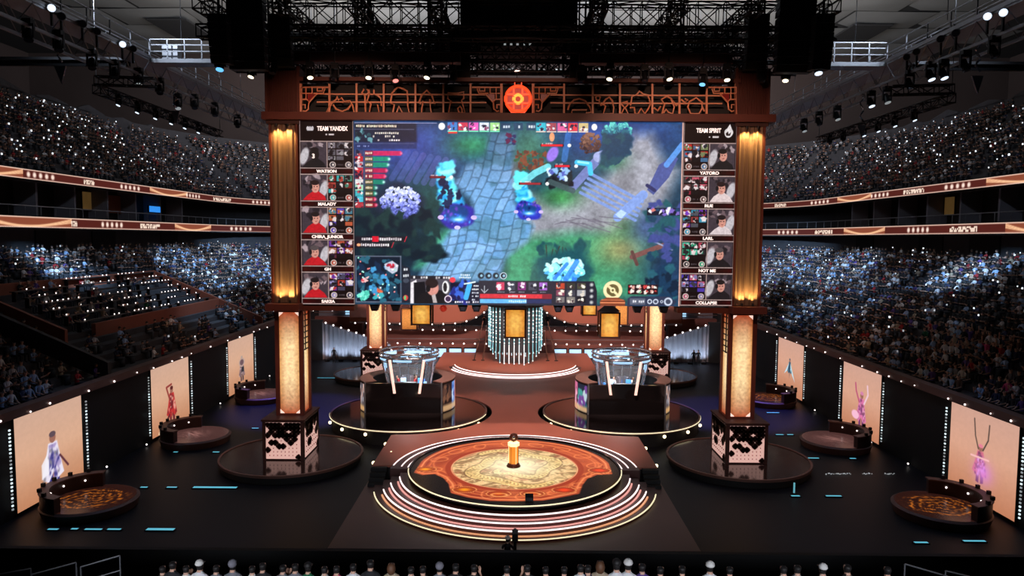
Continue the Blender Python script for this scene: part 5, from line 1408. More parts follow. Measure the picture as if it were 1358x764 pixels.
# side stages along the walls
def side_stage(s, cx, cy, nm, nth, lit):
    r = 2.15
    t = thing('side_stage', 'small round stage with %s floor at the foot of the %s %s wall screen' % (('orange scroll', 'dull rose', 'dark rose')[lit], nth, nm), 'stage', (cx, cy, 0), 'side stages')
    MB().lathe([(0, 0), (r, 0), (r + .12, .42), (r, .5), (0, .5)], 48, (cx, cy, 0)).build('drum', 'rail_brown', t)
    pn, pa = 26, 90
    Rr = np.linspace(.02, r - .05, pn)[:, None]; Aa = np.linspace(0, FULL, pa)[None]
    X, Y = Rr * np.cos(Aa), Rr * np.sin(Aa)
    col = np.zeros((pn, pa, 3)); col[:] = ((.17, .075, .055), (.30, .19, .18), (.24, .12, .09))[lit]
    n_ = samp(tab1, X * 1.8 + 1.2 * np.sin(Y * 2.2), Y * 1.8 + 1.2 * np.sin(X * 2.0), .05)
    if lit == 0:
        msk = np.clip(1 - abs(n_ - .5) / .035, 0, 1) * np.clip((1.55 - np.hypot(X * .75, Y)) / .2, 0, 1)
        ring = np.clip(1 - abs((np.hypot(X * .8, Y) * 2.6 + .22 * np.sin(Aa * 5) + .8 * n_) % 1.0 - .5) / .13, 0, 1) * np.clip((1.5 - np.hypot(X * .8, Y)) / .2, 0, 1)
        msk = np.maximum(msk * .5, ring * .8)[..., None]
        col = col * (1 - msk) + np.array((.95, .52, .14)) * msk
    else:
        msk = (np.exp(-(np.hypot(X + .2, Y) / .9) ** 2) * np.clip(n_ * 1.6 - .3, 0, 1))[..., None]
        col = col * (1 - msk) + np.array(((0, 0, 0), (.66, .46, .43), (.62, .30, .20))[lit]) * msk
    pos = np.stack([cx + X, cy + Y, np.full(X.shape, .508)], -1)
    grid_mesh('painted_floor', pos[::-1], col[::-1], 'floor_display', t)
    a_w = PI if s < 0 else 0
    m = MB(); arc_box(m, (cx, cy), r - .32, r + .05, .42, 1.2, a_w - 1.35, a_w + 1.35, 30); m.build('back_wall', 'gate_wood_dark', t)
    m = MB(); arc_box(m, (cx, cy), r - .38, r + .1, 1.2, 1.27, a_w - 1.37, a_w + 1.37, 30); m.build('wall_cap', 'rail_brown', t)
    for k in range(4):
        a_ = a_w + (-.9 + .6 * k)
        MB().ball((cx + (r - .36) * math.cos(a_), cy + (r - .36) * math.sin(a_), .95), .055, 6, 4).build('wall_lamp', 'bulb_white', t)
    for k in range(6):
        a_ = a_w + (-1.0 + .4 * k)
        MB().obox((cx + (r + .02) * math.cos(a_), cy + (r + .02) * math.sin(a_), 1.36), (.08, 0, 0), (0, .08, 0), (0, 0, .09)).build('small_lamp', 'black_metal', t)
for s, nm in ((-1, 'left'), (1, 'right')):
    for k, y in enumerate((35.5, 47.5, 60.2)):
        side_stage(s, s * 21.8, y, nm, ('nearest', 'middle', 'farthest')[k], (0, 1, 1 if s < 0 else 0)[k])

# ---------------------------------------------------------------- player booths
for s, nm in ((-1, 'left'), (1, 'right')):
    bx_, by0 = s * 8.28, 54.1
    z0 = 1.0
    t = thing('player_booth', 'dark %s player booth, curved walls round a glass cabin with lit posts' % nm, 'booth', (bx_, by0, z0), 'player booths')
    R_, zt_ = 3.6, 3.3
    h = math.acos(2.2 / R_)                     # front chord
    f0 = -PI / 2
    for q, (aa, ab) in enumerate(((f0 + h, f0 + h + 1.75), (f0 - h - 1.75, f0 - h))):
        m = MB(); arc_box(m, (bx_, by0), R_ - .5, R_, z0, zt_ - .08, aa, ab, 26); m.build('curved_wall', 'black_wall', t)
        m = MB(); arc_box(m, (bx_, by0), R_ - .95, R_ + .05, zt_ - .08, zt_, aa, ab, 26); m.build('wall_cap', 'rail_brown', t)
        # display on the outer face, near the front
        inner = (q == 0) == (s < 0)
        da, db = (aa + .02, aa + (.72 if inner else .30)) if q == 0 else (ab - .02, ab - (.72 if inner else .30))
        cvs = CV(0, 0, 60, 34, 2.0, (60, 42, 40))
        if inner:
            if s < 0:
                cvs.rect(0, 0, 30, 34, (40, 24, 22)).blob(2, 4, 28, 26, [(90, 60, 50), (30, 22, 26), (120, 80, 60)], 14, 201, 3, 7).rect(30, 0, 48, 34, (70, 110, 190)).blob(30, 2, 47, 30, [(120, 160, 220), (60, 80, 160), (190, 210, 235)], 12, 202, 3, 6).rect(48, 0, 60, 34, (200, 130, 120))
                cvs.rect(0, 26, 60, 34, (226, 180, 130), .85, 4)
            else:
                cvs.rect(0, 0, 26, 34, (210, 110, 150)).blob(2, 2, 25, 28, [(240, 180, 200), (150, 60, 90), (110, 40, 70)], 14, 203, 3, 7).rect(26, 0, 60, 34, (30, 40, 60)).blob(30, 2, 56, 28, [(70, 160, 150), (40, 90, 110), (120, 70, 150), (190, 210, 220)], 16, 204, 3, 8)
                cvs.rect(0, 27, 60, 34, (226, 180, 130), .9, 4)
                cvs.a = cvs.a[:, ::-1]
        else:
            cvs.rect(0, 0, 60, 34, (90, 80, 84)).blob(2, 2, 58, 24, [(190, 190, 200), (60, 50, 60), (220, 170, 150)], 14, 205, 3, 7).rect(0, 27, 60, 34, (220, 170, 110), .9, 4)
        an = np.linspace(da, db, cvs.w)[None]; vv_ = np.linspace(zt_ - .18, z0 + .05, cvs.h)[:, None]
        pos = np.stack([bx_ + (R_ + .03) * np.cos(an) * np.ones_like(vv_), by0 + (R_ + .03) * np.sin(an) * np.ones_like(vv_), vv_ * np.ones_like(an)], -1)
        colr = cvs.a
        if db < da: pos = pos[:, ::-1]; colr = colr[:, ::-1]
        grid_mesh('curved_display', pos, colr, 'screen_display', t)
    half = R_ * math.sin(h)
    yf = by0 - 2.2
    MB().box(bx_ - half, bx_ + half, yf - .08, yf + .12, z0, zt_ - .1).build('front_panel', 'gloss_black', t)
    for q in (-1, 1): MB().box(bx_ + q * half - .05, bx_ + q * half + .05, yf - .14, yf - .06, z0, zt_).build('edge_trim', 'grey_steel', t)
    # cut-out in the front panel top for the cabin sill
    MB().box(bx_ - 1.0, bx_ + 1.0, yf - .1, yf + .3, zt_ - .12, zt_ - .02).build('sill', 'black_metal', t)
    # cabin: floor drum, rings, posts, glass
    cx, cy = bx_ + s * -.05, by0 + .35
    MB().lathe([(0, z0), (1.55, z0), (1.55, 1.75), (0, 1.75)], 28, (cx, cy, 0)).build('cabin_floor', 'stage_deck_paint', t)
    for (r, z, rad) in ((2.25, 4.95, .07), (2.15, 4.62, .05), (2.28, 5.25, .05)):
        MB().path([(cx + r * math.cos(FULL * i / 36), cy + r * math.sin(FULL * i / 36), z) for i in range(36)], rad * 1.25, 6, 0, True).build('cabin_ring', 'chrome', t, smooth=True)
    for k in range(6):
        m = MB(); arc_box(m, (cx, cy), 2.17, 2.23, 4.72, 5.0, FULL * k / 6 + .1, FULL * k / 6 + .75, 8); m.build('ring_reflection_band', 'led_blue_panel', t)  # glowing bands added for the blue reflection on the chrome rings
    lat = MB()
    for i in range(36):
        a_, b_ = FULL * i / 36, FULL * (i + 1) / 36
        za, zb_ = (4.62, 5.25) if i % 2 else (5.25, 4.62)
        lat.tube((cx + 2.2 * math.cos(a_), cy + 2.2 * math.sin(a_), za), (cx + 2.2 * math.cos(b_), cy + 2.2 * math.sin(b_), zb_), .025, 4)
    lat.build('ring_lacing', 'chrome', t, kind='stuff')
    for k in range(14):
        a_ = -PI / 2 + .75 + (FULL - 1.5) * k / 13
        MB().tube((cx + 1.55 * math.cos(a_), cy + 1.55 * math.sin(a_), 1.75), (cx + 2.15 * math.cos(a_), cy + 2.15 * math.sin(a_), 4.65), .04, 5).build('cabin_post', 'chrome', t)
    for q in (-1, 1):
        MB().obox((s * 8.0 + q * 1.09, yf - .14, 3.72), (.09, 0, 0), (0, .06, 0), (q * .17, 0, 1.24)).build('lit_post', 'post_light', t)
    m = MB(); m.lathe([(1.5, 1.8), (2.1, 4.6)], 30, (cx, cy, 0), 0, -PI / 2 + .8, -PI / 2 + FULL - .8); m.build('cabin_glass', 'glass', t, smooth=True)
    m = MB(); arc_box(m, (cx, cy), 1.05, 1.45, 2.42, 2.48, -PI / 2 - .3, PI / 2 + .3, 20); m.build('cabin_desk', 'black_metal', t)
    for k in range(4):
        a_ = -.2 + k * 1.15
        MB().obox((cx + 1.25 * math.cos(a_), cy + 1.25 * math.sin(a_), 2.72), (.04 * abs(math.cos(a_)) + .2 * abs(math.sin(a_)), 0, 0), (0, .04 * abs(math.sin(a_)) + .2 * abs(math.cos(a_)), 0), (0, 0, .17)).build('desk_monitor', 'screen_blue' if k % 2 else 'led_blue_panel', t)
    spot('cabin_fill', (cx, cy, 4.85), (cx, cy, 1.7), 480, (.9, .9, .95), 150, .5, .2)  # added fill, brightens the chrome rings and the cabin floor
    for k in range(5):
        MB().ball((cx + 2.2 * math.cos(k * 1.2), cy + 2.2 * math.sin(k * 1.2), 5.02), .07, 6, 4).build('ring_lamp', 'bulb_white', t)

# ---------------------------------------------------------------- back stage
CB = (0, 72.3)
t = thing('back_stage', 'round brown back stage ringed by white light lines below the bead curtain', 'stage', (0, 72.9, 0))
MB().lathe([(0, ZD), (6.2, ZD), (6.2, 1.2), (0, 1.2)], 72, (0, 72.3, 0)).build('drum', 'stage_deck_paint', t)
for k, (r, z) in enumerate(((6.22, 1.16), (6.5, 1.02), (6.8, .95))):
    m = MB(); arc_box(m, CB, r - .3, r, ZD, z - .02, PI + .1, FULL - .1, 60); m.build('step', 'step_paint', t) if k else None
    m = MB(); arc_box(m, CB, r - .04, r + .05, z - .03, z + .035, PI + .18 + .1 * k, FULL - .18 - .1 * k, 60); m.build('white_light_line', 'led_white', t)
t = thing('bead_curtain', 'round teal curtain of hanging light strings behind the centre lantern', 'curtain', (0, 73.5, 1.3))
MB().lathe([(2.62, 7.0), (2.95, 7.0), (2.95, 7.3), (2.62, 7.3)], 40, (0, 73.5, 0), closed=True).build('top_ring', 'black_metal', t)
MB().lathe([(2.3, 2.4), (2.5, 3.0), (2.6, 7.0)], 40, (0, 73.5, 0)).build('backing', 'steel_grey_panel', t, smooth=True)
for k in range(34):
    a_ = FULL * k / 34 + .05
    x, y = 2.78 * math.cos(a_), 73.5 + 2.78 * math.sin(a_)
    centre = abs(x) < 1.35
    m = MB()
    z = 1.35 + 1.5 * (x / 2.78) ** 4 + rnd.uniform(0, .3)
    m.tube((x, y, z), (x, y, 3.3), .045, 5, 1 if centre else 0)
    m.tube((x, y, 3.3), (x, y, 7.0), .035, 5, 0)
    for q in range(9): m.ball((x, y - .03, 3.4 + q * .38 + rnd.uniform(0, .2)), .07, 6, 4, 1)
    m.ball((x, y, z - .1), .07, 6, 4, 1)
    m.build('light_string', ['led_teal', 'bulb_cool'], t)
for k, sx in enumerate((-1, 1)):
    for dx in (0, .9):
        p = thing('raking_post', 'thin dark post leaning at the %s side of the bead curtain, %s one' % (('left', 'right')[k], 'inner' if dx == 0 else 'outer'), 'post', (sx * (3.1 + dx), 74, 1.2))
        MB().tube((sx * (3.4 + dx), 73.6, 1.2), (sx * (2.9 + dx * .6), 75, 5.2), .07, 6).build('shaft', 'rail_brown', p)
        MB().lathe([(0, 0), (.2, 0), (.2, .05), (0, .05)], 10, (sx * (3.4 + dx), 73.6, 1.2)).build('foot', 'black_metal', p)
# terraces behind with lamp rails, people stand on them
BT = thing('back_terrace', 'two brown terraces with lamp rails across the back of the stage', 'terrace', (0, 85, 0))
def terrace(y0, y1, z0, z1, nm, xa=-18, xb=18):
    MB().box(xa, xb, y0, y1, z0, z1).build('terrace_front', 'fascia_brown', BT)
    for sx in (-1, 1):
        x = 3.4
        while x < 17.5:
            MB().ball((sx * x, y0 - .1, z1 + .04), .10, 6, 4).build('rail_lamp', 'bulb_white', BT); x += 1.28
    MB().path([(xa, y0 + .1, z1 + .55), (xb, y0 + .1, z1 + .55)], .04, 5).build('rail', 'grey_steel', BT)
terrace(81.5, 84, 0, 1.75, 'low'); terrace(84, 88, 0, 3.0, 'high')
structure('wall_back_stage', MB().box(-19, 19, 91, 91.4, 0, 10.5), 'plaster_grey')
for sx in (-1, 1):
    for k in range(5):
        x = sx * (5.2 + k * 1.75)
        q = thing('blue_panel', 'pale blue lit panel at the terrace foot, %s on the %s of the middle' % ('first second third fourth fifth'.split()[k], ('left', 'right')[sx > 0]), 'panel', (x, 81.3, .2), 'blue panels at the terrace foot')
        MB().box(x - .76, x + .76, 81.34, 81.46, .15, 1.35).build('backing', 'black_metal', q)
        MB().box(x - .68, x + .68, 81.28, 81.34, .25, 1.2).build('lit_face', 'led_blue_panel', q)
# brown soffit with an arch over the bead curtain, lamps along its lower edge
so = thing('backdrop_soffit', 'curved red brown soffit with a string of lamps above the back stage', 'soffit', (0, 82, 6))
half = [(19, 8.9), (19, 4.3), (15, 4.25), (10.2, 4.2), (7.6, 4.25), (6.2, 4.4), (5.0, 4.75), (4.0, 5.3), (3.2, 5.9), (2.6, 6.4)]
poly3 = [(x, 80.6, z) for x, z in half] + [(-x, 80.6, z) for x, z in half[::-1]]
MB().prism(poly3, (0, .7, 0)).build('soffit_board', 'soffit_brown', so)
for sx in (-1, 1):
    for (xa, za), (xb, zb_) in zip(half[1:-1], half[2:]):
        L = math.hypot(xb - xa, zb_ - za); n = max(1, int(L / 1.1))
        for k in range(n):
            f = (k + .5) / n
            MB().ball((sx * (xa + (xb - xa) * f), 80.5, za + (zb_ - za) * f - .06), .11, 6, 4).build('edge_lamp', 'bulb_white', so)
MB().prism([(x, 80.45, z + .1) for x, z in half[1:]] + [(x, 80.45, z - .08) for x, z in half[1:][::-1]], (0, .2, 0)).build('edge_moulding', 'rail_brown', so)
MB().prism([(-x, 80.45, z + .1) for x, z in half[1:]] + [(-x, 80.45, z - .08) for x, z in half[1:][::-1]], (0, .2, 0)).build('edge_moulding', 'rail_brown', so)
# side drapes with lamps on their sloping top
for s, nm in ((-1, 'left'), (1, 'right')):
    xa, xb = s * 22.0, s * 14.2
    t = thing('side_drape', 'grey pleated drape with sloping lamp string at the %s end of the back stage' % nm, 'drape', ((xa + xb) / 2, 80, 0), 'drapes beside the back stage')
    m = MB(); n = 90; vs, fs = [], []
    for i in range(n + 1):
        u = i / n; x = xa + (xb - xa) * u; y = 80.2 + .12 * math.sin(u * PI * 32)
        zt3 = 4.3 - 2.5 * u
        vs += [(x, y, .05), (x, y, zt3 * .5), (x, y, zt3)]
    for i in range(n):
        for j in range(2): fs.append((i * 3 + j, i * 3 + 3 + j, i * 3 + 4 + j, i * 3 + 1 + j))
    m.add(vs, fs); m.build('cloth', 'drape_grey', t, smooth=True)
    MB().tube((xa, 80.1, 4.34), (xb, 80.1, 1.84), .06, 5).build('top_bar', 'rail_brown', t)
    for k in range(9):
        u = (k + .5) / 9
        MB().ball((xa + (xb - xa) * u, 79.95, 4.42 - 2.5 * u), .11, 6, 4).build('string_lamp', 'bulb_white', t)
    MB().box(min(xa, xa + s * 1.6), max(xa, xa + s * 1.6), 79.9, 80.6, 0, 4.6).build('end_panel', 'black_wall', t)
    for k in range(5):
        x = xa + (xb - xa) * (k + .5) / 5
        MB().box(x - .25, x + .25, 79.0, 79.2, 0, .22).build('uplight_case', 'black_metal', t)
        spot('drape_uplight', (x, 79.15, .3), (x, 80.3, 2.2), 220, (.5, .72, 1.0), 120, .9, .1)
    # balcony corner behind, with a lit counter
    b = thing('side_balcony', 'brown balcony front with lamps behind the %s drape' % nm, 'balcony', (s * 20, 88, 0), 'balconies behind the drapes')
    MB().box(min(s * 19, s * 25), max(s * 19, s * 25), 87, 88, 0, 4.2).build('balcony_front', 'fascia_brown', b)
    MB().box(min(s * 19, s * 25), max(s * 19, s * 25), 88.8, 89, 0, 9.5).build('balcony_back', 'plaster_grey', b)
    MB().path([(s * 19, 86.9, 4.7), (s * 25, 86.9, 4.7)], .05, 5).build('balcony_rail', 'rail_brown', b)
    for k in range(4): MB().ball((s * (19.8 + k * 1.4), 86.9, 5.0 + (k % 2) * 1.6), .11, 6, 4).build('balcony_lamp', 'bulb_white', b)
    MB().box(min(s * 19.4, s * 21.4), max(s * 19.4, s * 21.4), 88.6, 88.78, 4.3, 5.4).build('lit_counter', 'led_blue_panel', b)
    # scaffold leg of the backdrop
    dr = thing('black_drape', 'tall black drape closing the gap between the %s stand and the back stage' % nm, 'drape', (s * 22, 93, 0), 'black drapes')
    MB().box(min(s * 19, s * 24.4), max(s * 19, s * 24.4), 93, 93.2, 0, 7).build('cloth', 'black_wall', dr)
    MB().box(min(s * 19, s * 24.4), max(s * 19, s * 24.4), 92.9, 93.3, 7, 7.15).build('top_bar', 'black_metal', dr)

# ---------------------------------------------------------------- hanging lanterns
def lantern(px, py0, py1, wpx, Y, label, dim=False):
    a, b = at(px, py0, Y=Y), at(px, py1, Y=Y)
    hw = wpx / 2 * Y / 940; cx, z1, z0 = a.x, a.z, b.z
    t = thing('hanging_lantern', label, 'lantern', (cx, Y, z0), 'hanging lanterns')
    e = hw * .86; pm_ = 'hanging_paper_dim' if dim else 'hanging_paper'
    MB().box(cx - e, cx + e, Y - e, Y - e + .05, z0 + .1, z1 - .1).build('paper_panel', pm_, t)
    MB().box(cx - e, cx + e, Y + e - .05, Y + e, z0 + .1, z1 - .1).build('paper_panel', pm_, t)
    for sx in (-1, 1):
        MB().box(cx + sx * e - .025, cx + sx * e + .025, Y - e + .05, Y + e - .05, z0 + .1, z1 - .1).build('paper_panel', pm_, t)
        for sy in (-1, 1):
            MB().box(cx + sx * hw - .07, cx + sx * hw + .07, Y + sy * hw - .07, Y + sy * hw + .07, z0, z1).build('corner_post', 'gate_wood_dark', t)
    for z in (z0, z1 - .12): MB().box(cx - hw, cx + hw, Y - hw, Y + hw, z, z + .12).build('frame_tray', 'gate_wood_dark', t)
    MB().lathe([(hw * 1.25, 0), (hw * .35, hw * .7), (0, hw * .75)], 4, (cx, Y, z1)).build('roof_cap', 'gate_wood_dark', t)
    MB().tube((cx, Y, z1 + hw * .7), (cx, Y, {57: 27.9, 68: 31.2}.get(Y, 49.3)), .03, 5).build('cord', 'black_metal', t)
    if Y == 57: MB().box(cx - .05, cx + .05, Y - .5, Y + .5, 27.84, 27.95).build('hanger_bar', 'black_metal', t)
lantern(560, 402, 430, 25, 57, 'amber hanging lantern left of the centre one, right in front of a dimmer lantern')
lantern(683.5, 408, 447, 27, 57, 'amber hanging lantern in the middle before the teal bead curtain')
lantern(807.5, 413, 447, 25, 57, 'amber hanging lantern right of the centre, hanging lowest on that side')
lantern(544, 407, 437, 21, 68, 'dimmer amber lantern half hidden behind the left hanging lantern', True)
lantern(781, 400, 418, 18, 68, 'small amber lantern whose bottom peeps out below the screen, right of centre')
lantern(823, 396, 431, 17, 68, 'dimmer amber lantern half hidden behind the right hanging lantern', True)
lantern(474, 408, 422, 12, 86, 'tiny far orange lantern seen left of the left rear pillar', True)
lantern(897, 411, 427, 12, 86, 'tiny far orange lantern seen right of the right rear pillar', True)

# ---------------------------------------------------------------- light bars lying on the arena floor
for k, (xa, xb, py, where) in enumerate(((62, 79, 700.5, 'nearest left row, outer end'), (93, 105, 700, 'nearest left row, second from the outer end'), (111, 137, 700.5, 'nearest left row, long middle one'), (141, 162, 700.5, 'nearest left row, fourth from the outer end'), (193, 233, 700.5, 'nearest left row, longest at its inner end'),
        (185, 197, 645, 'second left row, outer end'), (220, 236, 645, 'second left row, middle one'), (255, 316, 645, 'second left row, longest one'), (229, 237, 598.5, 'third left row, outer one'), (281, 292, 598.5, 'third left row, inner one'), (333, 344, 567, 'farthest left row beside the pillar'), (420, 445, 500.5, 'left rear, in front of the grey drape'),
        (1211, 1232, 718, 'nearest right row, inner one'), (1276, 1308, 716, 'nearest right row, outer bright one'), (1094, 1117, 656.5, 'second right row, dim one'), (1048, 1062, 656.5, 'second right row, beside the green stick'), (1070, 1087, 606.5, 'third right row, wider one'), (1126, 1136, 607, 'third right row, outer one'), (1028, 1040, 575.5, 'fourth right row, inner one'), (1043, 1053, 575.5, 'fourth right row, outer one'), (1016, 1034, 546.5, 'farthest right row beside the pillar'))):
    if not where: continue
    a, b = at(xa, py, Z=.1), at(xb, py, Z=.1)
    dep = .07 if xb - xa < 35 else .11
    t = thing('floor_light_bar', 'cyan light bar on the dark arena floor, ' + where, 'light bar', ((a.x + b.x) / 2, a.y, 0), 'cyan floor light bars')
    MB().box(a.x, b.x, a.y - dep - .02, a.y + dep + .02, 0.0, .05).build('case', 'black_metal', t)
    MB().box(a.x + .06, b.x - .06, a.y - dep, a.y + dep, .05, .06).build('lit_strip', 'led_cyan', t)
q = at(1053, 655, Z=.0)
t = thing('light_stick', 'thin upright green light stick on the right arena floor', 'light', (q.x, q.y, 0))
MB().tube((q.x, q.y, .06), (q.x, q.y, .62), .05, 6).build('tube', 'led_teal', t); MB().lathe([(0, 0), (.14, 0), (.14, .06), (0, .06)], 10, (q.x, q.y, 0)).build('foot', 'black_metal', t)
# rows of tiny yellow lights far on the right floor
m = MB()
for k in range(46):
    px = 1096 + k * 2.0 + rnd.uniform(-.4, .4)
    if 1128 < px < 1143 or 1158 < px < 1172: continue
    q = at(px, 628.5 + rnd.uniform(-.7, .7), Z=.05); m.ball((q.x, q.y, .05), rnd.uniform(.025, .05), 5, 3)
t = m.build('cable_ramp_lights', 'bulb_dim', kind='stuff'); tag(t, 'row of tiny yellowish lights along the right floor behind the pillar platform')

# ---------------------------------------------------------------- front of house: barrier, floor stand, rails
tag(MB().box(-24.7, 24.7, 28.2, 28.45, 0, 1.15).build('pit_barrier', 'black_wall'), 'low black barrier between the stage mat and the front audience', 'barrier')
structure('front_stand', MB().box(-26, 26, 14.0, 20.6, 0, 3.72), 'black_wall')
def handrail(p, q, label):
    a, b = at(*p, Y=20.2), at(*q, Y=20.4)
    t = thing('handrail', label, 'railing', ((a.x + b.x) / 2, 20.3, 3.72), 'handrails before the front audience')
    MB().tube(a, b, .022, 6).build('top_rail', 'grey_steel', t)
    MB().tube(a - Vector((0, 0, .45)), b - Vector((0, 0, .45)), .02, 6).build('lower_rail', 'grey_steel', t)
    for e in (a, b): MB().tube((e.x, e.y, 3.72), e, .022, 6).build('post', 'grey_steel', t)
handrail((-14, 764), (41, 754), 'grey handrail at the far left corner before the audience')
handrail((42, 762), (101, 746), 'grey handrail second from the left corner before the audience')
handrail((107, 752), (159, 737), 'grey handrail third from the left corner before the audience')
handrail((1200, 748), (1262, 766), 'pale handrail right of the front audience')
handrail((1254, 757), (1300, 768), 'pale handrail at the far right corner before the audience')
# ================================================================ RIG UNDER THE ROOF
def truss(name, label, p0, p1, wd, ht, bay, mname='truss_black', rc=.06, rl=.035, group='black roof trusses', cat='truss'):
    """box truss: four chords and zigzag lacing between them"""
    p0, p1 = Vector(p0), Vector(p1); d = p1 - p0; L = d.length; d.normalize()
    up = Vector((0, 0, 1)) if abs(d.z) < .9 else Vector((0, 1, 0))
    sd_ = d.cross(up).normalized(); up = sd_.cross(d).normalized()
    t = thing(name, label, cat, (p0 + p1) / 2, group)
    cs = [(a * wd / 2, b * ht / 2) for a, b in ((-1, -1), (1, -1), (1, 1), (-1, 1))]
    P = lambda k, u: p0 + d * u + sd_ * cs[k][0] + up * cs[k][1]
    for k in range(4): MB().tube(P(k, 0), P(k, L), rc, 5).build('chord', mname, t)
    n = max(2, int(L / bay)); m = MB()
    for i in range(n):
        u0, u1 = L * i / n, L * (i + 1) / n
        for k in range(4):
            k2 = (k + 1) % 4
            if i % 2: m.tube(P(k, u0), P(k2, u1), rl, 4)
            else: m.tube(P(k2, u0), P(k, u1), rl, 4)
            m.tube(P(k, u0), P(k2, u0), rl, 4)
    m.build('lacing', mname, t, kind='stuff')
    return t
XA, XB = -18.6, 18.4
for k, (Y, z, hh, bay, note) in enumerate(((42.2, 25.9, .7, 1.0, 'lowest one in front'), (45.5, 26.0, .8, .9, 'second from the front, low'), (49, 26.4, .8, .9, 'third from the front, low'), (53, 26.6, .8, 1.0, 'fourth from the front, low'), (57, 27.4, .9, 1.2, 'fifth from the front'),
        (46, 28.1, 1.6, 1.7, 'deep one high above the screen'), (52, 29.7, 1.8, 2.0, 'deep one behind the highest'), (60, 30.6, 1.6, 2.0, 'second rear one'), (68, 31.4, 1.6, 2.2, 'rearmost high one'), (66, 27.6, 1.0, 1.4, 'rear low one'), (74, 28.4, 1.0, 1.5, 'rearmost low one'), (47.4, 25.2, .7, .7, 'hidden low one behind the lamps'), (51, 27.6, 1.2, 1.0, 'dense middle one'), (55, 28.6, 1.2, 1.0, 'dense middle one further back'))):
    truss('roof_truss', 'black roof truss running across the stage, ' + note, (XA, Y, z), (XB, Y, z), .7, hh, bay)
for k, x in enumerate((-17.6, -13.2, -9.0, -4.6, 4.6, 9.0, 13.2, 17.4)):
    truss('long_truss', 'black truss running from front to back, %s from the left above the stage' % ('first second third fourth fifth sixth seventh eighth'.split()[k]), (x, 40, 26.9), (x, 76, 28.2), .7, .7, 1.1)
for k, (x, Y) in enumerate(((-16.4, 43), (-14.6, 44), (-5.2, 46), (-3.0, 47), (3.4, 47), (5.0, 46), (9.8, 45), (14.4, 44), (16.2, 43), (-9.6, 45))):
    truss('tower_truss', 'black upright truss hanging above the stage, %s from the left' % ('first second fifth sixth seventh eighth ninth tenth eleventh fourth'.split()[k]), (x, Y, 24.6), (x, Y, 34.0), .8, .8, 1.0)
# header beams, reddish, over the frieze lamps
for s, (x0, x1) in ((-1, (-13.9, -3.4)), (1, (3.7, 12.8))):
    t = thing('header_beam', 'dark reddish beam above the lamps over the %s half of the frieze' % ('left' if s < 0 else 'right'), 'beam', ((x0 + x1) / 2, 43.2, 24.5), 'header beams')
    MB().box(x0, x1, 43.0, 43.6, 24.48, 25.0).build('beam_body', 'gate_wood_dark', t)
    MB().box(x0, x1, 42.95, 43.65, 24.42, 24.48).build('bottom_flange', 'gate_wood', t)
# centre scoreboard, dark with rounded lower corners
t = thing('scoreboard', 'dark hanging scoreboard drum in the middle under the roof', 'scoreboard', (0, 50, 26.2))
pl = [(-3.8, 33), (-3.8, 28.3), (-3.6, 27.6), (-3.1, 27.0), (-2.3, 26.7), (2.3, 26.7), (3.1, 27.0), (3.6, 27.6), (3.8, 28.3), (3.8, 33)]
MB().prism([(x, 48, z) for x, z in pl], (0, 4, 0)).build('body', 'truss_black', t)
for x in (-2.0, 1.8): MB().box(x - 1.0, x + 1.0, 47.9, 48.0, 29.0, 30.6).build('dim_screen', 'lens_dark', t)
m = MB()
for k in range(5): m.box(-.9 + k * .42, -.75 + k * .42, 47.85, 47.95, 26.75, 26.85)
m.build('indicator', 'bulb_dim', t, kind='stuff')
# line array speakers
for k, (px, ya, yb, Y, wd, where) in enumerate(((325, -40, 92, 40, 2.0, 'outer left'), (290, 20, 84, 39, 1.0, 'small one at the far left'), (1058, -40, 96, 40, 2.0, 'outer right'), (1092, 20, 92, 39, 1.0, 'small one at the far right'), (612, 42, 104, 46, 1.1, 'inner left'), (768, 44, 106, 46, 1.1, 'inner right'), (372, 20, 88, 42, 1.2, 'second from the left'), (1005, 20, 92, 42, 1.2, 'second from the right'))):
    a, b = at(px, ya, Y=Y), at(px, yb, Y=Y)
    t = thing('line_array', 'black hanging line array of speaker boxes, %s of the rig' % where, 'speaker', (a.x, Y, b.z), 'line arrays')
    n = max(4, int((a.z - b.z) / .42)); h_ = (a.z - b.z) / n
    for i in range(n):
        z = b.z + i * h_; tilt = .35 * (1 - i / n) ** 2
        MB().prism([(a.x - wd / 2, Y - .3 + tilt, z + .02), (a.x - wd / 2, Y - .35 + tilt * .8, z + h_ - .02), (a.x - wd / 2, Y + .4, z + h_ - .06), (a.x - wd / 2, Y + .4 + tilt, z + .06)], (wd, 0, 0)).build('speaker_box', 'truss_black', t)
    MB().box(a.x - .05, a.x + .05, Y - .05, Y + .05, a.z, a.z + 4).build('hoist_chain', 'black_metal', t)
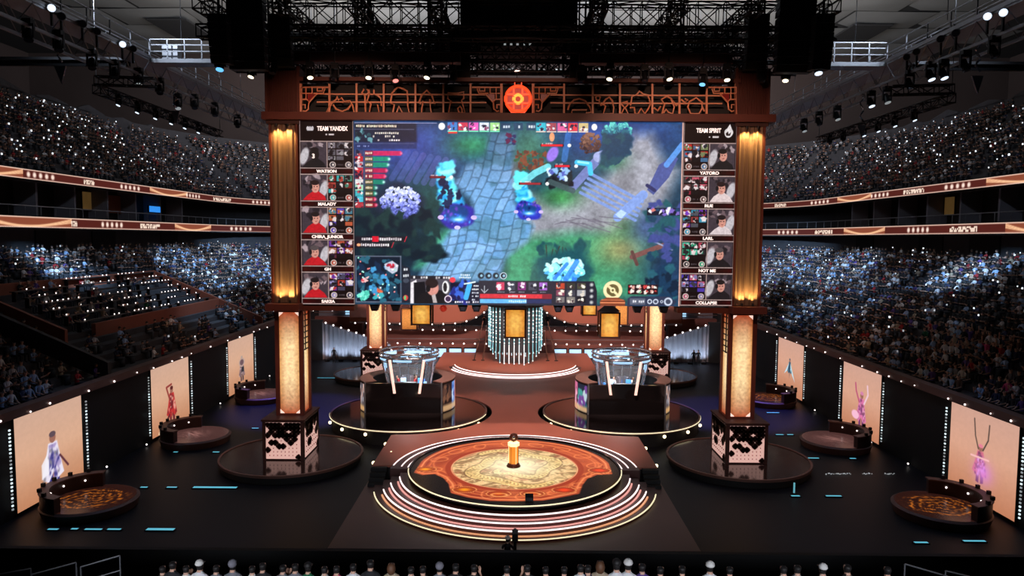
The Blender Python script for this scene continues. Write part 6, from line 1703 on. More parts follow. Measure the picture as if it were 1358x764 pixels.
# moving heads over the frieze
def moving_head(px, py, Y, lens, label, group, k=1.0, tilt=0.0, top=None):
    q = at(px, py, Y=Y); x, z = q.x, q.z; r = .17 * k
    t = thing('moving_head', label, 'lamp', (x, Y, z), group)
    d = Vector((math.sin(tilt), -.35, -1)).normalized()
    c = Vector((x, Y, z))
    hd = MB().tube(c - d * .34 * k, c + d * .20 * k, r * .8, 10, 0, r * 1.15).build('head', 'black_metal', t, smooth=False)
    MB().tube(c + d * .20 * k, c + d * .23 * k, r * 1.0, 10).build('lens', lens, hd)
    y_ = MB()
    for sx in (-1, 1): y_.box(x + sx * (r + .06 * k) - .03, x + sx * (r + .06 * k) + .03, Y - .07, Y + .07, z - .08, z + .50 * k)
    y_.box(x - r - .09 * k, x + r + .09 * k, Y - .07, Y + .07, z + .44 * k, z + .54 * k); y_.build('yoke', 'black_metal', t)
    MB().box(x - .2 * k, x + .2 * k, Y - .16, Y + .16, z + .54 * k, z + .74 * k).build('lamp_base', 'black_metal', t)
    MB().tube((x, Y, z + .74 * k), (x, Y, top if top else z + 1.25 * k), .03, 5).build('clamp', 'black_metal', t)
    return t
names_ = 'first second third fourth fifth sixth seventh eighth ninth tenth eleventh twelfth thirteenth fourteenth fifteenth sixteenth'.split()
for k, (px, py, lens) in enumerate(((334, 98, 'lens_warm'), (362, 93, 'lens_dark'), (411, 99, 'lens_warm'), (444, 101, 'lens_dark'), (489, 99, 'lens_warm'), (524, 103, 'lens_red'), (567, 99, 'lens_warm'), (600, 104, 'lens_dark'),
        (770, 104, 'lens_dark'), (809, 101, 'lens_warm'), (855, 103, 'lens_dark'), (887, 101, 'lens_warm'), (932, 108, 'lens_blue'), (964, 102, 'lens_warm'), (1010, 104, 'lens_dark'), (1042, 103, 'lens_warm'))):
    moving_head(px, py, 41.85, lens, '%s stage lamp %s, hanging over the frieze, %s from the left' % ({'lens_warm': 'bright warm', 'lens_dark': 'unlit black', 'lens_red': 'dim red', 'lens_blue': 'dim blue'}[lens], 'in its yoke', names_[k]), 'stage lamps over the frieze', 1.0, .2 * ((k % 3) - 1), 25.6)
moving_head(292, 87, 39.5, 'lens_blue', 'blue glowing stage lamp at the left end of the rig beside the catwalk', 'rig end lamps', 1.2)
moving_head(1085, 92, 39.5, 'lens_cool', 'white glowing stage lamp at the right end of the rig beside the catwalk', 'rig end lamps', 1.2)
m = MB()
for k in range(60):
    px = rnd.choice([rnd.uniform(625, 680), rnd.uniform(695, 750), rnd.uniform(775, 800), rnd.uniform(560, 600)]); q = at(px, 93 + rnd.uniform(-2, 2), Y=57)
    m.obox(q, (.07, 0, 0), (0, .05, 0), (0, 0, .05))
tag(m.build('rig_status_lights', 'bulb_dim', kind='stuff'), 'row of tiny pale status lights along a low rear truss of the rig')

# ---------------------------------------------------------------- catwalks
def catwalk(s, nm):
    x0 = s * 24.2; z = 25.3
    t = thing('catwalk', 'long grey steel catwalk under the roof over the %s stand' % nm, 'catwalk', (x0, 70, z), 'catwalks')
    MB().box(x0 - .75, x0 + .75, 24, 125, z - .14, z).build('walkway_deck', 'truss_alu', t)
    m = MB()
    for sx in (-1, 1):
        for h in (.55, 1.1): m.box(x0 + sx * .75 - .03, x0 + sx * .75 + .03, 24, 125, z + h - .03, z + h + .03)
        m.box(x0 + sx * .75 - .06, x0 + sx * .75 + .06, 24, 125, z - 1.35, z - 1.2)
        m.box(x0 + sx * .75 - .05, x0 + sx * .75 + .05, 24, 125, z - .02, z + .2)
    m.build('rail', 'truss_alu', t, kind='stuff')
    m = MB(); y = 24
    while y < 124:
        for sx in (-1, 1):
            x = x0 + sx * .75
            m.box(x - .03, x + .03, y - .03, y + .03, z, z + 1.1)
            m.tube((x, y, z - .1), (x, y + 1.1, z - 1.28), .035, 4); m.tube((x, y + 1.1, z - 1.28), (x, y + 2.2, z - .1), .035, 4)
        y += 2.2
    m.build('truss_lacing', 'grey_steel', t, kind='stuff')
    m = MB()
    y = 30
    while y < 124: m.tube((x0, y, z + 1.1), (x0, y, 49), .025, 4); y += 11
    m.build('hanger_rod', 'grey_steel', t, kind='stuff')
    # cross walk at right angles
    c = thing('cross_catwalk', 'pale lit cross catwalk joining the %s catwalk to the rig' % nm, 'catwalk', (s * 20, 46.5, z), 'cross catwalks')
    xa, xb = sorted((s * 16.8, s * 23.4))
    MB().box(xa, xb, 46, 47.2, z - .25, z).build('walkway_deck', 'truss_alu', c)
    for h in (.45, .85, 1.2): MB().box(xa, xb, 45.97, 46.03, z + h - .03, z + h + .03).build('rail', 'truss_alu', c)
    k = xa
    while k < xb: MB().box(k - .03, k + .03, 45.97, 46.03, z, z + 1.2).build('post', 'truss_alu', c); k += 1.1
    MB().box(xa + .6, xa + 1.6, 46.3, 46.9, z, z + .95).build('equipment_case', 'truss_alu', c)
    b = thing('roof_beam', 'long dark steel beam under the roof, outwards from the %s catwalk' % nm, 'beam', (s * 33, 46.5, z - .1), 'roof beams')
    xa, xb = sorted((s * 25, s * 46))
    MB().box(xa, xb, 46.2, 46.8, z - .05, z + .12).build('flange', 'grey_steel', b); MB().box(xa, xb, 46.4, 46.6, z - .4, z - .05).build('web', 'truss_black', b)
    spot('cross_walk_light', (s * 20, 44.6, z + 2.2), (s * 20, 46.5, z + .3), 260, COOL, 130)
for s, nm in ((-1, 'left'), (1, 'right')): catwalk(s, nm)
def floodlight(px, py, X, lit, label):
    q = at(px, py, X=X)
    t = thing('floodlight', label, 'lamp', q, 'floodlights on the catwalks')
    k = .21
    d = Vector((-.55 if X > 0 else .55, -.75, -.35)).normalized()
    dm = MB().tube(q - d * .3, q + d * .2, k * .7, 12, 0, k).build('drum', 'grey_steel', t)
    MB().tube(q + d * .2, q + d * .24, k * .86, 12).build('lens', lit, dm)
    MB().box(q.x - .05, q.x + .05, q.y - .05, q.y + .05, q.z - .9, q.z - .2).build('stand', 'black_metal', t)
for k, (px, py, lit) in enumerate(((68, 10, 'lens_cool'), (81, 21, 'lens_dark'), (109, 31, 'lens_dark'), (128, 41, 'lens_dark'), (162, 58, 'lens_cool'), (176, 64, 'lens_dark'))):
    floodlight(px, py, -23.3, lit, 'round %s floodlight on the left catwalk rail, %s from the near end' % ('lit' if lit == 'lens_cool' else 'unlit', names_[k]))
for k, (px, py, lit) in enumerate(((1331, 16, 'lens_cool'), (1310, 21, 'lens_cool'), (1268, 43, 'lens_dark'), (1248, 51, 'lens_dark'), (1216, 68, 'lens_dark'), (1203, 75, 'lens_dark'))):
    floodlight(px, py, 23.3, lit, 'round %s floodlight on the right catwalk rail, %s from the near end' % ('lit' if lit == 'lens_cool' else 'unlit', names_[k]))
# dark moving heads hanging along the catwalks
for s, nm, pts in ((-1, 'left', ((38, 48, 0), (78, 62, 0), (122, 86, 0), (152, 98, 0), (184, 108, 1), (212, 120, 0), (236, 140, 1), (258, 140, 0), (285, 150, 0), (315, 165, 0))),
                   (1, 'right', ((1318, 70, 0), (1280, 88, 0), (1251, 99, 2), (1234, 101, 2), (1206, 112, 0), (1176, 132, 1), (1155, 137, 2), (1110, 155, 1), (1086, 162, 0), (1066, 171, 1)))):
    for k, (px, py, m_) in enumerate(pts):
        X = s * 24.2; q = at(px, py, X=X)
        moving_head(px, py, at(px, py, X=s * 23.45).y, ('lens_dark', 'bulb_dim', 'lens_cool')[m_], '%s lamp slung under the %s catwalk, %s from the near end' % (('black unlit', 'faintly glinting', 'bright white')[m_], nm, names_[k]), 'lamps under the catwalks', 1.1, 0.2, 24.05)
# small lamp trusses over the stands
for s, nm, p, q, lamps, X in ((-1, 'left', (128, 118), (292, 178), ((158, 137), (183, 147), (207, 155), (228, 162), (246, 168), (264, 174)), -25.6), (1, 'right', (1262, 130), (1086, 186), ((1212, 157), (1186, 165), (1164, 172), (1145, 178), (1118, 184), (1100, 188)), 25.6)):
    a, b = at(*p, X=X), at(*q, X=X)
    truss('lamp_truss', 'thin black lamp truss hanging over the %s lower stand' % nm, a, b, .5, .5, .8, group='lamp trusses over the stands', rc=.05, rl=.03)
    truss('lamp_truss', 'short black cross truss at the near end of the %s lamp truss' % nm, a + Vector((0, 0, .5)), a + Vector((s * -3.6, 0, .4)), .5, .5, .8, group='lamp trusses over the stands', rc=.05, rl=.03)
    for e in (a, b): MB().tube(e, (e.x, e.y, 44), .025, 4).build('hanger_rod', 'grey_steel', None, label='thin steel rod holding the %s lamp truss at its %s end' % (nm, 'near' if e is a else 'far'), cat='rod', group='rods of the lamp trusses')
    for k, (px, py) in enumerate(lamps):
        c = at(px, py, X=X - .25 * s)
        lit = k < 6 if s < 0 else k < 4
        moving_head(px, py, c.y, 'lens_cool' if lit else 'lens_dark', '%s lamp on the %s lamp truss, %s from the near end' % ('bright bluish white' if lit else 'unlit', nm, names_[k]), 'lamps on the small trusses', .75, .3 * s, a.z + (b.z - a.z) * (c.y - a.y) / (b.y - a.y))
# hanging glinting cable drops and pennants
for k, (px, ya, yb, X, where) in enumerate(((79, 38, 82, -23.45, 'left, near'), (232, 115, 143, -23.45, 'left, far'), (1297, 55, 95, 23.45, 'right, near'), (1143, 125, 162, 23.45, 'right, far'))):
    a, b = at(px, ya, X=X), at(px, yb, X=X)
    t = thing('cable_drop', 'pale glinting cable loop hanging from the catwalk, ' + where, 'cable', b, 'cable drops')
    MB().path([a + (b - a) * (i / 10) + Vector((.12 * math.sin(i * 1.4), 0, 0)) for i in range(11)], .06, 5).build('cable', 'chrome', t)
    MB().prism([(b.x - .3, b.y, b.z - .2), (b.x + .3, b.y, b.z - .2), (b.x + .05, b.y, b.z - 1.1)], (0, .1, 0)).build('end_plate', 'grey_steel', t)
# ================================================================ PEOPLE
def figure(name, J, E, hair='hair_black', sleeves='shirt', bald=False):
    """J joint -> (x, y, z, radius); E list of (joint, joint, cloth). One skin over the whole skeleton."""
    idx = {k: i for i, k in enumerate(J)}
    me = bpy.data.meshes.new('skeleton')
    me.from_pydata([J[k][:3] for k in J], [(idx[a], idx[b]) for a, b, _ in E], [])
    o = bpy.data.objects.new('skeleton', me); COL.objects.link(o)
    md_ = o.modifiers.new('skin', 'SKIN'); md_.use_smooth_shade = True
    sv = me.skin_vertices[0].data
    for k in J:
        r = J[k][3]; sv[idx[k]].radius = (r, r) if not isinstance(r, tuple) else r
    sv[idx['pelvis']].use_root = True
    s2 = o.modifiers.new('subd', 'SUBSURF'); s2.levels = 1; s2.render_levels = 1
    dg = bpy.context.evaluated_depsgraph_get()
    ev = o.evaluated_get(dg)
    out = bpy.data.meshes.new_from_object(ev, depsgraph=dg)
    bpy.data.objects.remove(o); bpy.data.meshes.remove(me)
    out.name = name
    mats = ['skin', 'shirt', 'trousers', 'shoe', hair]
    out.materials.clear()
    for m in mats: out.materials.append(MATS[m])
    n = len(out.polygons)
    cen = np.zeros(n * 3); out.polygons.foreach_get('center', cen); cen = cen.reshape(-1, 3)
    best = np.full(n, 1e9); mi = np.zeros(n, int)
    for a, b, cloth in E:
        A, B = np.array(J[a][:3]), np.array(J[b][:3]); d = B - A
        t = np.clip(((cen - A) @ d) / max(d @ d, 1e-9), 0, 1)
        ra = J[a][3] if not isinstance(J[a][3], tuple) else max(J[a][3]); rb = J[b][3] if not isinstance(J[b][3], tuple) else max(J[b][3])
        dist = np.linalg.norm(cen - A - t[:, None] * d, axis=1) - (ra + (rb - ra) * t) * .8
        m = dist < best; best = np.where(m, dist, best); mi = np.where(m, {'skin': 0, 'top': 1, 'leg': 2, 'shoe': 3, 'head': 9}[cloth], mi)
    h = np.array(J['head'][:3])
    hd = mi == 9
    rel = cen - h
    hairm = hd & ((rel[:, 2] > .055 - .25 * np.clip(rel[:, 1], -1, .04)) | ((rel[:, 1] < .0) & (rel[:, 2] > -.125)))
    mi = np.where(hd, 0, mi); mi = np.where(hairm, 4, mi)
    for sx in (-1, 1):      # eyes: the face of the skin nearest to each eye
        e = h + np.array((sx * .036, .10, .015)); k = np.argmin(np.linalg.norm(cen - e, axis=1) + (mi != 0) * 9); mi[k] = 4
    out.polygons.foreach_set('material_index', mi.astype(np.int32))
    out.polygons.foreach_set('use_smooth', [True] * n)
    return out

def skeleton(seated=True, arms='lap', lean=0.0, turn=0.0):
    J, E = {}, []
    z = .52 if seated else .95
    L = lean
    J['pelvis'] = (0, 0, z, (.15, .12))
    J['waist'] = (0, -.01 + L * .2, z + .2, (.14, .105)); J['chest'] = (0, L * .42, z + .40, (.165, .115)); J['neck0'] = (0, L * .55, z + .53, (.085, .075))
    J['neck'] = (0, .015 + L * .62, z + .60, .062); J['jaw'] = (0, .04 + L * .7, z + .68, .088); J['head'] = (0, .022 + L * .74, z + .77, (.112, .122)); J['crown'] = (0, .012 + L * .76, z + .83, .092)
    J['nose'] = (0, .135 + L * .7, z + .745, .016); J['nose0'] = (0, .08 + L * .7, z + .75, .05)
    E += [('pelvis', 'waist', 'top'), ('waist', 'chest', 'top'), ('chest', 'neck0', 'top'), ('neck0', 'neck', 'skin'), ('neck', 'jaw', 'head'), ('jaw', 'head', 'head'), ('head', 'crown', 'head')]
    del J['nose'], J['nose0']
    for s, q in ((-1, 'l'), (1, 'r')):
        sh = (s * .19, L * .45, z + .47)
        J['sh' + q] = (*sh, .066); E.append(('neck0', 'sh' + q, 'top'))
        if arms == 'lap': el, wr, fd = (s * .25, .10 + L * .3, z + .22), (s * .13, .33, z + .13), Vector((-s * .25, 1, -.2))
        elif arms == 'phone': el, wr, fd = ((s * .24, .16 + L, z + .26), (s * .08, .34 + L, z + .46), Vector((-s * .2, .5, 1)))
        elif arms == 'clap': el, wr, fd = ((s * .26, .12 + L, z + .28), (s * .045, .33 + L, z + .40), Vector((0, .8, .8)))
        elif arms == 'up': el, wr, fd = ((s * .30, .08 + L, z + .68), (s * .24, .14 + L, z + .95), Vector((0, .1, 1)))
        elif arms == 'one_up' and s > 0: el, wr, fd = ((s * .30, .10 + L, z + .60), (s * .22, .16 + L, z + .88), Vector((0, .1, 1)))
        elif arms == 'camera': el, wr, fd = ((s * .24, .20 + L, z + .36), (s * .10, .36 + L, z + .62), Vector((-s * .3, .7, .5)))
        elif arms == 'side': el, wr, fd = ((s * .26, -.02, z + .18), (s * .25, .05, z - .07), Vector((0, .15, -1)))
        else: el, wr, fd = (s * .25, .10 + L * .3, z + .22), (s * .13, .33, z + .13), Vector((-s * .25, 1, -.2))
        fd.normalize(); w_ = Vector(wr); pl = w_ + fd * .075
        J['el' + q] = (*el, .045); J['wr' + q] = (*wr, .028); J['pl' + q] = (*pl, .034)
        E += [('sh' + q, 'el' + q, 'top'), ('el' + q, 'wr' + q, 'skin'), ('wr' + q, 'pl' + q, 'skin')]
        side = fd.cross(Vector((0, 0, 1)) if abs(fd.z) < .8 else Vector((0, -1, 0))).normalized()
        bend = fd.cross(side).normalized() * (.018 if s > 0 else .018)
        for k, (off, ln) in enumerate(((-.030, .072), (-.010, .082), (.010, .078), (.030, .060))):
            a = pl + side * off + fd * .030; b = a + fd * ln * .55 - bend * .3; c_ = b + fd * ln * .45 - bend
            J['f%d0%s' % (k, q)] = (*a, .011); J['f%d1%s' % (k, q)] = (*b, .0095); J['f%d2%s' % (k, q)] = (*c_, .008)
            E += [('pl' + q, 'f%d0%s' % (k, q), 'skin'), ('f%d0%s' % (k, q), 'f%d1%s' % (k, q), 'skin'), ('f%d1%s' % (k, q), 'f%d2%s' % (k, q), 'skin')]
        tb = w_ + fd * .03 - side * s * .036; tc = tb + fd * .045 - side * s * .018
        J['t0' + q] = (*tb, .012); J['t1' + q] = (*tc, .010); E += [('wr' + q, 't0' + q, 'skin'), ('t0' + q, 't1' + q, 'skin')]
        J['hip' + q] = (s * .10, .02, z - .02, .095); E.append(('pelvis', 'hip' + q, 'leg'))
        if seated: kn, an, to = (s * .13, .44, z + .0), (s * .12, .42, .09), (s * .13, .60, .045)
        else: kn, an, to = (s * .11, .03, .50), (s * .11, -.01, .085), (s * .12, .16, .04)
        J['kn' + q] = (*kn, .062); J['an' + q] = (*an, .042); J['to' + q] = (*to, .038)
        E += [('hip' + q, 'kn' + q, 'leg'), ('kn' + q, 'an' + q, 'leg'), ('an' + q, 'to' + q, 'shoe')]
    return J, E
POSES = {}
for nm, a in {'lap': (True, 'lap', .02), 'phone': (True, 'phone', .06), 'clap': (True, 'clap', .05), 'lean': (True, 'lap', .22), 'up': (True, 'up', .02), 'one_up': (True, 'one_up', .03), 'stand': (False, 'side', 0), 'camera': (False, 'camera', .05), 'stand_clap': (False, 'clap', .02)}.items():
    for hair in ('hair_black', 'hair_brown'):
        J, E = skeleton(*a)
        POSES[nm, hair] = figure('person_' + nm, J, E, hair)
TXT = {'lap': 'hands lowered', 'phone': 'hands held up', 'clap': 'clapping', 'lean': 'leaning forward', 'up': 'arms raised', 'one_up': 'one arm raised', 'stand': 'standing, arms down', 'camera': 'standing behind a camera', 'stand_clap': 'standing, hands together'}
TOPS = {'white': (226, 226, 230), 'pale blue': (160, 188, 226), 'grey': (120, 122, 130), 'black': (30, 30, 34), 'navy': (40, 48, 84), 'red': (170, 36, 40), 'green': (30, 110, 74), 'beige': (176, 158, 134), 'pink': (206, 70, 120), 'purple': (92, 66, 140), 'brown': (96, 66, 52)}
def person(pos, facing, pose, top, hair, label, group, scale=1.0):
    o = bpy.data.objects.new('person', POSES[pose, hair]); COL.objects.link(o)
    o.location = pos; o.rotation_euler = (0, 0, math.atan2(-facing[0], facing[1])); o.scale = (scale,) * 3
    o.color = (*lin([v / 255 for v in TOPS[top]]), 1)
    return tag(o, label, 'person', group)
ORD = 'first second third fourth fifth sixth seventh eighth ninth tenth eleventh twelfth thirteenth fourteenth fifteenth sixteenth seventeenth eighteenth nineteenth twentieth'.split()
def ordn(i): return ORD[i] if i < 19 else 'twentieth' if i == 19 else 'twenty-' + ORD[i - 20] if i < 29 else 'thirtieth' if i == 29 else 'thirty-' + ORD[i - 30] if i < 39 else 'fortieth'
WEIGHTS = ['white'] * 5 + ['pale blue'] * 3 + ['grey'] * 5 + ['black'] * 9 + ['navy'] * 4 + ['red', 'green', 'beige', 'beige', 'pink', 'purple', 'brown', 'brown']
def rtop(): return rnd.choice(WEIGHTS)
TAKEN = {}
AISLES = (40.6, 53.0, 66.0, 79.0, 92.0, 105.0)
def stand_person(side, P, i, s, top, hair, pose, label, group):
    r = P['d'] * (i + 1) + .16
    x, y = st(side, s, r, P['xf']); z = P['z0'] + P['h'] * i
    f = Vector((-side, -.15 + rnd.uniform(-.2, .2) + (.25 if s > 55 else 0), 0)).normalized()
    # feet on the row's own tread, seat on the step behind
    return person((x, y, z), f, pose, top, hair, label, group, rnd.uniform(.94, 1.05))
# nearest rows of the right lower stand, and what shows of the left one
for i in range(6):
    s0 = 33.5 + i * 1.1; n = 21
    for k in range(n):
        s = s0 + k * .66
        if any(abs(s - a) < .7 for a in AISLES): continue
        if rnd.random() < .06: continue
        top = rtop(); hair = rnd.choice(['hair_black'] * 4 + ['hair_brown']); pose = rnd.choice(['lap'] * 4 + ['phone', 'clap', 'clap', 'lean', 'lean', 'up' if i > 3 else 'lap', 'one_up'])
        stand_person(1, LOW, i, s, top, hair, pose, 'spectator in %s top, %s, %s row above right parapet, %s from near end' % (top, TXT[pose].replace('one arm', 'arm').replace('hands held up', 'hands up'), ORD[i], ordn(k)), 'spectators in the right lower stand')
        TAKEN.setdefault((1, i), []).append(s)
for i in range(5):
    for k in range(9):
        s = 33.4 + i * 1.0 + k * .68
        if s > 42.3 or any(abs(s - a) < .7 for a in AISLES): continue
        if rnd.random() < .1: continue
        top = rnd.choice(['white', 'pale blue', 'white', 'grey', 'black', 'navy', 'pale blue']); hair = 'hair_black'; pose = rnd.choice(['lap', 'lap', 'clap', 'lean'])
        stand_person(-1, LOW, i, s, top, hair, pose, 'spectator in %s top, %s, %s row above left parapet, %s from near' % (top, TXT[pose], ORD[i], ordn(k)), 'spectators in the left lower stand')
        TAKEN.setdefault((-1, i), []).append(s)
# guests behind the tables of the left boxes
for i in range(6):
    r = 5.6 + .9 * i + .55; cnt = 0
    for (ya, yb) in ((49, 55), (56.2, 62.5), (63.6, 70)):
        y = ya + .5
        while y < yb - .3:
            if rnd.random() < .42 and cnt < 7:
                top = rtop(); pose = rnd.choice(['lap', 'lean', 'clap'])
                row = math.floor((r + .35) / .9) - 1
                o = person((-25.1 - (row + 1) * .9 - .16, y, LOW['z0'] + LOW['h'] * row), (1, -.1, 0), pose, top, 'hair_black', 'guest in %s top, %s, %s table row of the left boxes, %s along' % (top, TXT[pose], ORD[i], ordn(cnt)), 'guests in the left boxes')
                cnt += 1
            y += .85
# front audience, seen from behind at the lower edge
structure('front_bench', MB().box(-26, 26, 18.55, 18.95, 3.72, 4.15), 'seat_dark')
FRONT = [(215, 'black', 'lap', 0, 757), (228, 'black', 'lap', 0, 751), (246, 'white', 'clap', 0, 757), (264, 'white', 'lap', 1, 752), (286, 'grey', 'lap', 0, 756), (308, 'grey', 'lap', 2, 752), (334, 'white', 'lap', 0, 757), (348, 'black', 'lap', 0, 753), (374, 'grey', 'clap', 0, 756), (391, 'grey', 'lap', 0, 754), (408, 'green', 'lap', 3, 755), (430, 'white', 'clap', 0, 758), (446, 'pink', 'lap', 0, 757), (468, 'white', 'lap', 0, 754), (491, 'black', 'lap', 0, 749), (519, 'beige', 'lap', 4, 753), (545, 'white', 'lap', 0, 758), (561, 'black', 'lap', 0, 757), (583, 'grey', 'lap', 2, 755), (604, 'black', 'lap', 0, 754), (628, 'black', 'phone', 0, 756), (672, 'white', 'lap', 0, 757), (700, 'black', 'phone', 0, 756), (724, 'black', 'lap', 0, 758), (748, 'navy', 'lap', 0, 758), (770, 'white', 'lap', 0, 755), (780, 'navy', 'lap', 0, 756), (796, 'beige', 'lap', 4, 750), (818, 'white', 'lap', 3, 751), (833, 'white', 'lap', 1, 751), (852, 'purple', 'lap', 0, 754), (876, 'black', 'lap', 0, 758), (905, 'black', 'lap', 0, 757), (942, 'white', 'lap', 1, 754), (968, 'black', 'lap', 0, 758), (1040, 'white', 'lap', 0, 757), (1058, 'grey', 'lap', 0, 756), (1092, 'white', 'lap', 1, 757), (1125, 'black', 'lap', 0, 755), (1178, 'grey', 'lap', 0, 758)]
for k, (px, top, pose, hat, py) in enumerate(FRONT):
    hair = 'hair_brown' if hat == 4 else 'hair_black'
    zt_ = 3.55 + 1.43 * .94
    d = ROT @ Vector(((px - 679) / FPX, -(py - 382) / FPX, -1)); tt = (zt_ - CAM.z) / d.z
    Y = 18.72 + rnd.uniform(-.03, .03)
    sc_ = max(.9, min(1.14, (at(px, py - 6, Y=Y).z - 3.72) / 1.37))
    x = at(px, py, Y=Y).x
    nm = {0: '', 1: ' and white cap', 2: ' and grey hood', 3: ' and dark cap', 4: ' with brown hair'}[hat]
    o = person((x, Y, 3.72), (rnd.uniform(-.2, .2), 1, 0), pose, top, hair, 'front row spectator in %s top%s, %s, %s from the left' % (top, nm, TXT[pose], ordn(k)), 'front row spectators', sc_)
    if hat in (1, 2, 3):
        m = MB(); m.ball((0, .022, 1.33), .118, 10, 6, sz=.95)
        m.v = [(a, b, max(c, 1.30 if hat != 2 else 1.12)) for a, b, c in m.v]
        if hat != 2: m.box(-.07, .07, .10, .20, 1.30, 1.32)
        h_ = link_mesh('cap' if hat != 2 else 'hood', m.mesh('cap', {1: 'white_cap', 2: 'plaster_grey', 3: 'hair_black'}[hat], smooth=True), o)
    if hat == 4:
        m = MB(); m.ball((0, -.03, 1.22), .12, 10, 6, sz=1.35); link_mesh('long_hair', m.mesh('long_hair', 'hair_brown', smooth=True), o)
# camera operator in the pit, white cap
q = at(673, 722, Y=29.2)
t = thing('stool', 'small dark stool under the camera operator in the pit', 'stool', (q.x, 29.15, 0))
MB().lathe([(0, .36), (.19, .36), (.19, .42), (0, .42)], 14, (q.x, 29.15, 0)).build('seat', 'seat_dark', t)
for a_ in (.5, 2.1, 3.7, 5.3): MB().tube((q.x + .17 * math.cos(a_), 29.15 + .17 * math.sin(a_), 0), (q.x + .12 * math.cos(a_), 29.15 + .12 * math.sin(a_), .36), .02, 5).build('leg', 'black_metal', t)
o = person((q.x, 29.15, 0), (0.1, 1, 0), 'phone', 'black', 'hair_black', 'camera operator in black with a white cap, seated before the stage mat', 'stage crew', 1.0)
m = MB(); m.ball((0, .06, 1.33), .122, 10, 6, sz=.9); m.v = [(a, b, max(c, 1.30)) for a, b, c in m.v]; m.box(-.08, .08, .12, .24, 1.30, 1.32)
link_mesh('cap', m.mesh('cap', 'white_cap', smooth=True), o)
q = at(683, 724, Y=29.6)
t = thing('stage_camera', 'dark broadcast camera on its pedestal beside the operator with the white cap', 'camera', (q.x, 29.75, 0))
MB().tube((q.x, 29.75, 0), (q.x, 29.75, 1.05), .07, 8).build('pedestal', 'black_metal', t); MB().box(q.x - .13, q.x + .13, 29.5, 30.0, 1.05, 1.38).build('camera_body', 'black_metal', t); MB().tube((q.x, 30.0, 1.22), (q.x, 30.3, 1.22), .09, 10).build('lens', 'lens_dark', t); MB().lathe([(0, 0), (.35, 0), (.3, .1), (0, .1)], 8, (q.x, 29.75, 0)).build('base_plate', 'black_metal', t)
# players in the booths
for s, nm, cols in ((-1, 'left', ['red', 'red', 'white', 'red', 'red']), (1, 'right', ['white', 'black', 'white', 'grey', 'white'])):
    cx, cy = s * 8.6, 55.95
    for k in range(5):
        a_ = -.35 + k * .95
        x, y = cx + .62 * math.cos(a_), cy + .62 * math.sin(a_)
        t = thing('gaming_chair', 'pale gaming chair in the %s booth cabin, %s round the desk' % (nm, ORD[k]), 'chair', (x, y, 1.75), 'gaming chairs')
        f = Vector((math.cos(a_), math.sin(a_), 0)); sd2 = Vector((-f.y, f.x, 0))
        MB().obox(Vector((x, y, 2.17)), f * .24, sd2 * .24, Vector((0, 0, .05))).build('seat', 'plaster_grey', t)
        MB().obox(Vector((x, y, 2.6)) - f * .24, f * .05, sd2 * .24, Vector((0, 0, .42))).build('backrest', 'plaster_grey', t)
        MB().tube((x, y, 1.75), (x, y, 2.13), .05, 6).build('post', 'black_metal', t)
        person((x, y, 1.75), (f.x, f.y), 'lap' if k % 2 else 'lean', cols[k], 'hair_black', 'player in a %s shirt in the %s booth cabin, %s round the desk' % (cols[k], nm, ORD[k]), 'players in the booths', .96)
# people on the terraces and by the drapes
for k, (px, py, Y, z) in enumerate(((583, 434, 86, 3.0), (601, 437, 86, 3.0), (607, 440, 86, 3.0), (614, 441, 86, 3.0), (750, 442, 86, 3.0), (765, 443, 86, 3.0), (781, 443, 86, 3.0), (642, 440, 86, 3.0), (726, 441, 86, 3.0))):
    q = at(px, py, Y=Y); pose = 'stand' if k in (0, 6, 8) else 'stand_clap'
    person((q.x, Y, z), (0, -1, 0), pose, 'black', 'hair_black', 'dark silhouetted person on the upper back terrace, %s from the left, %s' % (ORD[[0, 1, 2, 3, 6, 7, 8, 4, 5][k]], TXT[pose]), 'people on the back terrace')
for px, lab in ((443, 'dark crew member standing by the left grey drape'), (920, 'dark crew member standing by the right grey drape'), (926, 'second dark crew member by the right grey drape, slightly lower')):
    q = at(px, 472, Y=78); person((q.x, 78, 0), (0, -1, 0), 'stand', 'black', 'hair_black', lab, 'stage crew')

# ---------------------------------------------------------------- the rest of the crowd: thousands, as one mesh per stand
def crowd_template():
    m = MB(); col = []
    def add(fn, c):
        n = len(m.v); fn(); col.extend([c] * (len(m.v) - n))
    def torso():
        rings = [(.50, .16, .12, 0), (.80, .15, .10, .01), (1.02, .20, .11, .02), (1.10, .09, .07, .02)]
        vs = [(a * math.cos(2 * PI * i / 6), y + b * math.sin(2 * PI * i / 6), z) for z, a, b, y in rings for i in range(6)]
        m.add(vs, [(j * 6 + i, j * 6 + (i + 1) % 6, j * 6 + 6 + (i + 1) % 6, j * 6 + 6 + i) for j in range(3) for i in range(6)])
    add(torso, 'top')
    add(lambda: m.box(-.2, .2, 0, .46, .44, .58), 'leg'); add(lambda: m.box(-.18, .18, .36, .48, .0, .48), 'leg')
    for s in (-1, 1):
        add(lambda: m.tube((s * .20, .02, 1.02), (s * .25, .14, .78), .055, 4), 'top'); add(lambda: m.tube((s * .25, .14, .78), (s * .10, .33, .80), .045, 4, 0, .04), 'skin')
    add(lambda: m.ball((0, .03, 1.27), .105, 7, 5, sz=1.25), 'head')
    return np.array(m.v), m.f, col
TV, TF, TC = crowd_template()
TQ = [f for f in TF]
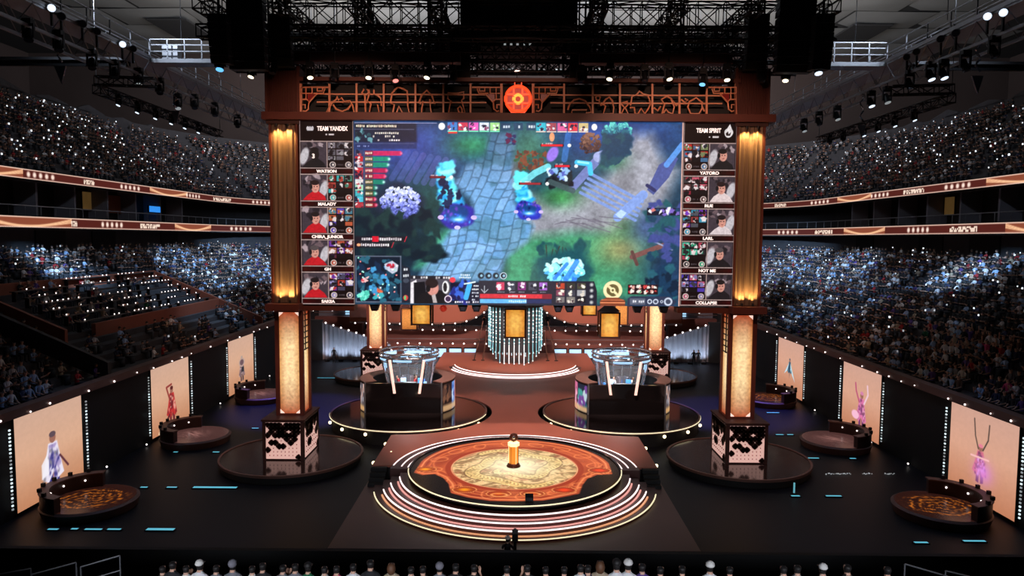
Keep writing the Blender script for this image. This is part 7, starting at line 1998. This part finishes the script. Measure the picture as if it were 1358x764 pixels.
def crowd(name, label, seats, weights, light=None):
    r = np.random.RandomState(len(seats))
    n, k = len(seats), len(TV)
    pos = np.array([q[:3] for q in seats]); ang = np.array([q[3] for q in seats]); sc_ = r.uniform(.9, 1.08, n)
    c, s = np.cos(ang)[:, None], np.sin(ang)[:, None]
    X = (TV[None, :, 0] * c - TV[None, :, 1] * s) * sc_[:, None] + pos[:, :1]
    Y = (TV[None, :, 0] * s + TV[None, :, 1] * c) * sc_[:, None] + pos[:, 1:2]
    Z = TV[None, :, 2] * sc_[:, None] + pos[:, 2:3]
    V = np.stack([X, Y, Z], -1).reshape(-1, 3)
    tops = np.array([lin([v / 255 for v in TOPS[w_]]) for w_ in weights])
    ti = tops[r.randint(0, len(tops), n)] * r.uniform(.7, 1.1, (n, 1))
    skin = np.array(lin((.80, .62, .53))) * r.uniform(.7, 1.1, (n, 1)); hair = np.array([(.012, .010, .010), (.05, .03, .02), (.012, .01, .012)])[r.randint(0, 3, n)]
    C = np.zeros((n, k, 4)); C[..., 3] = 1
    for j, t in enumerate(TC):
        if t == 'head': C[:, j, :3] = hair if (TV[j, 2] > 1.31 or TV[j, 1] < 0.0) else skin
        else: C[:, j, :3] = ti if t == 'top' else skin if t == 'skin' else np.array((.02, .022, .03))
    me = bpy.data.meshes.new(name)
    lens = np.array([len(f) for f in TF]); flat = np.concatenate([np.array(f) for f in TF])
    loops = (flat[None] + (np.arange(n) * k)[:, None]).ravel().astype(np.int32)
    starts = (np.concatenate([[0], np.cumsum(lens)[:-1]])[None] + (np.arange(n) * len(flat))[:, None]).ravel().astype(np.int32)
    me.vertices.add(n * k); me.vertices.foreach_set('co', V.ravel().astype(np.float32))
    me.loops.add(len(loops)); me.loops.foreach_set('vertex_index', loops)
    me.polygons.add(len(starts)); me.polygons.foreach_set('loop_start', starts)
    me.update(calc_edges=True)
    a = me.color_attributes.new('Col', 'FLOAT_COLOR', 'POINT'); a.data.foreach_set('color', C.ravel().astype(np.float32))
    me.materials.append(MATS['crowd_cloth'])
    return tag(link_mesh(name, me), label, kind='stuff')
def seats_for(side, P, sa, sb, pitch, fill, skip=None):
    out = []
    for i in range(P['n'] - 1):
        s = sa + rnd.uniform(0, .5)
        while s < sb:
            s += pitch * rnd.uniform(.92, 1.1)
            if any(abs(s - a) < .65 for a in AISLES) or rnd.random() > fill: continue
            if any(abs(s - q) < .5 for q in TAKEN.get((side, i), ())) and P is LOW: continue
            r = P['d'] * (i + 1) + .16
            x, y = st(side, s, r, P['xf'])
            if skip and skip(s, r): continue
            th = max(0, (s - SB) / 24.0)
            f = (-side * math.cos(th), -math.sin(th) + rnd.uniform(-.25, .25))
            out.append((x, y, P['z0'] + P['h'] * i, math.atan2(-f[0], f[1])))
    return out
bl = lambda s, r: (46.0 < s < 71.6 and 4.2 < r < 12.2) or (41.8 < s < 46.8 and r < 9 and rnd.random() < .8) or (s > 44 and r < 4.6 and s < 72 and rnd.random() < .55)
br = lambda s, r: False
W1 = ['white'] * 6 + ['pale blue'] * 6 + ['grey'] * 4 + ['black'] * 18 + ['navy'] * 6 + ['beige', 'purple', 'red', 'brown']
W2 = ['white'] + ['grey'] * 4 + ['black'] * 8 + ['navy'] * 2 + ['red', 'brown', 'brown', 'brown']
SR_ = seats_for(1, LOW, 31, 120, .64, .93, br); SL_ = seats_for(-1, LOW, 31, 120, .64, .9, bl)
crowd('crowd', 'dense crowd of spectators filling the right lower stand under blue light', SR_, W1)
crowd('crowd', 'dense crowd of spectators round the boxes of the left lower stand', SL_, W1)
UL = seats_for(-1, UPP, 48, 122, .72, .82); UR = seats_for(1, UPP, 48, 122, .72, .82)
crowd('crowd', 'dim crowd of spectators in the left upper stand', UL, W2)
crowd('crowd', 'dim crowd of spectators in the right upper stand', UR, W2)
def sparks(seats, n, r0, r1, label, side, m2='phone_glow'):
    m = MB()
    for q in rnd.sample(seats, n):
        r = rnd.uniform(r0, r1)
        fx = -side * .3
        m.obox((q[0] + fx, q[1] + rnd.uniform(-.1, .1), q[2] + rnd.uniform(1.0, 1.5)), (r * .5, 0, 0), (0, r * rnd.uniform(.5, 1), 0), (0, 0, r), 0 if rnd.random() < .6 else 1)
    tag(m.build('phone_lights', ['phone_glow', 'phone_dim'], kind='stuff'), label)
sparks(SR_, 230, .04, .08, 'scattered small phone lights among the right lower crowd', 1)
sparks(SL_, 150, .04, .08, 'scattered small phone lights among the left lower crowd', -1)
sparks(UL, 330, .045, .09, 'scattered white phone lights among the left upper crowd', -1)
sparks(UR, 310, .045, .09, 'scattered white phone lights among the right upper crowd', 1)
bpy.context.view_layer.update()
